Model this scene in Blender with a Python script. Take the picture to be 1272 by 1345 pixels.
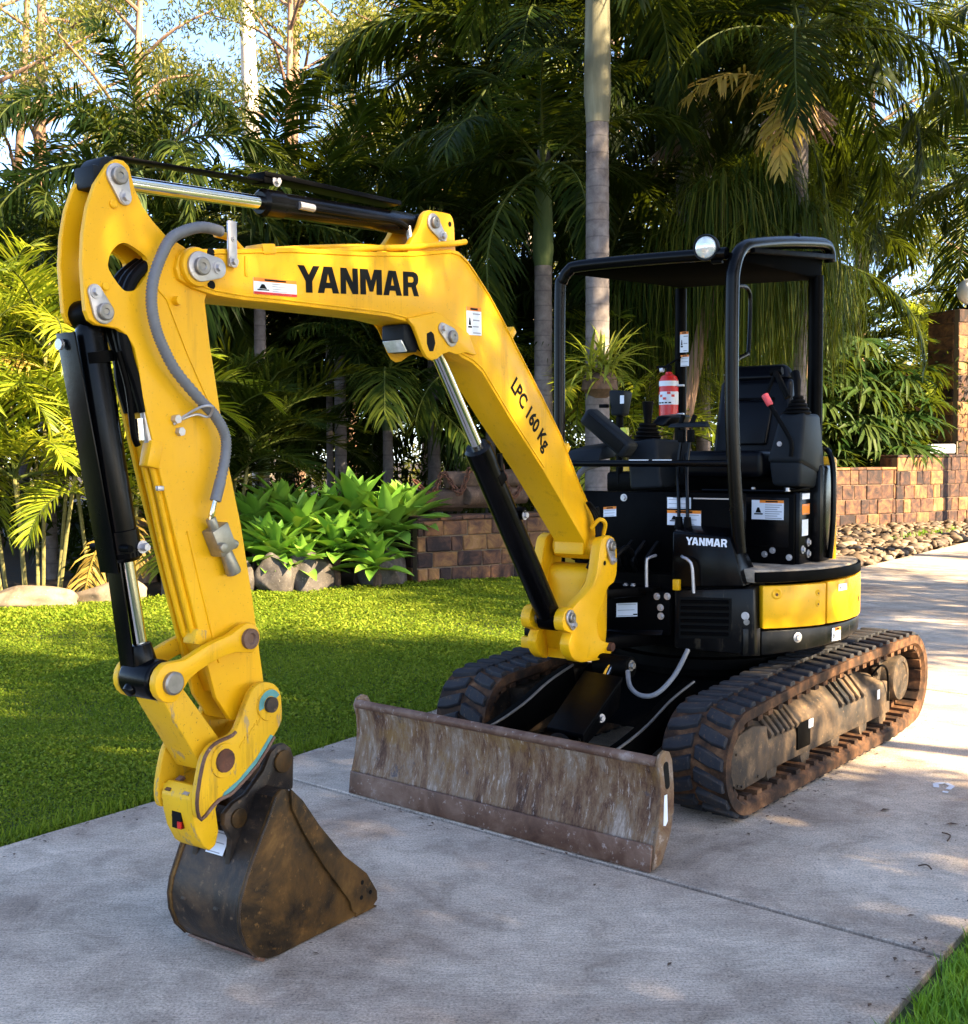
import bpy, bmesh, math, random
import numpy as np
from mathutils import Vector, Matrix
R = math.radians
random.seed(7)
rng = np.random.default_rng(11)
scene = bpy.context.scene
for _o in list(bpy.data.objects):
    bpy.data.objects.remove(_o)
col = scene.collection

# ------------------------------------------------------------------ camera, sky, sun, exposure
cam_data = bpy.data.cameras.new('camera')
cam_data.sensor_fit = 'HORIZONTAL'
cam_data.sensor_width = 36.0
cam_data.lens = 1490.6 * 36.0 / 1272.0
cam_data.clip_start = 0.05
cam_data.clip_end = 400.0
camera = bpy.data.objects.new('camera', cam_data)
camera.location = (0, 0, 1.515)
camera.rotation_euler = (Matrix.Rotation(math.pi / 2 - 0.0504, 4, 'X') @ Matrix.Rotation(-0.0046, 4, 'Z')).to_euler()
col.objects.link(camera)
scene.camera = camera

SUN_EL = 31.0
SUN_AZ = 122.0          # clockwise from +Y: the sun stands to the right and a little behind the camera
world = bpy.data.worlds.new('World')
scene.world = world
world.use_nodes = True
wn = world.node_tree
wn.nodes.clear()
wo = wn.nodes.new('ShaderNodeOutputWorld')
wb = wn.nodes.new('ShaderNodeBackground')
sk = wn.nodes.new('ShaderNodeTexSky')
sk.sky_type = 'NISHITA'
sk.sun_disc = False
sk.sun_elevation = R(SUN_EL)
sk.sun_rotation = R(SUN_AZ)
sk.air_density = 0.55
sk.dust_density = 0.5
sk.ozone_density = 0.6
wb.inputs['Strength'].default_value = 0.105
wn.links.new(sk.outputs[0], wb.inputs['Color'])
wn.links.new(wb.outputs[0], wo.inputs['Surface'])

sun_data = bpy.data.lights.new('sun', 'SUN')
sun_data.energy = 4.7
sun_data.angle = R(0.6)
sun_data.color = (1.0, 0.80, 0.50)
sun = bpy.data.objects.new('sun', sun_data)
sd = Vector((math.sin(R(SUN_AZ)) * math.cos(R(SUN_EL)), math.cos(R(SUN_AZ)) * math.cos(R(SUN_EL)), math.sin(R(SUN_EL))))
sun.rotation_euler = (-sd).to_track_quat('-Z', 'Y').to_euler()
sun.location = sd * 40
col.objects.link(sun)

vs = scene.view_settings
vs.view_transform = 'Standard'
vs.look = 'None'
vs.gamma = 1.0
vs.exposure = 2.85
vs.use_curve_mapping = False
scene.render.film_transparent = False
try:
    scene.cycles.max_bounces = 6
    scene.cycles.diffuse_bounces = 3
    scene.cycles.glossy_bounces = 3
    scene.cycles.transmission_bounces = 4
    scene.cycles.transparent_max_bounces = 8
    scene.cycles.use_denoising = True
except Exception:
    pass

# ------------------------------------------------------------------ materials
def new_mat(name):
    m = bpy.data.materials.new(name)
    m.use_nodes = True
    nt = m.node_tree
    b = nt.nodes['Principled BSDF']
    return m, nt, b

def N(nt, t, **kw):
    n = nt.nodes.new(t)
    for k, v in kw.items():
        setattr(n, k, v)
    return n

def ramp(nt, fac, stops, interp='LINEAR'):
    n = N(nt, 'ShaderNodeValToRGB')
    n.color_ramp.interpolation = interp
    els = n.color_ramp.elements
    while len(els) < len(stops):
        els.new(0.5)
    for e, (p, c) in zip(els, stops):
        e.position = p
        e.color = (*c, 1) if len(c) == 3 else c
    nt.links.new(fac, n.inputs[0])
    return n.outputs[0]

def noise(nt, scale, detail=4, rough=0.55, vec=None, dim='3D', dist=0.0):
    n = N(nt, 'ShaderNodeTexNoise')
    n.inputs['Scale'].default_value = scale
    n.inputs['Detail'].default_value = detail
    n.inputs['Roughness'].default_value = rough
    n.inputs['Distortion'].default_value = dist
    if vec is not None:
        nt.links.new(vec, n.inputs['Vector'])
    return n.outputs['Fac']

def coord(nt, kind='Object', scale=(1, 1, 1), rot=(0, 0, 0)):
    tc = N(nt, 'ShaderNodeTexCoord')
    mp = N(nt, 'ShaderNodeMapping')
    mp.inputs['Scale'].default_value = scale
    mp.inputs['Rotation'].default_value = rot
    nt.links.new(tc.outputs[kind], mp.inputs['Vector'])
    return mp.outputs[0]

def mixc(nt, fac, a, b, mode='MIX'):
    n = N(nt, 'ShaderNodeMix', data_type='RGBA', blend_type=mode)
    for s, v in ((n.inputs[0], fac), (n.inputs[6], a), (n.inputs[7], b)):
        if isinstance(v, (int, float)):
            s.default_value = v
        elif isinstance(v, tuple):
            s.default_value = (*v, 1) if len(v) == 3 else v
        else:
            nt.links.new(v, s)
    return n.outputs[2]

def math_n(nt, op, a, b=None):
    n = N(nt, 'ShaderNodeMath', operation=op)
    for s, v in ((n.inputs[0], a), (n.inputs[1], b)):
        if v is None:
            continue
        if isinstance(v, (int, float)):
            s.default_value = v
        else:
            nt.links.new(v, s)
    return n.outputs[0]

def bump(nt, b, h, strength=0.3, dist=0.01):
    n = N(nt, 'ShaderNodeBump')
    n.inputs['Strength'].default_value = strength
    n.inputs['Distance'].default_value = dist
    nt.links.new(h, n.inputs['Height'])
    nt.links.new(n.outputs[0], b.inputs['Normal'])

def setin(b, **kw):
    for k, v in kw.items():
        b.inputs[k.replace('_', ' ')].default_value = v

def mat_paint(name, c, c2, rough=0.35, dirt=(0.12, 0.085, 0.05), dirt_amt=0.5, spec=0.5, coat=0.0, bscale=60, scr=0.0):
    """painted metal: slight colour drift, grime in noise patches, dust specks, roughness drift"""
    m, nt, b = new_mat(name)
    co = coord(nt)
    base = mixc(nt, ramp(nt, noise(nt, 2.5, 3, vec=co), [(0.35, (0, 0, 0)), (0.7, (1, 1, 1))]), c, c2)
    g = ramp(nt, noise(nt, 16, 9, 0.78, co), [(0.60, (0, 0, 0)), (0.78, (1, 1, 1))])
    f = math_n(nt, 'MULTIPLY', g, dirt_amt)
    out = mixc(nt, f, base, dirt)
    sp = ramp(nt, noise(nt, 130, 2, 0.6, co), [(0.68, (0, 0, 0)), (0.74, (1, 1, 1))])
    out = mixc(nt, math_n(nt, 'MULTIPLY', sp, dirt_amt * 0.7), out, dirt)
    stk = ramp(nt, noise(nt, 1.6, 6, 0.7, coord(nt, scale=(9, 9, 0.8))), [(0.56, (0, 0, 0)), (0.74, (1, 1, 1))])
    out = mixc(nt, math_n(nt, 'MULTIPLY', stk, dirt_amt * 0.55), out, dirt)
    chip = ramp(nt, noise(nt, 55, 5, 0.7, co), [(0.715, (0, 0, 0)), (0.735, (1, 1, 1))])
    out = mixc(nt, math_n(nt, 'MULTIPLY', chip, min(1, dirt_amt * 1.6)), out, (0.07, 0.04, 0.025))
    if scr > 0:
        s2 = ramp(nt, noise(nt, 6, 9, 0.75, coord(nt, scale=(4, 4, 1))), [(0.575, (0, 0, 0)), (0.61, (1, 1, 1))])
        out = mixc(nt, math_n(nt, 'MULTIPLY', s2, scr), out, (0.26, 0.20, 0.13))
    nt.links.new(out, b.inputs['Base Color'])
    rr = N(nt, 'ShaderNodeMapRange')
    rr.inputs[3].default_value = rough * 0.75
    rr.inputs[4].default_value = min(1, rough * 1.5)
    nt.links.new(noise(nt, 14, 6, 0.65, co), rr.inputs[0])
    nt.links.new(rr.outputs[0], b.inputs['Roughness'])
    setin(b, Specular_IOR_Level=spec, Coat_Weight=coat)
    bump(nt, b, noise(nt, bscale, 3, 0.5, co), 0.06, 0.004)
    return m

def mat_simple(name, c, rough=0.5, metal=0.0, spec=0.5, var=0.15, vscale=30, bmp=0.05):
    m, nt, b = new_mat(name)
    co = coord(nt)
    lo = tuple(x * (1 - var) for x in c)
    hi = tuple(min(1, x * (1 + var)) for x in c)
    nt.links.new(mixc(nt, noise(nt, vscale, 5, 0.6, co), lo, hi), b.inputs['Base Color'])
    setin(b, Roughness=rough, Metallic=metal, Specular_IOR_Level=spec)
    if bmp:
        bump(nt, b, noise(nt, vscale * 3, 3, 0.5, co), bmp, 0.003)
    return m

M = {}
M['yellow'] = mat_paint('yellow_paint', (0.82, 0.42, 0.003), (0.72, 0.355, 0.003), 0.38, (0.19, 0.095, 0.015), 0.7, 0.30, 0.04)
M['yellow_worn'] = mat_paint('worn_yellow_paint', (0.78, 0.43, 0.006), (0.62, 0.32, 0.008), 0.48, (0.10, 0.05, 0.02), 1.15, 0.3, 0.0, 50, 0.7)
M['black'] = mat_paint('black_paint', (0.0009, 0.0009, 0.0011), (0.0016, 0.0016, 0.002), 0.36, (0.018, 0.014, 0.010), 0.16, 0.03)
M['black_gloss'] = mat_paint('black_gloss_paint', (0.0011, 0.0011, 0.0015), (0.002, 0.002, 0.0026), 0.22, (0.02, 0.016, 0.012), 0.10, 0.13)
M['black_dull'] = mat_paint('black_dull_paint', (0.0012, 0.0012, 0.0012), (0.0022, 0.002, 0.002), 0.5, (0.03, 0.022, 0.014), 0.3, 0.03)
M['skirt'] = mat_paint('scuffed_black_skirt', (0.0025, 0.0025, 0.003), (0.006, 0.0055, 0.0055), 0.30, (0.08, 0.06, 0.045), 0.45, 0.2, 0, 60, 0.12)
M['roof_black'] = mat_simple('matt_black_roof', (0.0008, 0.0008, 0.0009), 0.8, 0, 0.01, 0.2)
M['plastic'] = mat_simple('dark_grey_plastic', (0.011, 0.0135, 0.017), 0.5, 0, 0.10, 0.2)
M['vinyl'] = mat_simple('black_vinyl', (0.002, 0.0024, 0.004), 0.34, 0, 0.12, 0.2, 12)
M['bellows'] = mat_simple('black_rubber_boot', (0.0015, 0.0015, 0.0018), 0.6, 0, 0.06)
M['rubber_seal'] = mat_simple('rubber_seal', (0.0025, 0.0025, 0.003), 0.5, 0, 0.08)
M['chrome'] = mat_simple('chrome_rod', (0.78, 0.77, 0.74), 0.10, 1.0, 0.5, 0.06, 8, 0)
M['zinc'] = mat_simple('zinc_plate', (0.47, 0.45, 0.46), 0.42, 0.75, 0.5, 0.25, 45)
M['pin_steel'] = mat_simple('pin_steel', (0.27, 0.25, 0.23), 0.45, 0.85, 0.5, 0.4, 35)
M['hose'] = mat_simple('grey_spiral_hose', (0.135, 0.14, 0.155), 0.5, 0.0, 0.45, 0.3, 40)
M['brass'] = mat_simple('dull_valve_metal', (0.30, 0.28, 0.23), 0.45, 0.8, 0.5, 0.35, 50)
M['white'] = mat_simple('label_white', (0.72, 0.74, 0.80), 0.5, 0, 0.4, 0.06)
M['letter_white'] = mat_simple('letter_white', (0.78, 0.80, 0.85), 0.5, 0, 0.4, 0.05)
M['orange'] = mat_simple('label_orange', (0.80, 0.22, 0.01), 0.5)
M['red'] = mat_simple('red_paint', (0.58, 0.015, 0.012), 0.35)
M['pink'] = mat_simple('faded_red_grip', (0.72, 0.07, 0.08), 0.5)
M['ink'] = mat_simple('black_ink', (0.0025, 0.0025, 0.0025), 0.6, 0, 0.12)
M['ink_grey'] = mat_simple('grey_print', (0.28, 0.29, 0.33), 0.6)
M['teal'] = mat_simple('old_teal_paint', (0.10, 0.27, 0.25), 0.6, 0, 0.3, 0.5, 25)
M['lens'] = mat_simple('lamp_glass', (0.72, 0.74, 0.70), 0.12, 0.35, 0.8, 0.35, 60)
M['globe'] = mat_simple('opal_globe', (0.78, 0.80, 0.86), 0.3, 0, 0.5, 0.02)
M['hivis'] = mat_simple('yellow_green_tag', (0.62, 0.62, 0.05), 0.5)

def mat_blade():
    m, nt, b = new_mat('scraped_rusty_blade')
    co = coord(nt)
    st = coord(nt, scale=(1.0, 2.6, 0.9))
    fine = coord(nt, scale=(5.0, 22.0, 4.0))
    n1 = noise(nt, 3.4, 10, 0.78, st, dist=0.35)
    n2 = noise(nt, 3.2, 10, 0.82, fine, dist=0.15)
    n3 = noise(nt, 3.2, 8, 0.72, co, dist=0.3)
    c = ramp(nt, n1, [(0.36, (0.050, 0.021, 0.012)), (0.44, (0.125, 0.062, 0.033)), (0.50, (0.185, 0.108, 0.058)), (0.56, (0.20, 0.14, 0.10)), (0.64, (0.38, 0.295, 0.235)), (0.72, (0.52, 0.43, 0.37))])
    c = mixc(nt, ramp(nt, n3, [(0.52, (0, 0, 0)), (0.64, (0.75, 0.75, 0.75))]), c, (0.20, 0.105, 0.026))
    c = mixc(nt, ramp(nt, n2, [(0.56, (0, 0, 0)), (0.63, (0.7, 0.7, 0.7))]), c, (0.50, 0.41, 0.35))
    c = mixc(nt, ramp(nt, n2, [(0.36, (0.9, 0.9, 0.9)), (0.44, (0, 0, 0))]), c, (0.060, 0.024, 0.015))
    pur = ramp(nt, noise(nt, 6, 10, 0.82, coord(nt, scale=(1, 1.4, 1.6))), [(0.585, (0, 0, 0)), (0.64, (0.85, 0.85, 0.85))])
    c = mixc(nt, pur, c, (0.055, 0.048, 0.058))
    nt.links.new(c, b.inputs['Base Color'])
    setin(b, Roughness=0.62, Metallic=0.05, Specular_IOR_Level=0.22)
    bump(nt, b, n2, 0.35, 0.005)
    return m
M['blade'] = mat_blade()

def mat_steel(name, stops, scale=4, rough=0.5, metal=0.4, bs=0.25, spec=0.3):
    m, nt, b = new_mat(name)
    co = coord(nt)
    n1 = noise(nt, scale, 9, 0.68, co, dist=0.4)
    c = ramp(nt, n1, stops)
    sp = ramp(nt, noise(nt, 40, 4, 0.7, co), [(0.60, (0, 0, 0)), (0.70, (0.6, 0.6, 0.6))])
    c = mixc(nt, sp, c, stops[-1][1])
    nt.links.new(c, b.inputs['Base Color'])
    rr = ramp(nt, n1, [(0.3, (rough * .7,) * 3), (0.7, (min(1, rough * 1.35),) * 3)])
    nt.links.new(rr, b.inputs['Roughness'])
    setin(b, Metallic=metal, Specular_IOR_Level=spec)
    bump(nt, b, noise(nt, 45, 6, 0.7, co), bs, 0.004)
    return m
M['bucket'] = mat_steel('brown_bucket_steel', [(0.34, (0.010, 0.007, 0.005)), (0.45, (0.030, 0.018, 0.008)), (0.55, (0.085, 0.042, 0.012)), (0.70, (0.20, 0.10, 0.028))], 3.6, 0.5, 0.1, 0.3, 0.16)
M['bucket_blue'] = mat_steel('dark_bucket_steel', [(0.32, (0.009, 0.008, 0.008)), (0.46, (0.028, 0.020, 0.015)), (0.57, (0.075, 0.044, 0.024)), (0.73, (0.18, 0.11, 0.06))], 4.5, 0.42, 0.2, 0.3, 0.22)
M['edge_steel'] = mat_steel('rust_red_edge', [(0.28, (0.055, 0.026, 0.018)), (0.45, (0.12, 0.060, 0.038)), (0.6, (0.20, 0.12, 0.085)), (0.75, (0.44, 0.36, 0.32))], 5, 0.55, 0.25)
M['frame_steel'] = mat_steel('dusty_track_frame', [(0.32, (0.012, 0.011, 0.010)), (0.46, (0.035, 0.026, 0.020)), (0.57, (0.080, 0.053, 0.033)), (0.72, (0.25, 0.155, 0.085))], 5, 0.7, 0.1, 0.4)
M['rust_link'] = mat_steel('rusty_chain', [(0.3, (0.05, 0.025, 0.018)), (0.6, (0.14, 0.055, 0.03)), (0.8, (0.26, 0.12, 0.07))], 12, 0.8, 0.1)

def mat_rubber():
    m, nt, b = new_mat('dusty_track_rubber')
    co = coord(nt)
    n1 = noise(nt, 7, 8, 0.7, co)
    c = ramp(nt, n1, [(0.34, (0.013, 0.010, 0.009)), (0.46, (0.040, 0.022, 0.014)), (0.57, (0.100, 0.048, 0.024)), (0.72, (0.24, 0.12, 0.058))])
    nt.links.new(c, b.inputs['Base Color'])
    setin(b, Roughness=0.78, Specular_IOR_Level=0.15)
    bump(nt, b, noise(nt, 60, 4, 0.6, co), 0.25, 0.004)
    return m
M['rubber'] = mat_rubber()
M['rubber_lug'] = mat_steel('worn_rubber_lug', [(0.3, (0.014, 0.015, 0.018)), (0.52, (0.030, 0.030, 0.034)), (0.64, (0.060, 0.045, 0.036)), (0.82, (0.16, 0.09, 0.052))], 8, 0.66, 0.0, 0.2, 0.12)
M['mat_floor'] = mat_steel('dusty_floor_mat', [(0.3, (0.06, 0.052, 0.045)), (0.45, (0.19, 0.155, 0.12)), (0.60, (0.38, 0.30, 0.22)), (0.8, (0.55, 0.45, 0.35))], 9, 0.8, 0.0, 0.3)

def mat_concrete():
    m, nt, b = new_mat('broomed_concrete')
    co = coord(nt)
    br = coord(nt, scale=(9, 220, 1), rot=(0, 0, R(39.6)))
    n1 = noise(nt, 0.8, 8, 0.68, co, dist=0.8)
    n2 = noise(nt, 4.5, 9, 0.75, co, dist=0.5)
    n3 = noise(nt, 120, 3, 0.75, co)
    n4 = noise(nt, 1.0, 4, 0.65, br)
    c = ramp(nt, n1, [(0.34, (0.27, 0.205, 0.16)), (0.44, (0.43, 0.34, 0.27)), (0.54, (0.53, 0.435, 0.35)), (0.66, (0.66, 0.555, 0.455))])
    c = mixc(nt, 1.0, c, ramp(nt, n2, [(0.34, (0.68, 0.66, 0.64)), (0.47, (0.93, 0.92, 0.91)), (0.60, (1.12, 1.11, 1.10))]), 'MULTIPLY')
    c = mixc(nt, 1.0, c, ramp(nt, n3, [(0.33, (0.50, 0.49, 0.48)), (0.46, (0.93, 0.93, 0.93)), (0.62, (1.28, 1.27, 1.25))]), 'MULTIPLY')
    c = mixc(nt, 0.8, c, ramp(nt, n4, [(0.33, (0.70, 0.70, 0.70)), (0.66, (1.18, 1.18, 1.18))]), 'MULTIPLY')
    stain = ramp(nt, noise(nt, 1.7, 9, 0.78, coord(nt, rot=(0, 0, 1))), [(0.56, (0, 0, 0)), (0.72, (0.5, 0.5, 0.5))])
    c = mixc(nt, stain, c, (0.25, 0.185, 0.14))
    spot = ramp(nt, noise(nt, 22, 2, 0.5, co), [(0.74, (0, 0, 0)), (0.78, (0.6, 0.6, 0.6))])
    c = mixc(nt, spot, c, (0.10, 0.08, 0.065))
    nt.links.new(c, b.inputs['Base Color'])
    setin(b, Roughness=0.8, Specular_IOR_Level=0.35)
    h = math_n(nt, 'ADD', n4, math_n(nt, 'MULTIPLY', n3, 0.9))
    bump(nt, b, h, 0.7, 0.008)
    return m
M['concrete'] = mat_concrete()
M['joint'] = mat_simple('dark_joint_filler', (0.03, 0.025, 0.02), 0.9)
M['soil'] = mat_steel('garden_soil', [(0.3, (0.020, 0.014, 0.009)), (0.5, (0.045, 0.030, 0.018)), (0.65, (0.085, 0.055, 0.03)), (0.8, (0.15, 0.10, 0.06))], 6, 0.95, 0.0, 0.6)
M['lawn'] = mat_steel('lawn_soil', [(0.3, (0.030, 0.040, 0.010)), (0.5, (0.05, 0.075, 0.014)), (0.65, (0.075, 0.10, 0.02)), (0.8, (0.12, 0.11, 0.04))], 8, 0.95, 0.0, 0.5)

def mat_leaf(name, c1, c2, c3, trans=0.35, rough=0.45, spec=0.4, nscale=0.8):
    """leaf: colour differs leaf by leaf and plant by plant; thin, so light passes through"""
    m, nt, b = new_mat(name)
    g = N(nt, 'ShaderNodeNewGeometry')
    oi = N(nt, 'ShaderNodeObjectInfo')
    co = coord(nt)
    f = math_n(nt, 'ADD', math_n(nt, 'MULTIPLY', g.outputs['Random Per Island'], 0.5), math_n(nt, 'MULTIPLY', oi.outputs['Random'], 0.25))
    f = math_n(nt, 'ADD', f, math_n(nt, 'MULTIPLY', noise(nt, nscale, 3, 0.5, co), 0.4))
    c = ramp(nt, f, [(0.2, c1), (0.55, c2), (0.95, c3)])
    nt.links.new(c, b.inputs['Base Color'])
    setin(b, Roughness=rough, Specular_IOR_Level=spec)
    t = N(nt, 'ShaderNodeBsdfTranslucent')
    nt.links.new(mixc(nt, 0.35, c, (0.5, 0.62, 0.03), 'MIX'), t.inputs['Color'])
    mx = N(nt, 'ShaderNodeMixShader')
    mx.inputs[0].default_value = trans
    nt.links.new(b.outputs[0], mx.inputs[1])
    nt.links.new(t.outputs[0], mx.inputs[2])
    nt.links.new(mx.outputs[0], nt.nodes['Material Output'].inputs['Surface'])
    return m
M['grass'] = mat_leaf('lawn_leaf', (0.055, 0.105, 0.008), (0.125, 0.185, 0.012), (0.27, 0.295, 0.03), 0.38, 0.6, 0.10, 1.2)
M['grass_bright'] = mat_leaf('grass_blade', (0.07, 0.17, 0.008), (0.12, 0.26, 0.012), (0.20, 0.36, 0.03), 0.35, 0.5, 0.35, 2)
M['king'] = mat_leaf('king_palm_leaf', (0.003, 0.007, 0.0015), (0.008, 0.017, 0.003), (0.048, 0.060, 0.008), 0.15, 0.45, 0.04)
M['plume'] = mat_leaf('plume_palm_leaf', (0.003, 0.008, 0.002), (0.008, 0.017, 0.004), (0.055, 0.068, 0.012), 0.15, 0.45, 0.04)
M['cane'] = mat_leaf('golden_cane_leaf', (0.05, 0.09, 0.006), (0.20, 0.24, 0.013), (0.46, 0.40, 0.03), 0.38, 0.45, 0.25)
M['cane_dry'] = mat_leaf('drying_palm_leaf', (0.16, 0.10, 0.02), (0.34, 0.22, 0.04), (0.52, 0.38, 0.08), 0.35, 0.55, 0.3)
M['weep'] = mat_leaf('weeping_strap_leaf', (0.005, 0.014, 0.003), (0.015, 0.030, 0.005), (0.10, 0.095, 0.014), 0.22, 0.5, 0.04)
M['gum'] = mat_leaf('gum_leaf', (0.03, 0.042, 0.009), (0.11, 0.115, 0.022), (0.30, 0.245, 0.05), 0.4, 0.45, 0.4, 0.4)
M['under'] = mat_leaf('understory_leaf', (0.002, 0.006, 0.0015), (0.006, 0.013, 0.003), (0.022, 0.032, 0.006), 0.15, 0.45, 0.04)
M['agave'] = mat_leaf('agave_leaf', (0.07, 0.18, 0.018), (0.13, 0.29, 0.03), (0.25, 0.40, 0.06), 0.15, 0.42, 0.45, 3)
M['brom'] = mat_leaf('bromeliad_leaf', (0.07, 0.10, 0.015), (0.17, 0.20, 0.025), (0.34, 0.32, 0.05), 0.35, 0.42, 0.4)
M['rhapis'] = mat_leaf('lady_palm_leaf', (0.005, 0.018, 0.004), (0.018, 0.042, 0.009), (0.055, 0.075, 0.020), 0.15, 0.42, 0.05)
M['seed'] = mat_leaf('palm_flower_spray', (0.16, 0.09, 0.06), (0.27, 0.17, 0.12), (0.40, 0.28, 0.2), 0.1, 0.7, 0.2)

def mat_trunk(name, stops, ring=0.0, rscale=18, vs=(1, 1, 1), ns=6, bs=0.5):
    m, nt, b = new_mat(name)
    co = coord(nt, scale=vs)
    n1 = noise(nt, ns, 7, 0.65, co, dist=0.3)
    c = ramp(nt, n1, stops)
    h = n1
    if ring:
        w = N(nt, 'ShaderNodeTexWave', wave_type='BANDS', bands_direction='Z', wave_profile='SAW')
        w.inputs['Scale'].default_value = ring
        w.inputs['Distortion'].default_value = 0.6
        w.inputs['Detail'].default_value = 2
        nt.links.new(coord(nt), w.inputs['Vector'])
        k = ramp(nt, w.outputs['Fac'], [(0.0, (0.45, 0.45, 0.45)), (0.12, (1, 1, 1)), (1.0, (0.92, 0.92, 0.92))])
        c = mixc(nt, 0.8, c, k, 'MULTIPLY')
        h = math_n(nt, 'ADD', n1, w.outputs['Fac'])
    nt.links.new(c, b.inputs['Base Color'])
    setin(b, Roughness=0.8, Specular_IOR_Level=0.3)
    bump(nt, b, h, bs, 0.02)
    return m
M['palm_trunk'] = mat_trunk('ringed_palm_trunk', [(0.3, (0.085, 0.068, 0.064)), (0.5, (0.15, 0.125, 0.118)), (0.7, (0.22, 0.19, 0.18))], ring=1.6)
M['crownshaft'] = mat_trunk('green_crownshaft', [(0.3, (0.10, 0.092, 0.06)), (0.55, (0.17, 0.155, 0.10)), (0.8, (0.27, 0.245, 0.17))], vs=(1, 1, .2), bs=0.1)
M['crownshaft_dark'] = mat_trunk('dark_crownshaft', [(0.3, (0.03, 0.055, 0.02)), (0.55, (0.06, 0.09, 0.03)), (0.8, (0.11, 0.13, 0.05))], vs=(1, 1, .2), bs=0.1)
M['gum_white'] = mat_trunk('pale_gum_bark', [(0.3, (0.50, 0.36, 0.27)), (0.5, (0.66, 0.53, 0.44)), (0.75, (0.76, 0.68, 0.60))], vs=(1, 1, .15), ns=5, bs=0.15)
M['gum_bark'] = mat_trunk('brown_gum_bark', [(0.3, (0.10, 0.058, 0.038)), (0.5, (0.24, 0.14, 0.09)), (0.7, (0.40, 0.26, 0.17))], vs=(1, 1, .15), ns=6)
M['stem'] = mat_trunk('cane_stem', [(0.3, (0.10, 0.09, 0.03)), (0.55, (0.20, 0.18, 0.06)), (0.8, (0.30, 0.25, 0.10))], ring=3)
M['rachis'] = mat_simple('frond_stalk', (0.045, 0.058, 0.012), 0.6, 0, 0.1)
M['rock_dark'] = mat_steel('dark_garden_rock', [(0.3, (0.035, 0.030, 0.028)), (0.5, (0.075, 0.064, 0.058)), (0.65, (0.13, 0.11, 0.095)), (0.8, (0.30, 0.27, 0.24))], 4, 0.9, 0.0, 0.7)
M['rock_pale'] = mat_steel('pale_edging_stone', [(0.3, (0.09, 0.065, 0.045)), (0.5, (0.18, 0.135, 0.095)), (0.65, (0.27, 0.20, 0.14)), (0.8, (0.40, 0.32, 0.24))], 4, 0.9, 0.0, 0.6)
M['wood'] = mat_steel('split_wood', [(0.3, (0.04, 0.026, 0.018)), (0.5, (0.10, 0.06, 0.04)), (0.65, (0.17, 0.105, 0.07)), (0.8, (0.28, 0.19, 0.12))], 6, 0.85, 0.0, 0.6)

def mat_brick():
    m, nt, b = new_mat('mottled_clinker_brick')
    oi = N(nt, 'ShaderNodeObjectInfo')
    co = coord(nt)
    v = N(nt, 'ShaderNodeVectorMath', operation='ADD')
    nt.links.new(co, v.inputs[0])
    cx = N(nt, 'ShaderNodeCombineXYZ')
    nt.links.new(math_n(nt, 'MULTIPLY', oi.outputs['Random'], 31.0), cx.inputs[0])
    nt.links.new(math_n(nt, 'MULTIPLY', oi.outputs['Random'], 17.0), cx.inputs[1])
    nt.links.new(cx.outputs[0], v.inputs[1])
    n1 = noise(nt, 5.5, 7, 0.7, v.outputs[0], dist=0.6)
    f = math_n(nt, 'ADD', math_n(nt, 'MULTIPLY', n1, 0.85), math_n(nt, 'MULTIPLY', oi.outputs['Random'], 0.32))
    c = ramp(nt, f, [(0.42, (0.018, 0.010, 0.010)), (0.54, (0.065, 0.030, 0.020)), (0.64, (0.135, 0.060, 0.028)), (0.76, (0.23, 0.115, 0.038)), (0.88, (0.29, 0.155, 0.08))])
    nt.links.new(c, b.inputs['Base Color'])
    setin(b, Roughness=0.8, Specular_IOR_Level=0.35)
    bump(nt, b, noise(nt, 30, 6, 0.7, v.outputs[0]), 0.5, 0.008)
    return m
M['brick'] = mat_brick()
M['mortar'] = mat_simple('pale_mortar', (0.15, 0.11, 0.075), 0.95, 0, 0.2, 0.3, 20, 0.3)

def mat_pebble():
    m, nt, b = new_mat('river_pebble')
    g = N(nt, 'ShaderNodeNewGeometry')
    c = ramp(nt, g.outputs['Random Per Island'], [(0.0, (0.03, 0.020, 0.013)), (0.3, (0.085, 0.054, 0.032)), (0.6, (0.14, 0.092, 0.055)), (1.0, (0.26, 0.185, 0.12))])
    nt.links.new(c, b.inputs['Base Color'])
    setin(b, Roughness=0.75)
    return m
M['pebble'] = mat_pebble()

# ------------------------------------------------------------------ geometry helpers
def crom(pts, n=6):
    """Catmull-Rom through the points"""
    P = [Vector(p) for p in pts]
    if len(P) < 3:
        return P
    out = []
    for i in range(len(P) - 1):
        p0 = P[max(i - 1, 0)]; p1 = P[i]; p2 = P[i + 1]; p3 = P[min(i + 2, len(P) - 1)]
        for k in range(n):
            t = k / n
            out.append(0.5 * ((2 * p1) + (p2 - p0) * t + (2 * p0 - 5 * p1 + 4 * p2 - p3) * t * t + (3 * p1 - p0 - 3 * p2 + p3) * t ** 3))
    out.append(P[-1])
    return out

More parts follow.
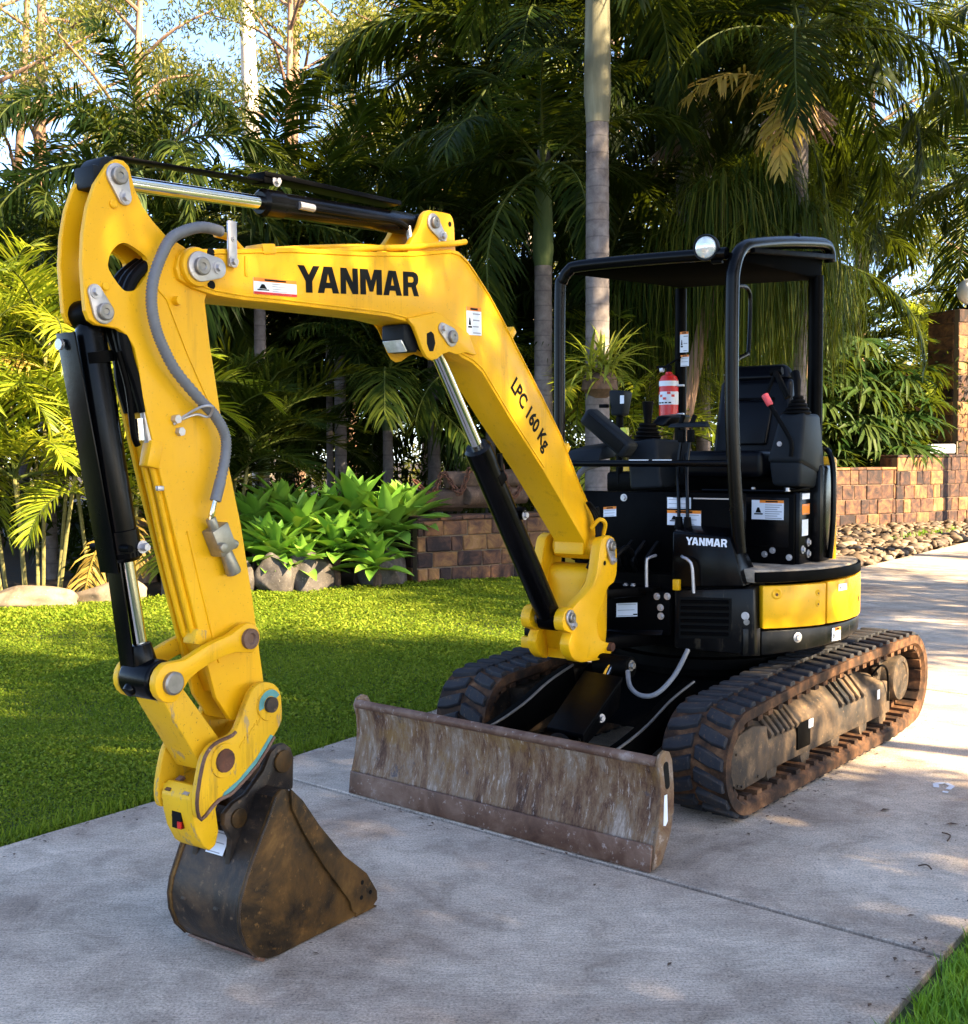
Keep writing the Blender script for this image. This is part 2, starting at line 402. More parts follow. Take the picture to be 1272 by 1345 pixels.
class G:
    """collects shapes; build() links them as one mesh object"""
    def __init__(s):
        s.v = []; s.f = []; s.m = []; s.nobev = set()
    def add(s, v, f, mi=0):
        o = len(s.v)
        s.v += [tuple(p) for p in v]
        s.f += [tuple(i + o for i in q) for q in f]
        s.m += [mi] * len(f)
        return s
    def box(s, c, d, rot=None, mi=0):
        x, y, z = d[0] / 2, d[1] / 2, d[2] / 2
        v = [Vector(p) for p in ((-x, -y, -z), (x, -y, -z), (x, y, -z), (-x, y, -z), (-x, -y, z), (x, -y, z), (x, y, z), (-x, y, z))]
        if rot is not None:
            v = [rot @ p for p in v]
        c = Vector(c)
        return s.add([p + c for p in v], [(3, 2, 1, 0), (4, 5, 6, 7), (0, 1, 5, 4), (1, 2, 6, 5), (2, 3, 7, 6), (3, 0, 4, 7)], mi)
    def bb(s, x0, x1, y0, y1, z0, z1, mi=0):
        return s.box(((x0 + x1) / 2, (y0 + y1) / 2, (z0 + z1) / 2), (x1 - x0, y1 - y0, z1 - z0), None, mi)
    def hexa(s, b, t, mi=0):
        """four bottom and four top corners"""
        return s.add(list(b) + list(t), [(3, 2, 1, 0), (4, 5, 6, 7), (0, 1, 5, 4), (1, 2, 6, 5), (2, 3, 7, 6), (3, 0, 4, 7)], mi)
    def prism(s, prof, y0, y1, axis='y', mi=0):
        """outline (a, b) drawn out along an axis: y: (x,z); x: (y,z); z: (x,y)"""
        n = len(prof)
        area = sum(prof[i][0] * prof[(i + 1) % n][1] - prof[(i + 1) % n][0] * prof[i][1] for i in range(n))
        if area < 0:
            prof = prof[::-1]
        def P(a, b, t):
            return (a, t, b) if axis == 'y' else ((t, a, b) if axis == 'x' else (a, b, t))
        v = [P(a, b, y0) for a, b in prof] + [P(a, b, y1) for a, b in prof]
        f = [tuple(range(n)), tuple(range(2 * n - 1, n - 1, -1))] + [((i + 1) % n, i, n + i, n + (i + 1) % n) for i in range(n)]
        return s.add(v, f, mi)
    def tube(s, pts, r, k=10, cap=True, mi=0, closed=False):
        pts = [Vector(p) for p in pts]
        n = len(pts)
        rr = r if isinstance(r, (list, tuple)) else [r] * n
        v = []; f = []
        T = [((pts[min(i + 1, n - 1)] - pts[max(i - 1, 0)])).normalized() for i in range(n)]
        a = T[0].orthogonal().normalized()
        for i in range(n):
            a = (a - T[i] * a.dot(T[i]))
            a = a.normalized() if a.length > 1e-6 else T[i].orthogonal().normalized()
            b = T[i].cross(a)
            for j in range(k):
                w = 2 * math.pi * j / k
                v.append(pts[i] + (a * math.cos(w) + b * math.sin(w)) * rr[i])
        for i in range(n - 1):
            for j in range(k):
                f.append((i * k + j, i * k + (j + 1) % k, (i + 1) * k + (j + 1) % k, (i + 1) * k + j))
        if cap:
            f.append(tuple(range(k - 1, -1, -1)))
            f.append(tuple((n - 1) * k + j for j in range(k)))
        return s.add(v, f, mi)
    def cyl(s, p0, p1, r0, r1=None, k=20, mi=0):
        return s.tube([p0, p1], [r0, r0 if r1 is None else r1], k, True, mi)
    def lathe(s, p0, axis, prof, k=20, mi=0):
        """prof: (distance along the axis, radius)"""
        p0 = Vector(p0); ax = Vector(axis).normalized()
        a = ax.orthogonal().normalized(); b = ax.cross(a)
        v = []; f = []
        for t, r in prof:
            for j in range(k):
                w = 2 * math.pi * j / k
                v.append(p0 + ax * t + (a * math.cos(w) + b * math.sin(w)) * max(r, 1e-4))
        for i in range(len(prof) - 1):
            for j in range(k):
                f.append((i * k + j, i * k + (j + 1) % k, (i + 1) * k + (j + 1) % k, (i + 1) * k + j))
        f.append(tuple(range(k - 1, -1, -1)))
        f.append(tuple((len(prof) - 1) * k + j for j in range(k)))
        return s.add(v, f, mi)
    def arc_slab(s, c, r0, r1, a0, a1, z0, z1, n=24, mi=0, z0b=None, z1b=None):
        """piece of a ring between two angles (degrees); z may run from z0 to z0b"""
        z0b = z0 if z0b is None else z0b
        z1b = z1 if z1b is None else z1b
        v = []; f = []
        for i in range(n + 1):
            t = i / n; a = R(a0 + (a1 - a0) * t)
            za = z0 + (z0b - z0) * t; zb = z1 + (z1b - z1) * t
            for r, z in ((r0, za), (r1, za), (r1, zb), (r0, zb)):
                v.append((c[0] + r * math.cos(a), c[1] + r * math.sin(a), z))
        for i in range(n):
            for j in range(4):
                f.append((4 * i + j, 4 * i + (j + 1) % 4, 4 * i + 4 + (j + 1) % 4, 4 * i + 4 + j))
        f.append((3, 2, 1, 0)); f.append((4 * n, 4 * n + 1, 4 * n + 2, 4 * n + 3))
        return s.add(v, f, mi)
    def mesh(s, name, mats, bevel=0.0, seg=2, angle=32, smooth=True):
        me = bpy.data.meshes.new(name)
        me.from_pydata(s.v, [], s.f)
        for m in (mats if isinstance(mats, (list, tuple)) else [mats]):
            me.materials.append(m)
        for p, mi in zip(me.polygons, s.m):
            p.material_index = mi
        bm = bmesh.new(); bm.from_mesh(me)
        bmesh.ops.recalc_face_normals(bm, faces=bm.faces)
        if bevel > 0:
            ed = [e for e in bm.edges if len(e.link_faces) == 2 and e.calc_face_angle(0) > R(angle)]
            try:
                bmesh.ops.bevel(bm, geom=ed, offset=bevel, segments=seg, profile=0.5, affect='EDGES', clamp_overlap=True)
            except Exception:
                pass
        if smooth:
            for fc in bm.faces:
                fc.smooth = True
            for e in bm.edges:
                if len(e.link_faces) == 2 and e.calc_face_angle(0) > R(angle):
                    e.smooth = False
        bm.to_mesh(me); bm.free()
        return me
    def build(s, name, mats, parent=None, bevel=0.0, seg=2, angle=32, loc=None, rz=None, smooth=True):
        return put(name, s.mesh(name, mats, bevel, seg, angle, smooth), parent, loc, rz)

def put(name, me, parent=None, loc=None, rz=None):
    o = bpy.data.objects.new(name, me)
    col.objects.link(o)
    if parent is not None:
        o.parent = parent
    if loc is not None:
        o.location = loc
    if rz is not None:
        o.rotation_euler = (0, 0, rz)
    return o

def tag(o, label=None, cat=None, group=None, kind=None):
    if label: o['label'] = label
    if cat: o['category'] = cat
    if group: o['group'] = group
    if kind: o['kind'] = kind
    return o

def thing(name, label, cat, loc=(0, 0, 0), rz=0, group=None):
    o = bpy.data.objects.new(name, None)
    o.empty_display_size = 0.2
    col.objects.link(o)
    o.location = loc; o.rotation_euler = (0, 0, rz)
    return tag(o, label, cat, group)

def np_mesh(name, V, F, mat):
    """V (n,3), F list of equal-sized index arrays (m,k)"""
    me = bpy.data.meshes.new(name)
    V = np.ascontiguousarray(V, dtype=np.float32); 
    Fs = F if isinstance(F, list) else [F]
    me.vertices.add(len(V)); me.vertices.foreach_set('co', V.ravel())
    loops = np.concatenate([f.ravel() for f in Fs]).astype(np.int32)
    tot = np.concatenate([np.full(len(f), f.shape[1]) for f in Fs]).astype(np.int32)
    st = np.concatenate([[0], np.cumsum(tot)[:-1]]).astype(np.int32)
    me.loops.add(len(loops)); me.loops.foreach_set('vertex_index', loops)
    me.polygons.add(len(tot)); me.polygons.foreach_set('loop_start', st); me.polygons.foreach_set('loop_total', tot)
    for m in (mat if isinstance(mat, (list, tuple)) else [mat]):
        me.materials.append(m)
    me.update(calc_edges=True)
    return me

def scatter(tv, tf, pos, rot, scl):
    """copies of a template (tv, tf) at pos with 3x3 rot and scale -> V, F"""
    n = len(pos); k = len(tv)
    V = np.einsum('nij,kj->nki', rot, tv) * np.asarray(scl).reshape(n, 1, -1) + pos[:, None, :]
    F = tf[None] + (np.arange(n) * k)[:, None, None]
    return V.reshape(-1, 3), F.reshape(-1, tf.shape[1])

def rot_from(d, roll):
    """rotation matrices with local x along d"""
    d = d / np.linalg.norm(d, axis=1, keepdims=True)
    up = np.tile([0, 0, 1.0], (len(d), 1)); up[np.abs(d[:, 2]) > 0.97] = [1, 0, 0]
    s = np.cross(up, d); s /= np.linalg.norm(s, axis=1, keepdims=True)
    u = np.cross(d, s)
    c, q = np.cos(roll)[:, None], np.sin(roll)[:, None]
    return np.stack([d, s * c + u * q, -s * q + u * c], axis=2)
# ------------------------------------------------------------------ ground, driveway, lawn
def sheet(name, poly, z, mat, kind='structure', parent=None):
    me = bpy.data.meshes.new(name)
    me.from_pydata([(x, y, z) for x, y in poly], [], [tuple(range(len(poly)))])
    me.materials.append(mat)
    o = put(name, me, parent)
    if parent is None:
        tag(o, kind=kind)
    return o
ground = sheet('ground', [(-150, -60), (150, -60), (150, 240), (-150, 240)], -0.06, M['soil'])

# driveway: cast slabs about 3.9 m long, cut joints between them
D = Vector((0.637, 0.771)); Lx = Vector((0.767, -0.641))      # along and across the drive
LE = [(-9.0, -6.2), (-1.90, 4.33), (-1.45, 4.93), (-0.69, 6.08), (5.0, 15.0), (8.2, 19.2), (22.0, 38.0)]   # left edge
RE = [(-6.3, -6.5), (1.05, 2.94), (1.55, 3.57), (8.3, 11.9), (24.0, 32.0)]                                # right edge
def cross_line(P, L0):
    """where the line through P across the drive meets a polyline"""
    for a, b in zip(L0[:-1], L0[1:]):
        a, b = Vector(a), Vector(b); d = b - a
        det = d.x * (-Lx.y) + Lx.x * d.y
        r = P - a
        t = (r.x * (-Lx.y) + Lx.x * r.y) / det
        if -1e-6 <= t <= 1 + 1e-6:
            return a + d * t
    return Vector(L0[-1])
J0 = Vector((1.37, 3.35))
jt = [-9.6, -3.9, 0.0, 3.9, 7.8, 11.7, 15.6, 19.5, 23.4]
base_l = [cross_line(J0 + D * t, LE) for t in jt]
base_r = [cross_line(J0 + D * t, RE) for t in jt]
drive = sheet('driveway', [tuple(p) for p in base_l] + [tuple(p) for p in base_r[::-1]], -0.045, M['joint'])
def edge_pts(L0, P, Q):
    """polyline points strictly between two joint lines"""
    return [Vector(p) for p in L0 if (Vector(p) - P).dot(D) > 0.01 and (Vector(p) - Q).dot(D) < -0.01]
for i in range(len(jt) - 1):
    g0 = 0.013
    a = J0 + D * (jt[i] + g0); b = J0 + D * (jt[i + 1] - g0)
    l0, l1, r0, r1 = cross_line(a, LE), cross_line(b, LE), cross_line(a, RE), cross_line(b, RE)
    poly = [l0] + edge_pts(LE, a, b) + [l1, r1] + edge_pts(RE, a, b)[::-1] + [r0]
    G().prism([tuple(p) for p in poly], -0.055, 0.0, 'z').build('slab', M['concrete'], drive, 0.004, 1)

lawn = sheet('lawn', [(-14, 1.0), (-9.0, -6.2), (-1.90, 4.33), (-1.45, 4.93), (-0.69, 6.08), (5.0, 15.0), (3.5, 15.6), (0.9, 14.8), (-0.8, 13.7), (-2.4, 12.7), (-4.0, 12.1), (-5.0, 11.5), (-9, 10)], -0.028, M['lawn'])
verge = sheet('verge', [(-6.3, -6.5), (1.05, 2.94), (1.55, 3.57), (8.3, 11.9), (24.0, 32.0), (40, 25), (30, -10)], -0.028, M['lawn'])

def inside(poly, x, y):
    c = np.zeros(len(x), bool)
    n = len(poly)
    for i in range(n):
        x0, y0 = poly[i]; x1, y1 = poly[(i + 1) % n]
        if y0 == y1:
            continue
        c ^= ((y0 > y) != (y1 > y)) & (x < (x1 - x0) * (y - y0) / (y1 - y0) + x0)
    return c

LAWN_IN = [(-9.0, -6.2), (-1.93, 4.36), (-1.47, 4.96), (-0.71, 6.11), (4.98, 15.03), (3.5, 15.5), (0.9, 14.7), (-0.8, 13.6), (-2.4, 12.6), (-4.0, 12.0), (-5.2, 11.4), (-12, 9.4)]
def lawn_leaves(y0, y1, dens, size, height):
    A = (y1 - y0) * 14.0
    n = int(A * dens)
    y = rng.uniform(y0, y1, n); x = rng.uniform(-10.0, 4.0, n)
    wob = 0.03 * np.sin(x * 9 + y * 7) + 0.02 * np.sin(x * 23 - y * 17)
    k = inside(LAWN_IN, x + wob - 0.03, y) & ((x > -0.455 * y - 0.4) | ((x > -0.455 * y - 3.5) & (rng.random(n) < 0.55)))
    x, y = x[k], y[k]; n = len(x)
    # patchy growth: thin spots and taller clumps
    gr = 0.5 + 0.25 * np.sin(x * 2.1 + np.sin(y * 1.7) * 2) + 0.25 * np.sin(y * 2.9 + x * 1.3 + 1) + 0.12 * np.sin(x * 7 + y * 5)
    s = size * rng.uniform(0.6, 1.25, n) * (0.75 + 0.35 * np.clip(gr, 0, 1))
    z = -0.028 + height * rng.uniform(0.0, 1.0, n) ** 0.7 * (0.5 + 0.6 * np.clip(gr, 0, 1))
    az = rng.uniform(0, 2 * np.pi, n); el = rng.uniform(-0.15, 0.95, n)
    d = np.stack([np.cos(az) * np.cos(el), np.sin(az) * np.cos(el), np.sin(el)], 1)
    rt = rot_from(d, rng.normal(0, 0.5, n))
    tv = np.array([[0, -0.10, 0], [0, 0.10, 0], [0.55, 0.34, 0.04], [1.0, 0, -0.05], [0.55, -0.34, 0.04]])
    tf = np.array([[0, 1, 2, 4], [2, 3, 4, 4]])
    pos = np.stack([x, y, z], 1)
    V = np.einsum('nij,kj->nki', rt, tv) * s[:, None, None] + pos[:, None, :]
    o = (np.arange(n) * 5)[:, None]
    return V.reshape(-1, 3), np.array([[0, 1, 2, 4]])[:, :] + o, np.array([[2, 3, 4]]) + o
vv_, q_, t_ = [], [], []
off = 0
for args in ((3.6, 6.5, 17000, 0.016, 0.042), (6.5, 9.5, 8500, 0.021, 0.045), (9.5, 15.2, 4200, 0.029, 0.048)):
    a, b, c = lawn_leaves(*args)
    vv_.append(a); q_.append(b + off); t_.append(c + off); off += len(a)
tag(put('lawn_grass', np_mesh('lawn_grass', np.concatenate(vv_), [np.concatenate(q_), np.concatenate(t_)], M['grass'])), 'short dense green lawn cover left of the driveway', 'grass', kind='stuff')

rl2 = np.random.default_rng(33)
def blades(name, poly, dens, h, w, mat, seed=3):
    r = np.random.default_rng(seed)
    xs = [p[0] for p in poly]; ys = [p[1] for p in poly]
    n = int((max(xs) - min(xs)) * (max(ys) - min(ys)) * dens)
    x = r.uniform(min(xs), max(xs), n); y = r.uniform(min(ys), max(ys), n)
    k = inside(poly, x + 0.02 * np.sin(y * 31) + 0.012 * np.sin(y * 83), y)
    x, y = x[k], y[k]; n = len(x)
    az = r.uniform(0, 2 * np.pi, n); bend = r.uniform(0.1, 0.9, n); hh = h * r.uniform(0.45, 1.15, n)
    ww = w * r.uniform(0.7, 1.3, n)
    c, s_ = np.cos(az), np.sin(az)
    P = []
    for t, wd in ((0, 1.0), (0.5, 0.8), (1.0, 0.0)):
        out = hh * bend * t * t; zz = -0.028 + hh * t * (1 - 0.35 * bend * t)
        cx, cy = x + c * out, y + s_ * out
        if wd > 0:
            P.append(np.stack([cx - s_ * ww * wd / 2, cy + c * ww * wd / 2, zz], 1)); P.append(np.stack([cx + s_ * ww * wd / 2, cy - c * ww * wd / 2, zz], 1))
        else:
            P.append(np.stack([cx, cy, zz], 1))
    V = np.stack(P, 1).reshape(-1, 3); o = (np.arange(n) * 5)[:, None]
    return put(name, np_mesh(name, V, [np.array([[0, 1, 3, 2]]) + o, np.array([[2, 3, 4]]) + o], mat))
tag(blades('verge_grass', [(0.80, 2.56), (1.09, 2.93), (1.59, 3.56), (2.2, 4.3), (3.0, 4.0), (1.8, 2.3)], 15000, 0.075, 0.0055, M['grass_bright']), 'bright green grass blades at the near right corner', 'grass', kind='stuff')
tag(blades('verge_grass', [(2.2, 4.3), (8.3, 11.95), (14.5, 19.5), (16, 18), (5, 5)], 260, 0.10, 0.02, M['grass_bright'], 5), 'grass along the far right side of the driveway', 'grass', kind='stuff')

tag(blades('lawn_blades', [(-2.6, 3.6), (-1.95, 4.36), (-1.5, 4.96), (-0.73, 6.11), (1.1, 9.0), (-4.2, 9.0), (-3.2, 5.5)], 1500, 0.060, 0.005, M['grass'], 12), 'longer grass blades standing out of the lawn', 'grass', kind='stuff')
tag(blades('lawn_edge_blades', [(-2.05, 4.18), (-1.90, 4.34), (-1.44, 4.94), (-0.68, 6.09), (1.85, 10.06), (1.75, 10.12), (-0.85, 6.14), (-1.62, 4.96), (-2.1, 4.3)], 5200, 0.070, 0.006, M['grass'], 14), 'grass blades hanging over the slab edge', 'grass', kind='stuff')
# small litter on the concrete
lit = [((1.80, 4.35), 'thin dark curved twig on the concrete beside the grass corner', 'twig', 0.10), ((2.62, 5.98), 'dark curled twig far right on the concrete behind the pale mark', 'twig', 0.07), ((1.62, 4.05), 'short brown twig on concrete by the grass corner', 'twig', 0.05)]
for (p, lab, cat, s) in lit:
    g = G(); a = random.uniform(0, 3)
    g.tube(crom([(0, 0, 0.004), (s * .5 * math.cos(a), s * .5 * math.sin(a), 0.012), (s * math.cos(a + .4), s * math.sin(a + .4), 0.004)], 4), [0.003] * 9, 6)
    tag(g.build('twig', M['wood'], loc=(p[0], p[1], 0)), lab, cat)
for (p, lab, m_) in (((1.665, 4.72), 'small dark fallen leaf lying alone on the right of the slab', 'wood'), ((1.93, 4.55), 'brown fallen leaf at the right edge of the slab', 'wood'), ((0.62, 4.05), 'tiny pale chip lying on the joint right of the blade', 'rock_pale')):
    g = G(); s = 0.03
    g.add([(0, 0, 0.004), (s, s * .35, 0.010), (s * 2, 0, 0.005), (s, -s * .35, 0.009)], [(0, 1, 2), (0, 2, 3)])
    tag(g.build('fallen_leaf', M[m_], loc=(p[0], p[1], 0), rz=random.uniform(0, 6)), lab, 'leaf')
# leaf crumbs and grit along the edges of the drive and here and there on it
rl = np.random.default_rng(21)
px_, py_ = [], []
for L0, sgn in ((LE, 1), (RE, -1)):
    for a, b_ in zip(L0[:-1], L0[1:]):
        a, b_ = np.array(a), np.array(b_); ln = np.linalg.norm(b_ - a); k = int(ln * 26)
        tt = rl.uniform(0, 1, k); off_ = np.abs(rl.normal(0, 0.07, k)) * sgn
        px_.append(a[0] + (b_ - a)[0] * tt + 0.77 * off_); py_.append(a[1] + (b_ - a)[1] * tt - 0.64 * off_)
k = 160
px_.append(rl.uniform(-1.5, 7, k)); py_.append(rl.uniform(2.5, 14, k))
for (x0, y0, x1, y1, k, sp) in ((1.0, 4.55, 2.35, 6.3, 150, 0.10), (-0.55, 5.0, 0.55, 4.1, 60, 0.09), (0.1, 5.2, 0.9, 4.6, 60, 0.15)):   # dirt dropped by the tracks and blade
    tt = rl.uniform(0, 1, k); px_.append(x0 + (x1 - x0) * tt + rl.normal(0, sp, k)); py_.append(y0 + (y1 - y0) * tt + rl.normal(0, sp, k))
px_, py_ = np.concatenate(px_), np.concatenate(py_)
kk = inside([tuple(p) for p in base_l] + [tuple(p) for p in base_r[::-1]], px_, py_); px_, py_ = px_[kk], py_[kk]; k = len(px_)
tvl = np.array([[0, 0, 0], [0.5, 0.22, 0.10], [1, 0, 0.02], [0.5, -0.22, 0.08]])
rz_ = rl.uniform(0, 6.28, k)
rt_ = np.stack([np.stack([np.cos(rz_), -np.sin(rz_), 0 * rz_], 1), np.stack([np.sin(rz_), np.cos(rz_), 0 * rz_], 1), np.stack([0 * rz_, 0 * rz_, 0 * rz_ + 1], 1)], 1)
Vl, Fl = scatter(tvl, np.array([[0, 1, 2, 3]]), np.stack([px_, py_, np.full(k, 0.004)], 1), rt_, rl.uniform(0.008, 0.03, k))
tag(put('leaf_litter', np_mesh('leaf_litter', Vl, Fl, M['wood'])), 'small brown leaf crumbs along the driveway edges', 'litter', kind='stuff')
# white paint fleck shaped like a hook on the concrete
g = G()
def flat_strip(pts, w, z):
    for a, b in zip(pts[:-1], pts[1:]):
        a, b = Vector((*a, z)), Vector((*b, z)); n = (b - a).cross(Vector((0, 0, 1))).normalized() * w
        g.add([a - n, b - n, b + n, a + n], [(0, 1, 2, 3)])
flat_strip([(2.04, 5.06), (2.06, 5.12), (2.11, 5.13), (2.12, 5.08), (2.08, 5.03)], 0.012, 0.004)
flat_strip([(2.045, 4.98), (2.06, 5.0)], 0.012, 0.004)
o = g.build('paint_fleck', M['letter_white'], drive, smooth=False)
# ------------------------------------------------------------------ excavator
EX = thing('excavator', 'yellow and black tracked mini excavator with open canopy parked on the driveway', 'excavator', (0.4432, 5.2369, 0), R(-125))

def YP(y, *pts):
    return [(x, y, z) for x, z in pts]

def circ(cx, cz, r, a0, a1, n):
    return [(cx + r * math.cos(R(a0 + (a1 - a0) * i / n)), cz + r * math.sin(R(a0 + (a1 - a0) * i / n))) for i in range(n + 1)]

def smooth2(pts, n=4):
    return [(p.x, p.y) for p in crom([(a, b, 0) for a, b in pts], n)]

def cut(o, cutter_me):
    """cut a hole with a mesh and keep only the result"""
    c = bpy.data.objects.new('cutter_tmp', cutter_me); col.objects.link(c)
    if o.parent:
        c.parent = o.parent
    mod = o.modifiers.new('cut', 'BOOLEAN'); mod.object = c; mod.operation = 'DIFFERENCE'; mod.solver = 'EXACT'
    dg = bpy.context.evaluated_depsgraph_get(); dg.update()
    me = bpy.data.meshes.new_from_object(o.evaluated_get(dg))
    bm = bmesh.new(); bm.from_mesh(me)
    bmesh.ops.remove_doubles(bm, verts=bm.verts, dist=1e-5)
    for fc in bm.faces: fc.smooth = False
    bm.to_mesh(me); bm.free()
    o.modifiers.clear(); o.data = me
    bpy.data.objects.remove(c)

def bolt(name, p, ax, r=0.010, h=0.008, mat='zinc', parent=None, washer=True):
    g = G(); p = Vector(p); ax = Vector(ax).normalized()
    if washer:
        g.lathe(p, ax, [(0, r * 1.55), (0.003, r * 1.55)], 14)
    g.tube([p, p + ax * (h + 0.003)], [r, r * 0.92], 6)
    return g.build(name, M[mat], parent)

def pin_plate(parent, a, b, y, ra=0.040, rb=0.024, t=0.010, name='pin_plate', big=0.026):
    """keeper plate: two unlike circles with a common outline, pin head on the big one, bolt on the small one"""
    A = Vector((a[0], a[1])); B = Vector((b[0], b[1]))
    d = math.degrees(math.atan2(B.y - A.y, B.x - A.x))
    off = math.degrees(math.acos(max(-1, min(1, (ra - rb) / (B - A).length))))
    prof = circ(A.x, A.y, ra, d + off, d + 360 - off, 16) + circ(B.x, B.y, rb, d - off, d + off, 10)
    o = G().prism(prof, y, y + t).build(name, M['zinc'], parent, 0.002)
    G().lathe((a[0], y + t, a[1]), (0, 1, 0), [(0, big), (0.012, big), (0.014, big * 0.85), (0.013, big * 0.4), (0.010, big * 0.3)], 20).build('pin_head', M['pin_steel'], o)
    bolt('bolt', (b[0], y + t, b[1]), (0, 1, 0), 0.012, 0.010, 'zinc', o)
    return o

# ---- lettering
def letter_polys(ch):
    if ch == 'Y': return [[(0, 1), (.30, 1), (.5, .66), (.70, 1), (1, 1), (.65, .42), (.65, 0), (.35, 0), (.35, .42)]]
    if ch == 'A': return [[(0, 0), (.30, 1), (.70, 1), (1, 0), (.70, 0), (.645, .19), (.355, .19), (.30, 0)], [(.415, .40), (.585, .40), (.5, .74)]]
    if ch == 'N': return [[(.05, 0), (.05, 1), (.36, 1), (.67, .46), (.67, 1), (.95, 1), (.95, 0), (.65, 0), (.33, .54), (.33, 0)]]
    if ch == 'M': return [[(.02, 0), (.02, 1), (.36, 1), (.5, .56), (.64, 1), (.98, 1), (.98, 0), (.73, 0), (.73, .62), (.575, .12), (.425, .12), (.27, .62), (.27, 0)]]
    if ch == 'R': return [[(.05, 0), (.05, 1), (.68, 1), (.84, .95), (.93, .84), (.95, .70), (.92, .54), (.80, .43), (.97, 0), (.66, 0), (.53, .36), (.34, .36), (.34, 0)], [(.34, .56), (.58, .56), (.65, .61), (.66, .70), (.63, .77), (.57, .79), (.34, .79)]]

def word_mesh(name, word, P0, U, V, mat, t=0.0015, gap=0.035):
    """heavy capitals in the rectangle P0 + a U + b V"""
    P0, U, V = Vector(P0), Vector(U), Vector(V)
    Nn = U.cross(V).normalized()
    wid = {'M': 1.22, 'N': 1.0, 'A': 1.05, 'Y': 1.05, 'R': 1.0}
    tot = sum(wid[c] for c in word) + gap * (len(word) - 1) - 0.16
    x = 0
    objs = []
    bmt = bmesh.new()
    for c in word:
        w = wid[c]
        polys = letter_polys(c)
        def mapp(p):
            return P0 + U * ((x + p[0] * w) / tot) + V * p[1]
        outer = polys[0]
        ev = []
        allv = []
        for poly in polys:
            vs_ = [bmt.verts.new(mapp(p) + Nn * t) for p in poly]
            for i in range(len(vs_)):
                ev.append(bmt.edges.new((vs_[i], vs_[(i + 1) % len(vs_)])))
            allv += vs_
        bmesh.ops.triangle_fill(bmt, edges=ev, use_beauty=True, use_dissolve=False, normal=Nn)
        x += w + gap - (0.16 if c == 'Y' else 0)
    # drop triangles that fall in the counters of A and R
    me = bpy.data.meshes.new(name)
    bmesh.ops.recalc_face_normals(bmt, faces=bmt.faces)
    bmt.to_mesh(me); bmt.free()
    me.materials.append(mat)
    return me

def text_mesh(name, s, P0, U, V, mat, t=0.0015, bold=0.02):
    """plain print in the rectangle P0 + a U + b V"""
    cu = bpy.data.curves.new(name, 'FONT'); cu.body = s; cu.offset = bold; cu.resolution_u = 3
    o = bpy.data.objects.new('text_tmp', cu); col.objects.link(o)
    dg = bpy.context.evaluated_depsgraph_get(); dg.update()
    me = bpy.data.meshes.new_from_object(o.evaluated_get(dg))
    bpy.data.objects.remove(o); bpy.data.curves.remove(cu)
    P0, U, V = Vector(P0), Vector(U), Vector(V)
    Nn = U.cross(V).normalized()
    xs = [v.co.x for v in me.vertices]; ys = [v.co.y for v in me.vertices]
    x0, x1, y0, y1 = min(xs), max(xs), min(ys), max(ys)
    for v in me.vertices:
        v.co = P0 + U * ((v.co.x - x0) / (x1 - x0)) + V * ((v.co.y - y0) / (y1 - y0)) + Nn * t
    me.materials.clear(); me.materials.append(mat)
    return me

def label(parent, P0, U, V, head=0.18, head_mat='orange', lines=5, picto=True, split=0.0, name='warning_label', foot=False):
    """printed sticker: white ground, coloured head, grey lines of print, a pictogram"""
    P0, U, V = Vector(P0), Vector(U), Vector(V)
    Nn = U.cross(V).normalized()
    g = G()
    def quad(a0, a1, b0, b1, t, mi):
        c = [P0 + U * a + V * b + Nn * t for a, b in ((a0, b0), (a1, b0), (a1, b1), (a0, b1))]
        g.add(c, [(0, 1, 2, 3)], mi)
    b = [P0 + U * a + V * bb for a, bb in ((0, 0), (1, 0), (1, 1), (0, 1))]
    g.hexa(b, [p + Nn * 0.001 for p in b], 0)
    if head > 0:
        quad(split, 1, 1 - head, 1, 0.0014, 1)
        quad(split + (1 - split) * .25, 1 - (1 - split) * .25, 1 - head * .75, 1 - head * .25, 0.0018, 2)
    y = 1 - head - 0.10
    x0 = split + 0.06
    if picto:
        quad(0.08, 0.10 + 0.25, 0.25, 0.32, 0.0015, 2)
        g.add([P0 + U * a + V * bb + Nn * 0.0015 for a, bb in ((.12, .35), (.30, .35), (.24, .62), (.18, .62))], [(0, 1, 2, 3)], 2)
        x0 = max(x0, 0.42)
    for i in range(lines):
        yy = y - (y - 0.08) * i / max(1, lines - 1)
        quad(x0, 0.94 - 0.2 * ((i * 37) % 3) / 3, yy - 0.025, yy + 0.02, 0.0014, 3)
    if foot:
        quad(split, 1, 0, 0.16, 0.0014, 4)
    me = bpy.data.meshes.new(name)
    me.from_pydata(g.v, [], g.f)
    for m in (M['white'], M[head_mat], M['ink'], M['ink_grey'], M['red']):
        me.materials.append(m)
    for p, mi in zip(me.polygons, g.m):
        p.material_index = mi
    return put(name, me, parent)

# ---------------- boom
top = [(2.395, 2.045), (2.385, 2.080), (2.357, 2.104), (2.258, 2.118), (1.946, 2.168), (1.595, 2.205), (1.335, 2.240), (1.10, 2.285), (1.045, 2.284), (0.99, 2.262), (0.946, 2.232), (0.849, 2.156), (0.742, 2.056), (0.609, 1.922), (0.45, 1.764), (0.301, 1.606), (0.151, 1.402), (0.040, 1.272), (-0.035, 1.165), (-0.045, 1.09)]
bot = [(-0.02, 1.045), (0.03, 1.035), (0.075, 1.07), (0.104, 1.127), (0.445, 1.447), (0.701, 1.661), (0.893, 1.835), (0.96, 1.868), (1.03, 1.885), (1.10, 1.92), (1.20, 1.97), (1.355, 1.990), (1.469, 1.998), (1.598, 1.996), (1.979, 1.988), (2.142, 1.982), (2.255, 1.984), (2.33, 1.995), (2.385, 2.015)]
BW = 0.080
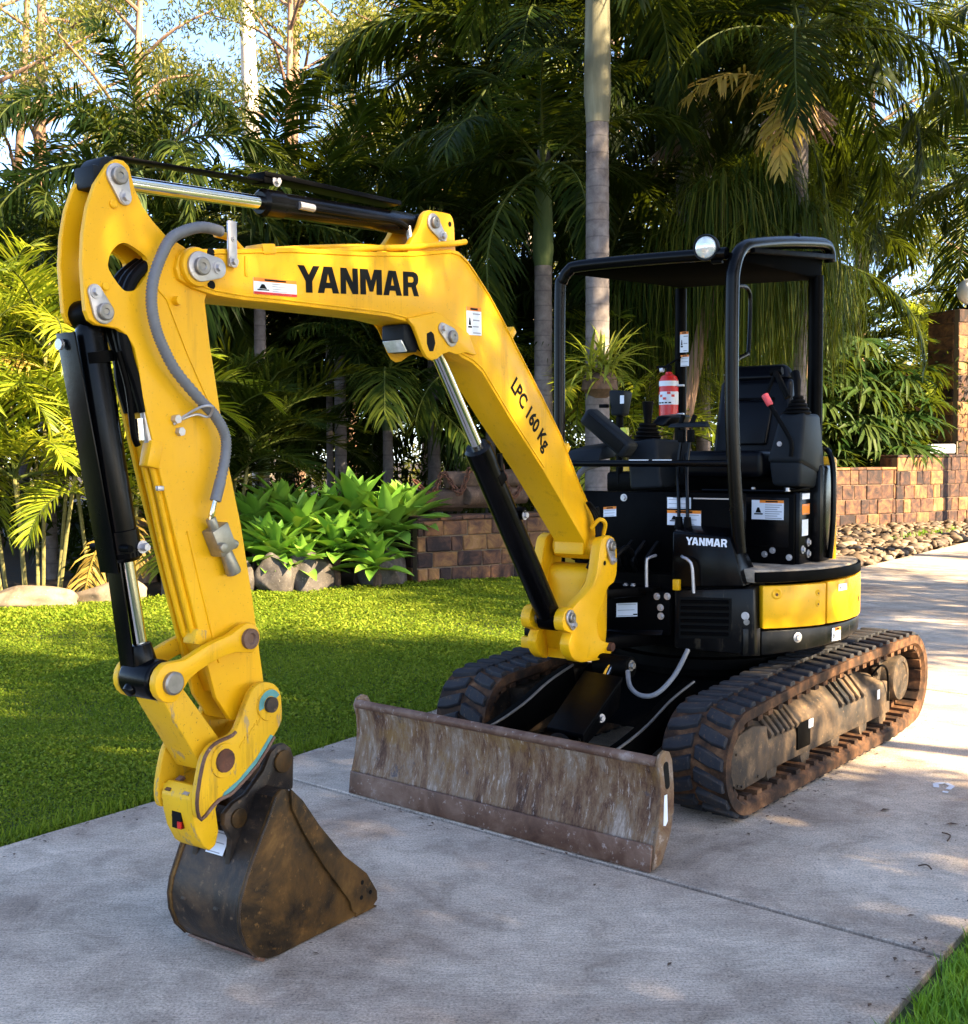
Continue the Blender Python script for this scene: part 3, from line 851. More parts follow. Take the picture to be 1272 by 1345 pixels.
boom = G().prism(top + bot, -BW, BW).build('boom', M['yellow'], EX, 0.005)
# flange beads along the side plates
for s in (1, -1):
    G().tube(YP(s * (BW + 0.001), *[(x, z - 0.013) for x, z in top[3:18]]), 0.0035, 6).build('weld_bead', M['yellow'], boom)
    G().tube(YP(s * (BW + 0.001), *[(x - 0.004, z + 0.014) for x, z in bot[4:]]), 0.0035, 6).build('weld_bead', M['yellow'], boom)
# tip boss with keeper plate
for s in (1, -1):
    G().cyl((2.327, s * BW, 2.056), (2.327, s * (BW + 0.016), 2.056), 0.058, 0.055, 28).build('tip_boss', M['yellow'], boom, 0.003)
pin_plate(boom, (2.327, 2.056), (2.262, 2.060), BW + 0.016, 0.043, 0.030)
for z in (2.105, 2.012):
    G().cyl((2.268, BW - .002, z), (2.268, BW + 0.004, z), 0.013, k=14).build('plug', M['rubber_seal'], boom)
G().box((2.13, BW + .002, 2.085), (0.012, 0.004, 0.06)).build('stiffener', M['yellow'], boom, 0.001)
# ears that carry the arm cylinder
ear = smooth2([(1.350, 2.225), (1.334, 2.270), (1.285, 2.325), (1.252, 2.385), (1.222, 2.408), (1.192, 2.411), (1.110, 2.416), (1.085, 2.412), (1.068, 2.385), (1.062, 2.315), (1.055, 2.27)], 3)
for y0 in (0.050, -0.075):
    G().prism(ear, y0, y0 + 0.025).build('cylinder_ear', M['yellow'], boom, 0.003)
pin_plate(boom, (1.201, 2.366), (1.148, 2.325), 0.075, 0.034, 0.020, 0.008, big=0.022)
G().cyl((1.095, 0.0752, 2.378), (1.095, 0.0762, 2.378), 0.010, k=14).build('eye_hole', M['ink'], boom)
label(boom, (1.165, 0.0763, 2.290), (-0.045, 0, 0.005), (0, 0, 0.05), 0, lines=2, picto=False, name='small_label')
# bracket for the boom cylinder under the bend
br = [(1.37, 2.00), (1.335, 1.975), (1.308, 1.935), (1.286, 1.898), (1.262, 1.872), (1.235, 1.862), (1.201, 1.868), (1.160, 1.890), (1.125, 1.900), (1.080, 1.893), (1.02, 1.905), (0.98, 1.90), (0.95, 1.90), (1.0, 1.98), (1.2, 2.04)]
for s in (1, -1):
    o = G().prism(br, s * (BW - 0.004), s * (BW + 0.012) if s > 0 else s * BW).build('cylinder_bracket', M['yellow'], boom, 0.003)
    if s > 0:
        hole = [(1.262, 1.956), (1.238, 1.966), (1.222, 1.958), (1.212, 1.925), (1.225, 1.895), (1.247, 1.893), (1.262, 1.92)]
        G().prism(hole, BW + 0.0125, BW + 0.0135).build('slot', M['ink'], o)
pin_plate(boom, (1.118, 1.955), (1.172, 1.982), BW + 0.012, 0.036, 0.022, 0.008, big=0.024)
# boom work light
wl = G().prism([(1.352, 1.985), (1.30, 1.99), (1.262, 1.915), (1.280, 1.888), (1.322, 1.890), (1.355, 1.93)], -0.045, 0.060).build('boom_light', M['plastic'], boom, 0.006)
rm = Matrix.Rotation(R(-50), 3, 'Y')
G().box((1.341, 0.007, 1.9085), (0.008, 0.088, 0.050), Matrix.Rotation(R(40), 3, 'Y')).build('lens', M['lens'], wl, 0.003)
# steel pipes on top of the boom
pip = crom([(2.225, 0.055, 2.170), (2.17, 0.055, 2.165), (2.12, 0.055, 2.135), (2.07, 0.057, 2.125), (1.98, 0.06, 2.137), (1.6, 0.068, 2.214), (1.35, 0.078, 2.255), (1.2, 0.088, 2.285), (1.1, 0.092, 2.303), (1.02, 0.092, 2.322)], 6)
G().tube(pip, 0.011, 12).build('pipe', M['yellow'], boom)
pip2 = crom([(2.02, -0.02, 2.155), (1.75, -0.02, 2.205), (1.55, 0.03, 2.232), (1.3, 0.035, 2.258)], 6)
G().tube(pip2, 0.010, 10).build('pipe', M['yellow'], boom)
G().box((2.035, 0.045, 2.150), (0.055, 0.08, 0.032), Matrix.Rotation(R(9), 3, 'Y')).build('pipe_clamp', M['yellow'], boom, 0.004)
hb = G().box((2.195, BW + 0.012, 2.140), (0.034, 0.010, 0.135)).build('hose_bracket', M['zinc'], boom, 0.004)
bolt('bolt', (2.195, BW + 0.017, 2.088), (0, 1, 0), 0.011, 0.01, 'zinc', hb)
bolt('bolt', (2.195, BW + 0.017, 2.155), (0, 1, 0), 0.006, 0.004, 'zinc', hb)
for zc, xx in ((1.99, 0.70), (1.47, 0.225)):
    pass
for (x, z) in ((0.668, 2.008), (0.235, 1.538)):
    G().box((x, 0.045, z), (0.05, 0.06, 0.032), Matrix.Rotation(R(47), 3, 'Y')).build('hose_clamp', M['yellow'], boom, 0.003)
# lettering and stickers on the near side
U = Vector((-0.622, 0, 0.056)); V = Vector((0.002, 0, 0.086))
put('lettering', word_mesh('lettering', 'YANMAR', Vector((1.910, BW, 2.032)), U, V, M['ink'], 0.001), boom)
put('lettering', text_mesh('lettering', 'LPC 160 Kg', Vector((0.712, BW, 1.772)), Vector((-0.258, 0, -0.262)), Vector((-0.062, 0, 0.064)), M['ink'], 0.001, 0.035), boom)
label(boom, (2.100, BW + .0005, 2.006), (-0.184, 0, 0.010), (0.002, 0, 0.050), 0.22, lines=5, split=0.0, foot=True)
label(boom, (0.998, BW + .0005, 1.975), (-0.098, 0, 0.004), (0.002, 0, 0.107), 0.14, lines=4, picto=True)
# foot pin sleeve
G().cyl((0.017, -0.108, 1.09), (0.017, 0.108, 1.09), 0.052, k=26).build('foot_boss', M['yellow'], boom, 0.003)
sl = G().box((0.095, 0, 1.088), (0.016, 0.15, 0.055), Matrix.Rotation(R(-8), 3, 'Y')).build('foot_plate', M['yellow'], boom, 0.003)
# small hoses down the back of the boom foot
for k in range(3):
    y = 0.095 + 0.006 * k
    G().tube(crom([(0.10, y, 1.30), (0.06 - .01 * k, y + 0.02, 1.22), (0.07, y + 0.03, 1.10), (0.10, y, 1.0)], 5), 0.007, 8).build('hose', M['rubber_seal'], boom)

# ---------------- arm
arm_prof = [(2.605, 2.293), (2.58, 2.312), (2.555, 2.313), (2.537, 2.301), (2.53, 2.277), (2.519, 2.243), (2.495, 2.201), (2.463, 2.169), (2.417, 2.134), (2.36, 2.115), (2.29, 2.085), (2.268, 2.04), (2.270, 1.99), (2.285, 1.955), (2.243, 1.737), (2.203, 1.51), (2.152, 1.305), (2.11, 1.08), (2.067, 0.806), (2.052, 0.755), (2.065, 0.71), (2.105, 0.690), (2.15, 0.698), (2.207, 0.719), (2.262, 0.795), (2.322, 0.995), (2.385, 1.22), (2.446, 1.44), (2.487, 1.60), (2.507, 1.682), (2.518, 1.758), (2.53, 1.809), (2.554, 1.844), (2.585, 1.860), (2.616, 1.862), (2.652, 1.864), (2.673, 1.874), (2.684, 1.898), (2.688, 1.948), (2.692, 2.022), (2.686, 2.098), (2.671, 2.17), (2.646, 2.234)]
hole_prof = smooth2([(2.602, 2.060), (2.58, 2.084), (2.548, 2.092), (2.488, 2.066), (2.480, 2.040), (2.486, 2.015), (2.519, 1.975), (2.545, 1.964), (2.57, 1.969), (2.609, 2.013), (2.610, 2.04), (2.602, 2.060)], 3)[:-1]
near = G().prism(arm_prof, 0.048, 0.066).build('arm', M['yellow'], EX, 0.003)
cm = G().prism(hole_prof, -0.2, 0.2).mesh('c', M['yellow'])
cut(near, cm)
far = G().prism(arm_prof, -0.046, -0.030).build('far_plate', M['yellow'], near, 0.003)
cut(far, cm)
body = [(2.268, 1.985), (2.235, 1.737), (2.193, 1.51), (2.142, 1.305), (2.10, 1.08), (2.075, 0.86), (2.225, 0.80), (2.312, 0.995), (2.375, 1.22), (2.436, 1.44), (2.477, 1.60), (2.497, 1.682), (2.508, 1.758), (2.52, 1.81), (2.50, 1.93), (2.44, 1.97), (2.36, 1.985)]
G().prism(body, -0.032, 0.050).build('arm_box', M['yellow'], near, 0.002)
rear_wall = [(2.500, 2.190), (2.452, 2.150), (2.400, 2.115), (2.412, 2.098), (2.47, 2.13), (2.52, 2.18)]
G().prism(rear_wall, -0.03, 0.05).build('cross_plate', M['yellow'], near)
for s in (1, -1):
    G().cyl((2.106, 0.066 if s > 0 else -0.046, 0.753), (2.106, 0.085 if s > 0 else -0.06, 0.753), 0.055, k=26).build('end_boss', M['yellow'], near, 0.003)
G().cyl((2.58, -0.046, 2.265), (2.58, 0.066, 2.265), 0.026, k=20).build('pin', M['pin_steel'], near)
G().cyl((2.635, -0.046, 1.900), (2.635, 0.066, 1.900), 0.026, k=20).build('pin', M['pin_steel'], near)
pin_plate(near, (2.580, 2.266), (2.559, 2.213), 0.066, 0.034, 0.021, 0.009, big=0.024)
pin_plate(near, (2.634, 1.899), (2.659, 1.949), 0.066, 0.032, 0.021, 0.009, big=0.023)
for x, z in ((2.592, 2.190), (2.622, 1.968)):
    G().lathe((x, 0.066, z), (0, 1, 0), [(0, 0.012), (0.004, 0.012), (0.006, 0.009)], 14).build('rivet', M['yellow'], near)
sb = G().lathe((2.388, 0.066, 1.955), (0, 1, 0), [(0, 0.014), (0.02, 0.012)], 14).build('stub', M['yellow'], near)
G().tube(YP(0.067, (2.45, 1.98), (2.42, 1.955), (2.35, 1.81), (2.30, 1.72), (2.265, 1.66)), 0.0025, 6).build('weld_bead', M['yellow'], near)
G().tube(YP(0.067, (2.36, 1.30), (2.30, 1.08), (2.25, 0.90)), 0.004, 6).build('weld_bead', M['yellow'], near)
# steel pipes down the front edge of the arm
G().tube(crom(YP(0.045, (2.467, 1.50), (2.44, 1.41), (2.40, 1.25), (2.335, 1.02), (2.318, 0.965)), 5), 0.010, 10).build('pipe', M['yellow'], near)
G().tube(crom(YP(0.018, (2.472, 1.50), (2.448, 1.41), (2.41, 1.25), (2.345, 1.02), (2.33, 0.985)), 5), 0.010, 10).build('pipe', M['yellow'], near)
G().box((2.318, 0.045, 0.985), (0.045, 0.05, 0.045), Matrix.Rotation(R(-15), 3, 'Y')).build('pipe_clamp', M['yellow_worn'], near, 0.003)
G().box((2.470, 0.05, 1.520), (0.042, 0.040, 0.075), Matrix.Rotation(R(-13), 3, 'Y')).build('pipe_block', M['yellow'], near, 0.004)
G().box((2.455, 0.066, 1.425), (0.022, 0.012, 0.014)).build('pipe_clip', M['zinc'], near, 0.002)
G().tube(crom(YP(0.048, (2.474, 1.555), (2.482, 1.60), (2.492, 1.66)), 4), 0.013, 10).build('hose_fitting', M['zinc'], near)
for k, yy in enumerate((0.048, 0.02, -0.015)):
    G().tube(crom([(2.49, yy, 1.64), (2.515, yy, 1.72), (2.545 - .01 * k, yy, 1.80), (2.555, yy, 1.90), (2.52, yy, 2.0), (2.45, yy, 2.06)], 5), 0.017, 10).build('hose', M['rubber_seal'], near)
# ---- grey spiral hose and valve on the near side
hp = crom([(2.232, 0.085, 2.172), (2.283, 0.095, 2.172), (2.333, 0.105, 2.165), (2.389, 0.11, 2.145), (2.437, 0.11, 2.116), (2.471, 0.11, 2.064), (2.499, 0.11, 1.997), (2.507, 0.11, 1.934), (2.496, 0.11, 1.873), (2.471, 0.11, 1.817), (2.425, 0.11, 1.750), (2.338, 0.11, 1.672), (2.288, 0.11, 1.632), (2.251, 0.11, 1.577), (2.250, 0.11, 1.517), (2.273, 0.11, 1.438), (2.292, 0.11, 1.385)], 14)
rad = [0.0152 + 0.0015 * (1 if i % 2 else -1) for i in range(len(hp))]
rad = [r if i < len(hp) - 16 else 0.0165 for i, r in enumerate(rad)]
G().tube(hp, rad, 12).build('spiral_hose', M['hose'], near, angle=80)
G().tube(crom([(2.292, .11, 1.388), (2.303, 0.108, 1.350), (2.303, 0.10, 1.318)], 5), 0.008, 10).build('hose_end', M['chrome'], near)
va = G()
va.box((2.262, 0.092, 1.270), (0.065, 0.05, 0.085), Matrix.Rotation(R(25), 3, 'Y'))
va.cyl((2.302, 0.10, 1.335), (2.285, 0.10, 1.295), 0.016, k=10)
va.cyl((2.24, 0.092, 1.235), (2.208, 0.092, 1.165), 0.018, 0.024, 14)
va.cyl((2.28, 0.115, 1.248), (2.28, 0.135, 1.248), 0.015, k=12)
va.cyl((2.23, 0.1, 1.26), (2.205, 0.1, 1.25), 0.014, k=10)
va.build('shutoff_valve', M['brass'], near, 0.004)
cl = G()
cl.tube(crom([(2.405, 0.07, 1.605), (2.38, 0.09, 1.63), (2.35, 0.125, 1.655), (2.318, 0.135, 1.655), (2.312, 0.11, 1.628), (2.335, 0.085, 1.635), (2.38, 0.075, 1.62)], 5), 0.004, 8)
cl.cyl((2.40, 0.066, 1.62), (2.40, 0.085, 1.62), 0.013, k=6)
cl.cyl((2.385, 0.066, 1.585), (2.385, 0.082, 1.585), 0.013, k=6)
cl.build('hose_clip', M['zinc'], near)

# ---------------- hydraulic cylinders
def cylinder(name, a, b, split, rb, rr, label_=None, gland=1.12):
    """barrel from a to split (0..1 of the way), chrome rod on to b"""
    a, b = Vector(a), Vector(b); d = (b - a); ln = d.length; ax = d.normalized()
    s = ln * split
    o = G().lathe(a, ax, [(0.02, rb * .7), (0.045, rb), (s - 0.09, rb), (s - 0.088, rb * gland), (s - 0.012, rb * gland), (s, rb * .85)], 26).build(name, M['black_gloss'], EX)
    G().lathe(a + ax * s, ax, [(-.01, rr), (ln - s - 0.03, rr)], 22).build('rod', M['chrome'], o)
    for p in (a, b):
        G().cyl(p + Vector((0, -0.042, 0)), p + Vector((0, 0.042, 0)), rb * 0.95, k=22).build('eye', M['black'], o, 0.003)
    return o
ac = cylinder('arm_cylinder', (1.201, 0, 2.366), (2.580, 0, 2.266), 0.575, 0.040, 0.0215)
# flat guard over the rod
gd = G()
gd.hexa([(1.33, -0.045, 2.412), (1.33, 0.035, 2.412), (2.00, 0.035, 2.385), (2.00, -0.045, 2.385)], [(1.33, -0.045, 2.428), (1.33, 0.035, 2.428), (2.00, 0.035, 2.401), (2.00, -0.045, 2.401)])
gd.hexa([(1.95, -0.03, 2.372), (1.95, 0.026, 2.372), (2.54, 0.020, 2.330), (2.54, -0.02, 2.330)], [(1.95, -0.03, 2.380), (1.95, 0.026, 2.380), (2.54, 0.020, 2.338), (2.54, -0.02, 2.338)])
gd.box((1.97, 0.0, 2.385), (0.06, 0.06, 0.035), Matrix.Rotation(R(4), 3, 'Y'))
gd.build('rod_guard', M['black'], ac, 0.003)
bolt('bolt', (1.95, 0.031, 2.378), (0, 1, 0), 0.011, 0.012, 'zinc', ac)
G().tube([(1.86, 0.042, 2.318), (1.80, 0.048, 2.318)], 0.013, 10).build('hose_fitting', M['zinc'], ac)
G().tube([(1.30, 0.04, 2.34), (1.30, 0.05, 2.29)], 0.011, 10).build('hose_fitting', M['pin_steel'], ac)
G().tube(crom([(1.80, .048, 2.318), (1.6, .05, 2.33), (1.35, .045, 2.345), (1.25, .03, 2.30)], 5), 0.011, 8).build('hose', M['rubber_seal'], ac)
bump_ = G().lathe((2.58, -0.043, 2.285), (0, 1, 0), [(0, 0.038), (0.086, 0.038)], 18)
bump_.box((2.60, 0, 2.262), (0.07, 0.085, 0.06))
bump_.build('rod_cap', M['plastic'], ac, 0.006)

bc = cylinder('bucket_cylinder', (2.633, 0, 1.897), (2.466, 0, 0.885), 0.665, 0.041, 0.021)
# guard plate over the front of the cylinder
def guard_strip(p, q, y0, y1, t):
    g = G(); p, q = Vector((p[0], 0, p[1])), Vector((q[0], 0, q[1]))
    n = Vector((0, 1, 0)).cross(q - p).normalized() * t
    if n.x > 0: n = -n
    A = [Vector((p.x, y0, p.z)), Vector((p.x, y1, p.z)), Vector((q.x, y1, q.z)), Vector((q.x, y0, q.z))]
    g.hexa(A, [a + n for a in A]); return g
gs = guard_strip((2.690, 1.845), (2.567, 1.19), -0.060, 0.020, 0.006).build('cylinder_guard', M['black_gloss'], bc, 0.002)
guard_strip((2.566, 1.30), (2.512, 0.905), -0.050, 0.012, 0.006).build('lower_guard', M['black_gloss'], bc, 0.002)
G().cyl((2.69, -0.035, 1.815), (2.70, -0.035, 1.815), 0.015, k=14).build('boss', M['zinc'], gs)
for yy in (-.075, .055):
    G().cyl((2.565, yy - .02, 1.262), (2.565, yy + .02, 1.262), 0.010, k=10).build('clamp_stud', M['black'], bc)
G().lathe(Vector((2.5265, 0, 1.25)), Vector((-.167, 0, -1.012)), [(0, 0.046), (0.014, 0.046)], 22).build('band', M['black'], bc)
bolt('bolt', (2.50, 0.042, 1.262), (0, 1, 0), 0.012, 0.02, 'zinc', bc)
G().tube(crom([(2.57, 0.045, 1.80), (2.545, 0.052, 1.70), (2.53, 0.052, 1.58), (2.515, .05, 1.545)], 5), 0.009, 8).build('pipe', M['black'], bc)
G().tube([(2.513, 0.05, 1.62), (2.508, 0.05, 1.56)], 0.013, 10).build('hose_fitting', M['chrome'], bc)
G().lathe(Vector((2.605, 0, 1.77)), Vector((-.167, 0, -1.012)), [(-.03, 0.047), (0.0, 0.047)], 22).build('band', M['black'], bc)

bm_c = cylinder('boom_cylinder', (0.262, 0, 0.785), (1.118, 0, 1.955), 0.655, 0.054, 0.026, gland=1.06)
G().box((0.560, 0.035, 1.270), (0.05, 0.06, 0.03), Matrix.Rotation(R(-54), 3, 'Y')).build('hose_clamp', M['black'], bm_c, 0.004)
bolt('bolt', (0.565, 0.062, 1.262), (0, 1, 0), 0.013, 0.012, 'zinc', bm_c)
for yy in (-.03, .028):
    G().tube(crom([(0.70, yy, 1.52), (0.66, yy, 1.37), (0.50, yy, 1.15), (0.36, yy, 0.95), (0.30, yy, 0.83)], 4), 0.012, 8).build('hose', M['rubber_seal'], bm_c)
G().box((0.715, 0.03, 1.42), (0.05, 0.05, 0.05), Matrix.Rotation(R(-54), 3, 'Y')).build('port_block', M['black'], bm_c, 0.004)

# ---------------- bucket linkage
def bossed(a, b, ra, rb, w, bow, n=10):
    A = Vector(a); B = Vector(b); d = (B - A); L = d.length; t = d / L; nn = Vector((-t.y, t.x))
    up = []; dn = []
    for i in range(n + 1):
        s = i / n
        hw = w + (ra - w) * max(0, 1 - s * 4.5) + (rb - w) * max(0, 1 - (1 - s) * 4.5)
        c = A + d * s + nn * bow * math.sin(math.pi * s)
        up.append(c + nn * hw); dn.append(c - nn * hw)
    da = math.degrees(math.atan2(t.y, t.x))
    cap_b = circ(B.x, B.y, rb, da + 80, da - 80, 8)
    cap_a = circ(A.x, A.y, ra, da - 100, da - 260, 8)
    return [(p.x, p.y) for p in up] + cap_b + [(p.x, p.y) for p in dn[::-1]] + cap_a
for i, (y0, y1) in enumerate(((0.088, 0.116), (-0.072, -0.048))):
    o = G().prism(bossed((2.466, 0.882), (2.174, 0.966), 0.058, 0.047, 0.027, -0.018), y0, y1).build('side_link', M['yellow_worn'] if i else M['yellow'], EX, 0.004)
    yo = y1 if i == 0 else y0 - 0.012
    G().lathe((2.466, yo, 0.880), (0, 1, 0), [(0, 0.033), (0.012, 0.033), (0.016, 0.027)], 22).build('pin_head', M['pin_steel'], o)
    G().lathe((2.174, yo, 0.966), (0, 1, 0), [(0, 0.031), (0.012, 0.031), (0.013, 0.018), (0.006, 0.014)], 22).build('pin_head', M['edge_steel'], o)
G().cyl((2.174, -0.06, 0.966), (2.174, 0.09, 0.966), 0.03, k=18).build('link_pin', M['pin_steel'], EX)
bl = [(2.478, 0.842), (2.44, 0.862), (2.405, 0.86), (2.385, 0.835), (2.262, 0.675), (2.245, 0.635), (2.255, 0.60), (2.285, 0.582), (2.325, 0.592), (2.455, 0.80)]
lk = G().prism(bl, -0.046, 0.080).build('bucket_link', M['yellow_worn'], EX, 0.006)
G().cyl((2.466, -0.07, 0.882), (2.466, 0.12, 0.882), 0.031, k=20).build('pin', M['pin_steel'], lk)
re_ = G().lathe((2.470, -0.046, 0.884), (0, 1, 0), [(0, 0.052), (0.006, 0.058), (0.120, 0.058), (0.128, 0.050)], 26)
re_.cyl((2.472, 0.010, 0.90), (2.486, 0.006, 0.985), 0.042, 0.030, 20)
re_.cyl((2.515, 0.0, 0.86), (2.53, 0.0, 0.85), 0.022, 0.016, 12)
re_.build('rod_eye', M['black_gloss'], bc, 0.004)

# ---------------- quick coupler
hitch = G()
hp_ = smooth2([(2.174, 0.805), (2.150, 0.822), (2.117, 0.825), (2.078, 0.812), (2.055, 0.785), (2.048, 0.745), (2.049, 0.695), (2.070, 0.665), (2.085, 0.650), (2.156, 0.58), (2.235, 0.531), (2.270, 0.515), (2.311, 0.510), (2.345, 0.49), (2.378, 0.470), (2.392, 0.50), (2.390, 0.55), (2.370, 0.628), (2.352, 0.66), (2.325, 0.678), (2.290, 0.685), (2.254, 0.690), (2.23, 0.71), (2.20, 0.765), (2.174, 0.805)], 2)[:-1]
hn = G().prism(hp_, 0.100, 0.124).build('quick_coupler', M['yellow_worn'], EX, 0.004)
G().prism([(x - 0.012, z) for x, z in hp_], -0.082, -0.060).build('far_plate', M['yellow_worn'], hn, 0.004)
rim = G().tube([(x, 0.126, z) for x, z in hp_[16:44]], 0.006, 6).build('worn_rim', M['edge_steel'], hn)
low = [(2.06, 0.67), (2.15, 0.575), (2.27, 0.50), (2.33, 0.468), (2.372, 0.50), (2.362, 0.545), (2.30, 0.545), (2.19, 0.585), (2.10, 0.68)]
G().prism(low, -0.062, 0.1).build('coupler_body', M['yellow_worn'], hn, 0.004)
nose = [(2.355, 0.555), (2.380, 0.52), (2.375, 0.470), (2.362, 0.42), (2.335, 0.37), (2.312, 0.350), (2.288, 0.36), (2.275, 0.40), (2.285, 0.47), (2.26, 0.50), (2.30, 0.54)]
G().prism(nose, -0.048, 0.084).build('nose_hook', M['yellow_worn'], hn, 0.006)
G().box((2.366, 0.015, 0.448), (0.02, 0.04, 0.05)).build('latch_recess', M['ink'], hn)
G().box((2.373, 0.028, 0.435), (0.012, 0.014, 0.02)).build('latch_tag', M['red'], hn)
for yy, m_ in ((-0.035, 'edge_steel'), (0.045, 'zinc')):
    G().hexa([(2.315, yy, 0.552), (2.315, yy + .022, 0.552), (2.372, yy + .022, 0.525), (2.372, yy, 0.525)], [(2.320, yy, 0.560), (2.320, yy + .022, 0.560), (2.378, yy + .022, 0.532), (2.378, yy, 0.532)]).build('worn_strip', M[m_], hn)
G().lathe((2.106, 0.124, 0.755), (0, 1, 0), [(0, 0.050), (0.006, 0.048), (0.007, 0.026)], 24).build('boss_ring', M['yellow_worn'], hn)
G().prism(circ(2.106, 0.755, 0.046, -15, 150, 14) + circ(2.106, 0.755, 0.026, 150, -15, 12), 0.1312, 0.1320).build('bare_paint', M['teal'], hn)
G().lathe((2.106, 0.1315, 0.755), (0, 1, 0), [(0, 0.024), (0.012, 0.024), (0.014, 0.018)], 18).build('pin_head', M['frame_steel'], hn)
G().lathe((2.288, 0.124, 0.622), (0, 1, 0), [(0, 0.052), (0.005, 0.050)], 22).build('boss_ring', M['yellow_worn'], hn)
G().lathe((2.288, 0.127, 0.622), (0, 1, 0), [(0, 0.036), (0.008, 0.034), (0.003, 0.018)], 16).build('pin_head', M['rust_link'], hn)
for k in range(9):
    t = k / 8
    c = Vector((2.218 - 0.105 * t, 0.1245, 0.655 + 0.085 * t))
    G().box(c, (0.007, 0.004, 0.026 - 0.004 * (k % 3)), Matrix.Rotation(R(-40 + 25 * (k % 3)), 3, 'Y')).build('cast_mark', M['yellow_worn'], hn, 0.001)
G().prism([(2.085, 0.652), (2.156, 0.582), (2.235, 0.533), (2.30, 0.512), (2.29, 0.527), (2.23, 0.552), (2.16, 0.60), (2.10, 0.66)], 0.1245, 0.1255).build('paint_scar', M['teal'], hn)

# ---------------- bucket
BK = 0.195; BF = -0.118
bprof = [(2.098, 0.501), (2.045, 0.453), (1.972, 0.355), (1.858, 0.224), (1.785, 0.150), (1.775, 0.02), (1.80, 0.004), (2.15, 0.003), (2.19, 0.008), (2.24, 0.032), (2.278, 0.075), (2.300, 0.130), (2.304, 0.18), (2.295, 0.225), (2.255, 0.309), (2.174, 0.444), (2.15, 0.489), (2.125, 0.507)]
bk = G().prism(bprof, BK - 0.014, BK).build('bucket', M['bucket'], EX, 0.003)
G().prism(bprof, BF, BF + 0.014).build('far_side_plate', M['bucket'], bk, 0.003)
shell = [(1.74, 0.006), (1.80, 0.004), (2.15, 0.004), (2.19, 0.009), (2.24, 0.034), (2.276, 0.077), (2.297, 0.132), (2.300, 0.18), (2.291, 0.224), (2.250, 0.307), (2.170, 0.441), (2.146, 0.486), (2.10, 0.500)]
def offset_in(pts, t):
    out = []
    for i, p in enumerate(pts):
        a = Vector(pts[max(i - 1, 0)]); b = Vector(pts[min(i + 1, len(pts) - 1)])
        d = (b - a).normalized(); out.append((p[0] - d.y * t, p[1] + d.x * t))
    return out
inner = offset_in(shell, 0.012)
G().prism(shell + inner[::-1], BF + 0.013, BK - 0.013).build('shell', M['bucket_blue'], bk)
G().prism([(1.69, 0.004), (1.80, 0.002), (1.80, 0.022), (1.72, 0.020)], BF - .004, BK + .004).build('cutting_lip', M['bucket'], bk, 0.002)
sc_ = [(2.095, 0.503), (2.045, 0.455), (1.972, 0.357), (1.858, 0.226), (1.751, 0.136), (1.700, 0.060), (1.698, 0.030), (1.725, 0.014), (1.79, 0.012), (1.822, 0.03), (1.835, 0.07), (1.96, 0.23), (2.04, 0.35), (2.09, 0.44)]
for s in (1, -1):
    o = G().prism(sc_, *((BK + 0.001, BK + 0.011) if s > 0 else (BF - 0.011, BF - 0.001))).build('side_cutter', M['bucket'], bk, 0.002)
    if s > 0:
        for (hx, hz) in ((1.775, 0.112), (1.735, 0.067), (1.780, 0.063)):
            G().cyl((hx, BK + 0.0112, hz), (hx, BK + 0.0118, hz), 0.0075, k=12).build('bolt_hole', M['ink'], o)
for s in (1, -1):
    G().tube([(x, BK if s > 0 else BF, z) for x, z in bprof[9:17]], 0.004, 6).build('weld_bead', M['bucket_blue'], bk)
G().prism([(2.19, 0.008), (2.235, 0.028), (2.240, 0.022), (2.20, -0.001)], BF + .01, BK - .01).build('wear_strip', M['edge_steel'], bk)
earp = [(2.125, 0.46), (1.985, 0.46), (1.980, 0.560), (1.992, 0.592), (2.018, 0.612), (2.05, 0.612), (2.078, 0.595), (2.11, 0.545), (2.18, 0.49), (2.235, 0.475), (2.268, 0.452), (2.272, 0.42), (2.245, 0.37), (2.255, 0.30), (2.262, 0.255), (2.305, 0.17), (2.28, 0.18), (2.2, 0.36)]
for i, y in enumerate((0.082, -0.062)):
    o = G().prism(earp, y, y + 0.022).build('ear', M['bucket_blue'], bk, 0.003)
    if i == 0:
        for (hx, hz, rr) in ((2.03, 0.558, 0.036), (2.218, 0.428, 0.03)):
            G().cyl((hx, y + 0.022, hz), (hx, y + 0.030, hz), rr, k=20).build('ear_boss', M['bucket'], o, 0.002)
for hx, hz in ((2.03, 0.558), (2.218, 0.428)):
    G().cyl((hx, -0.06, hz), (hx, 0.1, hz), 0.024, k=16).build('pin', M['frame_steel'], bk)
label(bk, (2.256, 0.000, 0.316), (0.0, 0.075, 0), (-0.036, 0, 0.060), 0, lines=3, picto=False, name='maker_label')

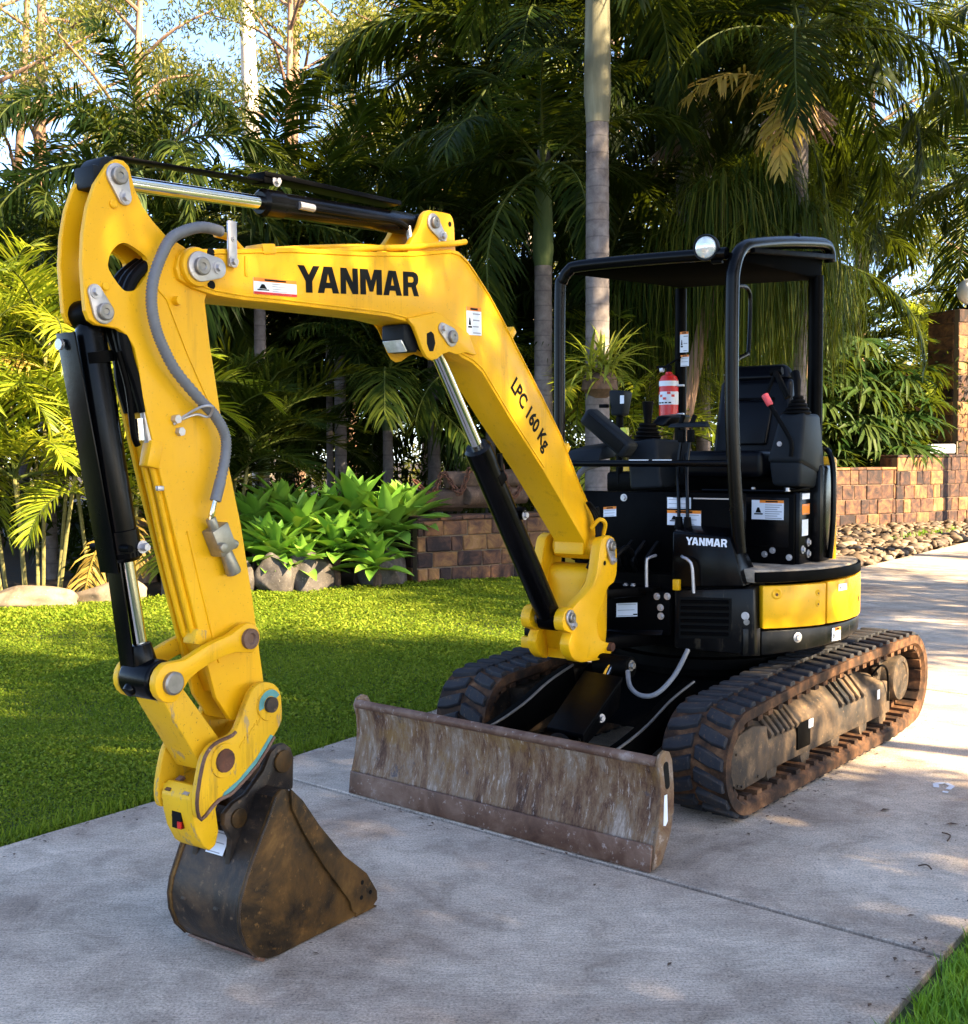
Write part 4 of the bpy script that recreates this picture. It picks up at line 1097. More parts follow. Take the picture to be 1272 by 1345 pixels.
# ---------------- kingpost (swing bracket)
kp = smooth2([(0.040, 1.150), (-0.02, 1.135), (-0.048, 1.08), (-0.05, 0.98), (-0.02, 0.93), (0.028, 0.915), (0.070, 0.86), (0.100, 0.80), (0.105, 0.74), (0.09, 0.68), (0.03, 0.66), (0.0, 0.63), (0.02, 0.60), (0.17, 0.585), (0.25, 0.62), (0.28, 0.68), (0.25, 0.725)], 2) + circ(0.272, 0.785, 0.058, -40, 120, 8) + smooth2([(0.20, 0.865), (0.155, 0.935), (0.125, 1.03), (0.105, 1.10), (0.085, 1.135), (0.040, 1.150)], 2)[:-1]
kg = G().prism(kp, 0.118, 0.168).build('kingpost', M['yellow'], EX, 0.006)
kf = G().prism(kp, -0.178, -0.128).build('far_plate', M['yellow'], kg, 0.006)
for o_, sg in ((kg, -1), (kf, 1)):           # the plates close in towards the cylinder eye
    for v in o_.data.vertices:
        q = min(1, max(0, (v.co.x - 0.06) / 0.14)) * min(1, max(0, (0.98 - v.co.z) / 0.15)); q = q * q * (3 - 2 * q)
        v.co.y += sg * 0.062 * q
G().prism(smooth2([(0.06, 1.00), (0.09, 0.97), (0.10, 0.87), (0.16, 0.79), (0.14, 0.66), (0.10, 0.60), (-0.03, 0.60), (-0.04, 0.98), (0.06, 1.00)], 3)[:-1], -0.130, 0.120).build('web', M['yellow'], kg, 0.01)
G().hexa([(0.16, -0.12, 0.588), (0.16, 0.10, 0.588), (-0.02, 0.160, 0.60), (-0.02, -0.19, 0.60)], [(0.13, -0.11, 0.63), (0.13, 0.09, 0.63), (-0.02, 0.160, 0.65), (-0.02, -0.19, 0.65)]).build('foot_plate', M['yellow'], kg, 0.01)
G().cyl((0.017, -0.19, 1.09), (0.017, -0.178, 1.09), 0.04, k=20).build('pin', M['pin_steel'], kg)
pin_plate(kg, (0.022, 1.100), (0.002, 1.035), 0.168, 0.036, 0.022, 0.009, big=0.024)
pin_plate(kg, (0.275, 0.800), (0.252, 0.765), 0.108, 0.034, 0.024, 0.008, big=0.022)
for (x, z) in ((0.068, 1.026),):
    G().cyl((x, 0.1682, z), (x, 0.1692, z), 0.011, k=14).build('eye_hole', M['ink'], kg)
G().cyl((0.262, -0.08, 0.785), (0.262, 0.07, 0.785), 0.028, k=18).build('pin', M['pin_steel'], kg)
G().cyl((0.02, 0.10, 0.64), (0.02, 0.185, 0.64), 0.02, k=14).build('grease_boss', M['rust_link'], kg)
bpst = G()
bpst.hexa([(0.06, -0.275, 0.655), (0.06, -0.16, 0.655), (-0.08, -0.16, 0.655), (-0.08, -0.275, 0.655)], [(0.06, -0.275, 0.700), (0.06, -0.16, 0.700), (-0.08, -0.16, 0.700), (-0.08, -0.275, 0.700)])
bpst.build('bump_stop', M['rubber_seal'], kg, 0.012)
G().bb(-0.08, 0.07, -0.285, -0.15, 0.600, 0.655).build('lower_flange', M['yellow'], kg, 0.008)
G().bb(-0.08, 0.065, -0.280, -0.15, 0.700, 0.735).build('upper_flange', M['yellow'], kg, 0.008)
G().tube(crom([(0.07, 0.10, 1.18), (0.06, 0.135, 1.22), (0.03, 0.15, 1.20), (0.02, 0.13, 1.14)], 5), 0.010, 8).build('hose_guide', M['yellow'], kg)
# ---------------- undercarriage (turned a little against the upper part)
UL = (-0.6674, 0.1605, 0.0); UR = R(-4.628)
def ub(g, name, mat, bevel=0.0, **kw):
    return g.build(name, mat, EX, bevel, loc=UL, rz=UR, **kw)

def hull2(P):
    P = sorted(set((round(a, 5), round(b, 5)) for a, b in P))
    def half(Q):
        H = []
        for p in Q:
            while len(H) > 1 and (H[-1][0] - H[-2][0]) * (p[1] - H[-2][1]) - (H[-1][1] - H[-2][1]) * (p[0] - H[-2][0]) <= 0:
                H.pop()
            H.append(p)
        return H
    a = half(P); b = half(P[::-1])
    return a[:-1] + b[:-1]

def resample(P, n):
    P = [Vector(p) for p in P] + [Vector(P[0])]
    L = [0]
    for i in range(len(P) - 1):
        L.append(L[-1] + (P[i + 1] - P[i]).length)
    out = []; j = 0
    for k in range(n):
        s = L[-1] * k / n
        while L[j + 1] < s:
            j += 1
        t = (s - L[j]) / (L[j + 1] - L[j])
        out.append(P[j].lerp(P[j + 1], t))
    return out, L[-1]

loop_pts = hull2(circ(0.712, 0.2375, 0.2375, 0, 360, 60) + circ(-1.225, 0.280, 0.258, 0, 360, 60) + circ(-0.98, 0.16, 0.16, 180, 360, 20) + [(-.35, 0.532), (0.1, 0.517)])
NL = 56
loop, LEN = resample(loop_pts, NL * 4)
LUG = 0.024
def frame_at(i):
    n = len(loop)
    p = loop[i % n]; t = (loop[(i + 1) % n] - loop[(i - 1) % n]).normalized()
    return p, t, Vector((t.y, -t.x))
def lug_mesh(side):
    """one tread bar: chevron block, outer end reaches over the belt edge"""
    g = G()
    y0, y1 = (0.010, 0.138) if side > 0 else (-0.138, -0.010)
    a, b = 0.030, 0.024
    sk = 0.020
    def ring(z, k):
        yi, yo = (y0, y1) if side > 0 else (y1, y0)
        return [(-a * k + sk, yi, z), (a * k + sk, yi, z), (a * k, (yi + yo) / 2, z), (b * k - sk, yo, z), (-b * k - sk, yo, z), (-a * k - .004, (yi + yo) / 2, z)]
    bt = ring(-0.004, 1.12); tp = ring(LUG, 0.86)
    g.add(bt + tp, [(5, 4, 3, 2, 1, 0), tuple(range(6, 12))] + [(i, (i + 1) % 6, 6 + (i + 1) % 6, 6 + i) for i in range(6)])
    return g.mesh('lug', M['rubber_lug'], 0.004, 1)
LM = {1: lug_mesh(1), -1: lug_mesh(-1)}

def track(yc, lab):
    w = 0.150
    n = len(loop)
    g = G(); v = []; f = []
    for i in range(n):
        p, t, nn = frame_at(i)
        for off, y in ((LUG - 0.006, -w), (LUG - 0.006, w), (LUG + 0.036, w), (LUG + 0.052, w - 0.02), (LUG + 0.052, -w + 0.02), (LUG + 0.036, -w)):
            q = p - nn * off
            v.append((q.x, yc + y, q.y))
    for i in range(n):
        j = (i + 1) % n
        for k in range(6):
            k2 = (k + 1) % 6
            f.append((i * 6 + k, i * 6 + k2, j * 6 + k2, j * 6 + k))
    g.add(v, f)
    # inner guide blocks
    for i in range(0, n, 4):
        p, t, nn = frame_at(i)
        rot = Matrix(((t.x, 0, nn.x), (0, 1, 0), (t.y, 0, nn.y)))
        for yy in (-0.085, 0.085):
            q = p - nn * (LUG + 0.060)
            g.box((q.x, yc + yy, q.y), (0.045, 0.10, 0.02), rot)
        for yy in (-0.028, 0.028):
            q = p - nn * (LUG + 0.075)
            g.box((q.x, yc + yy, q.y), (0.04, 0.022, 0.05), rot)
    tr = ub(g, 'track', M['rubber'], 0.0)
    tr['label'] = lab
    for i in range(NL):
        for s in (1, -1):
            p, t, nn = frame_at(i * 4 + (2 if s > 0 else 0))
            o = bpy.data.objects.new('lug', LM[s]); col.objects.link(o); o.parent = tr
            q = p - nn * LUG
            o.matrix_local = Matrix(((t.x, 0, nn.x, q.x), (0, 1, 0, yc), (t.y, 0, nn.y, q.y), (0, 0, 0, 1)))
    return tr
YC = 0.628
track(YC, 'near rubber track with dusty brown side')
track(-YC, 'far rubber track beside the lawn')

for s in (1, -1):
    yo = s * (YC + 0.095); yi = s * (YC - 0.13)
    lo, hi = min(yo, yi), max(yo, yi)
    # main beam: sloping top, ribbed cover
    def sec(x, zt):
        yb = s * (YC + 0.10); ym = s * (YC + 0.085); yt = s * (YC + 0.0); yk = s * (YC - 0.13)
        return [(x, yk, 0.13), (x, yb, 0.13), (x, yb, 0.24), (x, ym, 0.30), (x, yt, zt), (x, yk, zt)]
    xs = [(0.60, 0.36), (0.46, 0.385), (0.15, 0.395), (-0.10, 0.385), (-0.12, 0.365), (-0.35, 0.385), (-0.65, 0.40), (-0.95, 0.34), (-1.02, 0.28)]
    v = []; f = []
    for x, zt in xs:
        v += sec(x, zt)
    for i in range(len(xs) - 1):
        for k in range(6):
            f.append((6 * i + k, 6 * i + (k + 1) % 6, 6 * i + 6 + (k + 1) % 6, 6 * i + 6 + k))
    f.append(tuple(range(5, -1, -1))); f.append(tuple(6 * (len(xs) - 1) + k for k in range(6)))
    fr = ub(G().add(v, f), 'track_frame', M['frame_steel'], 0.01)
    for k in range(11):
        x = 0.42 - k * 0.052 if k < 6 else -0.36 - (k - 6) * 0.07
        g = G(); zt = 0.40 if k < 6 else 0.405
        g.hexa([(x - 0.014, s * (YC + 0.01), zt - 0.03), (x + 0.014, s * (YC + 0.01), zt - 0.03), (x + 0.014, s * (YC + 0.105), 0.27), (x - 0.014, s * (YC + 0.105), 0.27)],
               [(x - 0.012, s * (YC + 0.01), zt), (x + 0.012, s * (YC + 0.01), zt), (x + 0.012, s * (YC + 0.112), 0.29), (x - 0.012, s * (YC + 0.112), 0.29)])
        g.build('rib', M['frame_steel'], fr, 0.003)
    # idler guard plate in front
    pl = [(0.80, 0.29), (0.795, 0.165), (0.76, 0.125), (0.69, 0.105), (0.48, 0.115), (0.44, 0.20), (0.47, 0.335), (0.60, 0.36), (0.72, 0.345)]
    G().prism(pl, s * (YC + 0.085), s * (YC + 0.105)).build('idler_guard', M['frame_steel'], fr, 0.006)
    for x, z in ((0.71, 0.125), (0.745, 0.135), (0.56, 0.135), (0.76, 0.27)):
        bolt('bolt', (x, s * (YC + 0.105), z), (0, s, 0), 0.006, 0.004, 'frame_steel', fr, False)
    G().lathe((0.712, s * (YC - 0.06), 0.2375), (0, s, 0), [(0, 0.10), (0.02, 0.155), (0.10, 0.155), (0.12, 0.10)], 28).build('idler_wheel', M['frame_steel'], fr)
    for x in (0.40, 0.05, -0.30, -0.65, -0.92):
        G().lathe((x, s * (YC - 0.075), 0.125), (0, s, 0), [(0, 0.05), (0.03, 0.062), (0.06, 0.062), (0.065, 0.04), (0.10, 0.04), (0.105, 0.062), (0.145, 0.062), (0.17, 0.05), (0.172, 0.02)], 20).build('roller', M['frame_steel'], fr)
    G().bb(0.02, 0.16, s * (YC + 0.10) if s > 0 else s * (YC + 0.108), s * (YC + 0.108) if s > 0 else s * (YC + 0.10), 0.165, 0.285).build('grease_cover', M['black_dull'], fr, 0.003)
    # sprocket and travel motor
    sp = G(); nt_ = 21; prof = []
    for i in range(nt_ * 4):
        a = 2 * math.pi * i / (nt_ * 4); rr = 0.178 if i % 4 in (0, 1) else 0.158
        prof.append((-1.225 + rr * math.cos(a), 0.28 + rr * math.sin(a)))
    y0 = s * (YC - 0.02)
    sp.prism(prof, min(y0, y0 + s * 0.035), max(y0, y0 + s * 0.035))
    sp.build('sprocket', M['frame_steel'], fr, 0.003)
    G().lathe((-1.225, s * (YC - 0.14), 0.28), (0, s, 0), [(0, 0.125), (0.21, 0.125), (0.225, 0.118), (0.228, 0.09), (0.222, 0.085), (0.222, 0.02)], 30).build('travel_motor', M['frame_steel'], fr)
    G().tube(crom([(-0.78, s * (YC + .09), 0.36), (-0.85, s * (YC + .108), 0.405), (-0.95, s * (YC + .108), 0.36), (-0.97, s * (YC + .108), 0.20)], 5), 0.006, 8).build('hose', M['black_dull'], fr)
    if s > 0:
        label(fr, (0.045, YC + 0.1085, 0.245), (-0.05, 0, 0), (0, 0, 0.04), 0, lines=2, picto=False, name='small_label')
        label(fr, (-0.80, YC + 0.1125, 0.235), (-0.035, 0, 0), (0, 0, 0.05), 0, lines=0, picto=False, name='small_label')

# car body between the tracks
cb = G()
cb.hexa([(0.38, -0.50, 0.20), (0.38, 0.50, 0.20), (-0.95, 0.50, 0.20), (-0.95, -0.50, 0.20)], [(0.15, -0.42, 0.43), (0.15, 0.42, 0.43), (-0.75, 0.42, 0.43), (-0.75, -0.42, 0.43)])
cb.cyl((-0.28, 0, 0.40), (-0.28, 0, 0.60), 0.42, k=40)
ub(cb, 'car_body', M['black_dull'], 0.01)
G().lathe((-0.28, 0, 0.47), (0, 0, 1), [(0, 0.47), (0.05, 0.47), (0.055, 0.44)], 44).build('swing_ring', M['black_dull'], EX, loc=UL, rz=UR)
# dozer blade
face = [(1.500, 0.030), (1.492, 0.095), (1.472, 0.16), (1.458, 0.225), (1.452, 0.285), (1.456, 0.34), (1.468, 0.385), (1.478, 0.402)]
back = [(x - 0.018, z) for x, z in face]
W2 = 0.778
dz = ub(G().prism(smooth2(face, 4) + smooth2(back[::-1], 4), -W2, W2), 'dozer_blade', M['blade'], 0.0, angle=50)
tb = G().tube([(1.460, -W2, 0.397), (1.460, W2, 0.397)], 0.020, 14)
tb.build('top_rail', M['edge_steel'], dz)
G().prism([(1.518, 0.004), (1.506, 0.004), (1.494, 0.098), (1.504, 0.102), (1.508, 0.098)], -W2 - 0.004, W2 + 0.004).build('cutting_edge', M['edge_steel'], dz, 0.002)
endp = [(1.506, 0.012), (1.494, 0.095), (1.474, 0.16), (1.460, 0.225), (1.456, 0.285), (1.460, 0.34), (1.478, 0.392), (1.462, 0.424), (1.430, 0.435), (1.396, 0.424), (1.376, 0.39), (1.362, 0.28), (1.362, 0.20), (1.385, 0.12), (1.45, 0.02)]
for s in (1, -1):
    y0 = s * (W2 + 0.0005); y1 = s * (W2 + 0.014)
    o = G().prism(endp, y0, y1).build('end_plate', M['blade'], dz, 0.003)
    y2 = s * (W2 + 0.0145); y3 = s * (W2 + 0.0155)
    G().prism(circ(1.424, 0.375, 0.018, 0, 180, 8) + circ(1.412, 0.305, 0.016, 180, 360, 8), y2, y3).build('slot', M['ink'], o)
    if s > 0:
        G().prism([(1.415, 0.27), (1.435, 0.27), (1.44, 0.16), (1.425, 0.155), (1.41, 0.17)], y2, y3).build('chipped_paint', M['letter_white'], o)
# blade arms
for s, ys in ((1, 0.34), (-1, -0.33)):
    tp = [(1.44, 0.27), (1.25, 0.28), (1.05, 0.305), (0.85, 0.355), (0.65, 0.43), (0.45, 0.48)]
    bt = [(0.40, 0.30), (0.65, 0.26), (1.0, 0.17), (1.44, 0.10)]
    o = ub(G().prism(smooth2(tp, 4) + bt, ys - 0.026, ys + 0.026), 'blade_arm', M['black_dull'], 0.006)
    G().tube(YP(ys + 0.024, *smooth2(tp, 4)), 0.006, 8).build('worn_edge', M['pin_steel'], o)
cr = G().bb(1.12, 1.18, -0.33, 0.34, 0.14, 0.27)
ub(cr, 'cross_member', M['black_dull'], 0.006)
ub(G().bb(0.55, 1.45, -0.30, 0.31, 0.11, 0.14), 'floor_guard', M['black_dull'], 0.004)
# blade cylinder under its sloping cover
bcv = G()
bcv.hexa([(1.335, 0.190, 0.396), (1.335, 0.368, 0.392), (0.86, 0.245, 0.530), (0.86, 0.045, 0.534)], [(1.340, 0.190, 0.416), (1.340, 0.368, 0.412), (0.86, 0.245, 0.552), (0.86, 0.045, 0.556)])
bcv.hexa([(1.33, 0.352, 0.355), (1.33, 0.366, 0.355), (0.88, 0.243, 0.42), (0.88, 0.232, 0.42)], [(1.335, 0.352, 0.396), (1.335, 0.366, 0.394), (0.865, 0.243, 0.532), (0.865, 0.232, 0.532)])
cv = ub(bcv, 'cylinder_cover', M['black'], 0.003)
bolt('bolt', (1.13, 0.315, 0.43), (0.25, 1, 0), 0.012, 0.01, 'zinc', cv)
bcy = ub(G().cyl((1.42, 0.285, 0.33), (0.95, 0.165, 0.47), 0.045, k=20), 'blade_cylinder', M['black_gloss'])
G().cyl((0.95, 0.165, 0.47), (0.72, 0.105, 0.575), 0.022, k=16).build('rod', M['chrome'], bcy)
G().lathe((1.40, 0.28, 0.345), (-0.47, -0.12, 0.14), [(0, 0.052), (0.05, 0.052)], 18).build('seal', M['rubber_seal'], bcy)
G().cyl((0.72, 0.02, 0.565), (0.72, 0.20, 0.565), 0.05, k=18).build('eye', M['black_dull'], bcy, 0.004)
bolt('bolt', (0.72, 0.20, 0.575), (0, 1, 0), 0.016, 0.012, 'pin_steel', bcy)
ub(G().tube(crom([(0.78, 0.22, 0.56), (0.84, 0.27, 0.51), (0.85, 0.33, 0.48), (0.82, 0.39, 0.49), (0.74, 0.43, 0.56), (0.64, 0.44, 0.66)], 7), 0.0105, 10), 'hose', M['hose'])
ub(G().bb(0.52, 0.60, 0.40, 0.47, 0.40, 0.44), 'rock_guard', M['frame_steel'], 0.01)

# ---------------- upper body
SX, SY = -0.95, 0.18
def arcp(r, a0, a1, n):
    return [(SX + r * math.cos(R(a0 + (a1 - a0) * i / n)), SY + r * math.sin(R(a0 + (a1 - a0) * i / n))) for i in range(n + 1)]
house = G().prism(arcp(0.745, 38, 322, 48), 0.60, 0.905, 'z').build('house_base', M['black'], EX, 0.008)
# left skirt, two pieces with a seam, then the rear counterweight
sk1 = G().arc_slab((SX, SY), 0.735, 0.783, 38.0, 44.0, 0.592, 0.720, 6).build('skirt_panel', M['skirt'], EX, 0.004)
sk2 = G().arc_slab((SX, SY), 0.735, 0.783, 44.4, 128, 0.594, 0.706, 30, z0b=0.665, z1b=0.712).build('skirt_panel', M['skirt'], EX, 0.006)
a_ = R(58)
G().lathe((SX + 0.783 * math.cos(a_), SY + 0.783 * math.sin(a_), 0.668), (math.cos(a_), math.sin(a_), 0), [(0, 0.022), (0.003, 0.024), (0.006, 0.014), (0.012, 0.012)], 18).build('bolt', M['zinc'], sk2)
label(sk2, (SX + 0.786 * math.cos(R(74.5)), SY + 0.786 * math.sin(R(74.5)), 0.630), (-0.075, 0.0165, 0), (0, 0, 0.062), 0.25, lines=3, picto=True, split=0.3)
cw = G().arc_slab((SX, SY), 0.55, 0.79, 128, 322, 0.62, 0.95, 40).build('counterweight', M['yellow'], EX, 0.012)
# yellow side panels
p1 = G().arc_slab((SX, SY), 0.745, 0.790, 44.5, 70.6, 0.716, 0.912, 14).build('side_panel', M['yellow'], EX, 0.006)
p2 = G().arc_slab((SX, SY), 0.745, 0.790, 71.4, 127.6, 0.718, 0.914, 26, z1b=0.935).build('side_panel', M['yellow'], EX, 0.006)
for par, (ad, z, rr) in ((p1, (49.5, 0.876, 0.020)), (p1, (66.5, 0.870, 0.013)), (p1, (66.5, 0.820, 0.013))):
    a = R(ad); d = Vector((math.cos(a), math.sin(a), 0))
    o = G().lathe(Vector((SX, SY, z)) + d * 0.789, d, [(0, rr * 1.5), (0.004, rr), (0.002, rr * 0.5), (0.0035, rr * .4)], 16).build('dimple', M['yellow'], par)
    G().lathe(Vector((SX, SY, z - .004)) + d * 0.793, d, [(0, rr * .35), (0.001, rr * .3)], 10).build('screw', M['rust_link'], o)
a = R(98); d = Vector((math.cos(a), math.sin(a), 0))
G().lathe(Vector((SX, SY, 0.80)) + d * 0.7905, d, [(0, 0.018), (0.001, 0.018)], 18).build('lock_hole', M['ink'], p2)
label(p2, (SX + 0.7925 * math.cos(R(77.5)), SY + 0.7925 * math.sin(R(77.5)), 0.865), (-0.085, 0.013, 0), (0, 0, 0.032), 0, lines=2, picto=True, name='warning_label')
G().bb(-1.085, -1.055, 0.968, 0.975, 0.868, 0.892).build('red_patch', M['red'], p2) if False else None
# dusty floor with thick black lip
fl = G().prism(arcp(0.776, 42, 118, 26) + [(-1.35, 0.55), (-0.42, 0.52)], 0.925, 0.985, 'z').build('step_floor', M['mat_floor'], EX, 0.006)
G().arc_slab((SX, SY), 0.76, 0.792, 42, 120, 0.928, 0.975, 26).build('floor_lip', M['black_dull'], fl, 0.005)
G().prism([(-0.36, -0.30), (-0.36, 0.60), (-0.70, 0.60), (-0.70, -0.30)], 0.90, 0.94, 'z').build('floor_plate', M['black_dull'], fl)

# front left hood with louvres
hd = G()
hd.hexa([(-0.335, 0.315, 0.595), (-0.350, 0.715, 0.595), (-0.50, 0.715, 0.595), (-0.50, 0.315, 0.595)], [(-0.335, 0.315, 0.872), (-0.350, 0.705, 0.905), (-0.50, 0.705, 0.925), (-0.50, 0.315, 0.905)])
hd = hd.build('front_hood', M['skirt'], EX, 0.014)
G().hexa([(-0.333, 0.345, 0.645), (-0.340, 0.60, 0.668), (-0.345, 0.60, 0.668), (-0.345, 0.345, 0.645)], [(-0.333, 0.345, 0.845), (-0.340, 0.60, 0.852), (-0.345, 0.60, 0.852), (-0.345, 0.345, 0.845)]).build('grille_back', M['ink'], hd)
for k in range(6):
    z = 0.665 + k * 0.030
    G().hexa([(-0.327, 0.355, z), (-0.333, 0.59, z + .012), (-0.340, 0.59, z + .016), (-0.338, 0.355, z + .004)], [(-0.327, 0.355, z + 0.012), (-0.333, 0.59, z + .022), (-0.340, 0.59, z + .030), (-0.338, 0.355, z + .018)]).build('louvre', M['black_dull'], hd)
bolt('bolt', (-0.336, 0.672, 0.778), (1, 0.2, 0), 0.012, 0.010, 'zinc', hd)
bolt('bolt', (-0.336, 0.678, 0.750), (1, 0.2, 0), 0.009, 0.006, 'pin_steel', hd)
# centre plate in front, carries the kingpost
cp = G().bb(-0.42, -0.30, -0.30, 0.312, 0.66, 0.868).build('swing_mount', M['black'], EX, 0.008)
G().hexa([(-0.27, -0.10, 0.636), (-0.27, 0.285, 0.664), (-0.36, 0.285, 0.664), (-0.36, -0.10, 0.636)], [(-0.285, -0.10, 0.660), (-0.285, 0.285, 0.688), (-0.36, 0.285, 0.688), (-0.36, -0.10, 0.660)]).build('lower_lip', M['black_gloss'], cp, 0.003)
for z0, z1 in ((0.60, 0.66), (0.84, 0.885)):
    G().prism([(-0.36, -0.22), (-0.36, 0.22), (-0.12, 0.10), (0.02, 0.06), (0.02, -0.10), (-0.12, -0.12)], z0, z1, 'z').build('pivot_arm', M['black'], cp, 0.006)
G().cyl((-0.05, -0.02, 0.61), (-0.05, -0.02, 0.90), 0.05, k=20).build('pivot_pin', M['black'], cp)
label(cp, (-0.2995, 0.030, 0.727), (0, 0.113, 0.012), (0, 0, 0.066), 0.0, lines=3, picto=False, name='serial_plate')
G().add([(-0.2993, 0.032, 0.733), (-0.2983, 0.143, 0.745), (-0.2983, 0.143, 0.752), (-0.2993, 0.032, 0.740)], [(0, 1, 2, 3)]).build('print_bar', M['ink'], cp, smooth=False)
for y, z in ((0.246, 0.842), (0.300, 0.846), (0.265, 0.790), (0.267, 0.750)):
    bolt('bolt', (-0.30, y, z), (1, 0, 0), 0.011, 0.010, 'zinc', cp)
G().bb(-0.34, -0.315, 0.318, 0.352, 0.874, 0.926).build('yellow_cap', M['yellow'], cp, 0.004)
G().bb(-0.40, -0.26, -0.15, 0.24, 0.868, 0.884).build('top_plate', M['black_dull'], cp, 0.003)
for y in (0.08, 0.12):
    bolt('bolt', (-0.30, y, 0.884), (0, 0, 1), 0.009, 0.008, 'zinc', cp)
for pts in ([(-0.30, 0.192, 0.875), (-0.30, 0.191, 1.00), (-0.31, 0.197, 1.02), (-0.36, 0.21, 1.03)], [(-0.36, 0.345, 1.033), (-0.31, 0.375, 1.033), (-0.30, 0.405, 1.022), (-0.30, 0.425, 0.99), (-0.30, 0.434, 0.87)]):
    G().tube(crom(pts, 6), 0.0075, 10).build('grab_rail', M['zinc'], cp)
# front cowl with the maker's name, sloping left edge
fc = G().hexa([(-0.335, 0.305, 0.885), (-0.335, 0.665, 0.91), (-0.55, 0.665, 0.91), (-0.55, 0.305, 0.885)], [(-0.352, 0.300, 1.150), (-0.352, 0.590, 1.128), (-0.45, 0.580, 1.170), (-0.45, 0.300, 1.180)]).build('front_cowl', M['black_gloss'], EX, 0.010)
put('lettering', word_mesh('lettering', 'YANMAR', Vector((-0.345, 0.374, 1.090)), Vector((0, 0.206, -0.004)), Vector((-0.0022, 0, 0.036)), M['letter_white'], 0.004), fc)
# black front bulkhead under the seat
bk_ = G().bb(-0.52, -0.46, -0.30, 0.60, 0.90, 1.33).build('front_bulkhead', M['black'], EX, 0.006)
label(bk_, (-0.4595, 0.221, 1.172), (0, 0.176, 0), (0, 0, 0.072), 0.2, lines=3, picto=True)
label(bk_, (-0.4595, 0.221, 1.252), (0, 0.124, 0), (0, 0, 0.054), 0.1, head_mat='white', lines=3, picto=False)
label(bk_, (-0.4595, -0.13, 1.20), (0, 0.072, 0.006), (0, 0, 0.05), 0.25, lines=3, picto=False)
G().bb(-0.460, -0.452, 0.36, 0.58, 1.300, 1.306).build('trim_strip', M['zinc'], bk_)
# seat box
sbx = G().bb(-1.30, -0.70, -0.10, 0.765, 0.98, 1.325).build('seat_box', M['black'], EX, 0.010)
label(sbx, (-0.6995, 0.557, 1.198), (0, 0.160, 0.0), (0, 0, 0.093), 0.14, lines=7, picto=True, split=0.25)
label(sbx, (-0.6995, 0.478, 1.244), (0, 0.026, 0.0), (0, 0, 0.046), 0.2, lines=2, picto=False)
G().bb(-0.705, -0.692, 0.40, 0.742, 1.065, 1.305).build('service_hatch', M['black_gloss'], sbx, 0.003)
for o in list(sbx.children):
    if o.name.startswith('warning_label'):
        o.location.x = 0.0085
G().tube([(-0.69, 0.30, 1.335), (-0.69, 0.72, 1.335), (-0.80, 0.80, 1.345)], 0.008, 8).build('edge_trim', M['black_gloss'], sbx)
for y in (0.56, 0.73):
    bolt('bolt', (-0.70, y, 1.335), (0, 0, 1), 0.010, 0.014, 'zinc', sbx)
for y, z in ((0.66, 1.05), (0.62, 1.03), (0.742, 1.02)):
    bolt('bolt', (-0.70, y, z), (1, 0, 0), 0.010, 0.008, 'zinc', sbx)
# left pillar cover behind the seat box
lp = G().bb(-0.93, -0.72, 0.735, 0.785, 0.985, 1.33).build('side_cover', M['black_gloss'], EX, 0.008)
label(lp, (-0.748, 0.7855, 1.222), (-0.105, 0, 0), (0, 0, 0.05), 0, lines=2, picto=False, name='red_label')
lp.children[0].data.materials[0] = M['red']
label(lp, (-0.748, 0.7855, 1.295), (-0.105, 0, 0), (0, 0, 0.028), 0, lines=1, picto=False, name='orange_label')
lp.children[1].data.materials[0] = M['orange']
label(lp, (-0.748, 0.7855, 1.120), (-0.085, 0, 0), (0, 0, 0.078), 0, lines=0, picto=False, name='small_label')
for x, z in ((-0.76, 1.055), (-0.84, 1.085), (-0.84, 1.03)):
    bolt('bolt', (x, 0.785, z), (0, 1, 0), 0.013, 0.009, 'zinc', lp)
# rear hood: black inside, yellow shell round the back
G().arc_slab((SX, SY), 0.56, 0.672, 104, 250, 0.94, 1.50, 34, z1b=1.46).build('rear_hood', M['yellow'], EX, 0.02)
G().arc_slab((SX, SY), 0.45, 0.655, 84, 103.4, 0.985, 1.46, 8).build('hood_post', M['black_gloss'], EX, 0.02)
G().prism(arcp(0.60, 95, 265, 24), 1.30, 1.42, 'z').build('engine_cover', M['black'], EX, 0.02)
G().tube(crom([(-0.98, 0.845, 1.0), (-0.98, 0.86, 1.20), (-0.99, 0.855, 1.42), (-1.03, 0.82, 1.52), (-1.12, 0.75, 1.54)], 6), 0.014, 10).build('rear_grab_rail', M['black_gloss'], EX)

# ---------------- canopy
PR = 0.032
rail_l = [(-0.40, 0.615, 1.06), (-0.375, 0.610, 1.25), (-0.352, 0.598, 1.6), (-0.35, 0.592, 1.9), (-0.352, 0.592, 2.26), (-0.36, 0.594, 2.345), (-0.395, 0.597, 2.415), (-0.455, 0.60, 2.458), (-0.56, 0.605, 2.487), (-0.90, 0.612, 2.548), (-1.30, 0.618, 2.606), (-1.52, 0.62, 2.630), (-1.60, 0.62, 2.61), (-1.625, 0.62, 2.55)]
cnp = G().tube(crom(rail_l, 5), PR, 16).build('canopy_frame', M['black_gloss'], EX)
hoop = [(-0.35, -0.322, 0.90), (-0.35, -0.322, 1.6), (-0.35, -0.318, 2.30), (-0.352, -0.305, 2.375), (-0.356, -0.27, 2.425), (-0.36, -0.20, 2.443), (-0.36, 0.2, 2.437), (-0.362, 0.56, 2.425)]
G().tube(crom(hoop, 6), 0.029, 14).build('front_hoop', M['black_gloss'], cnp)
G().tube([(-0.352, -0.30, 1.470), (-0.352, 0.585, 1.470)], 0.017, 12).build('front_bar', M['black_gloss'], cnp)
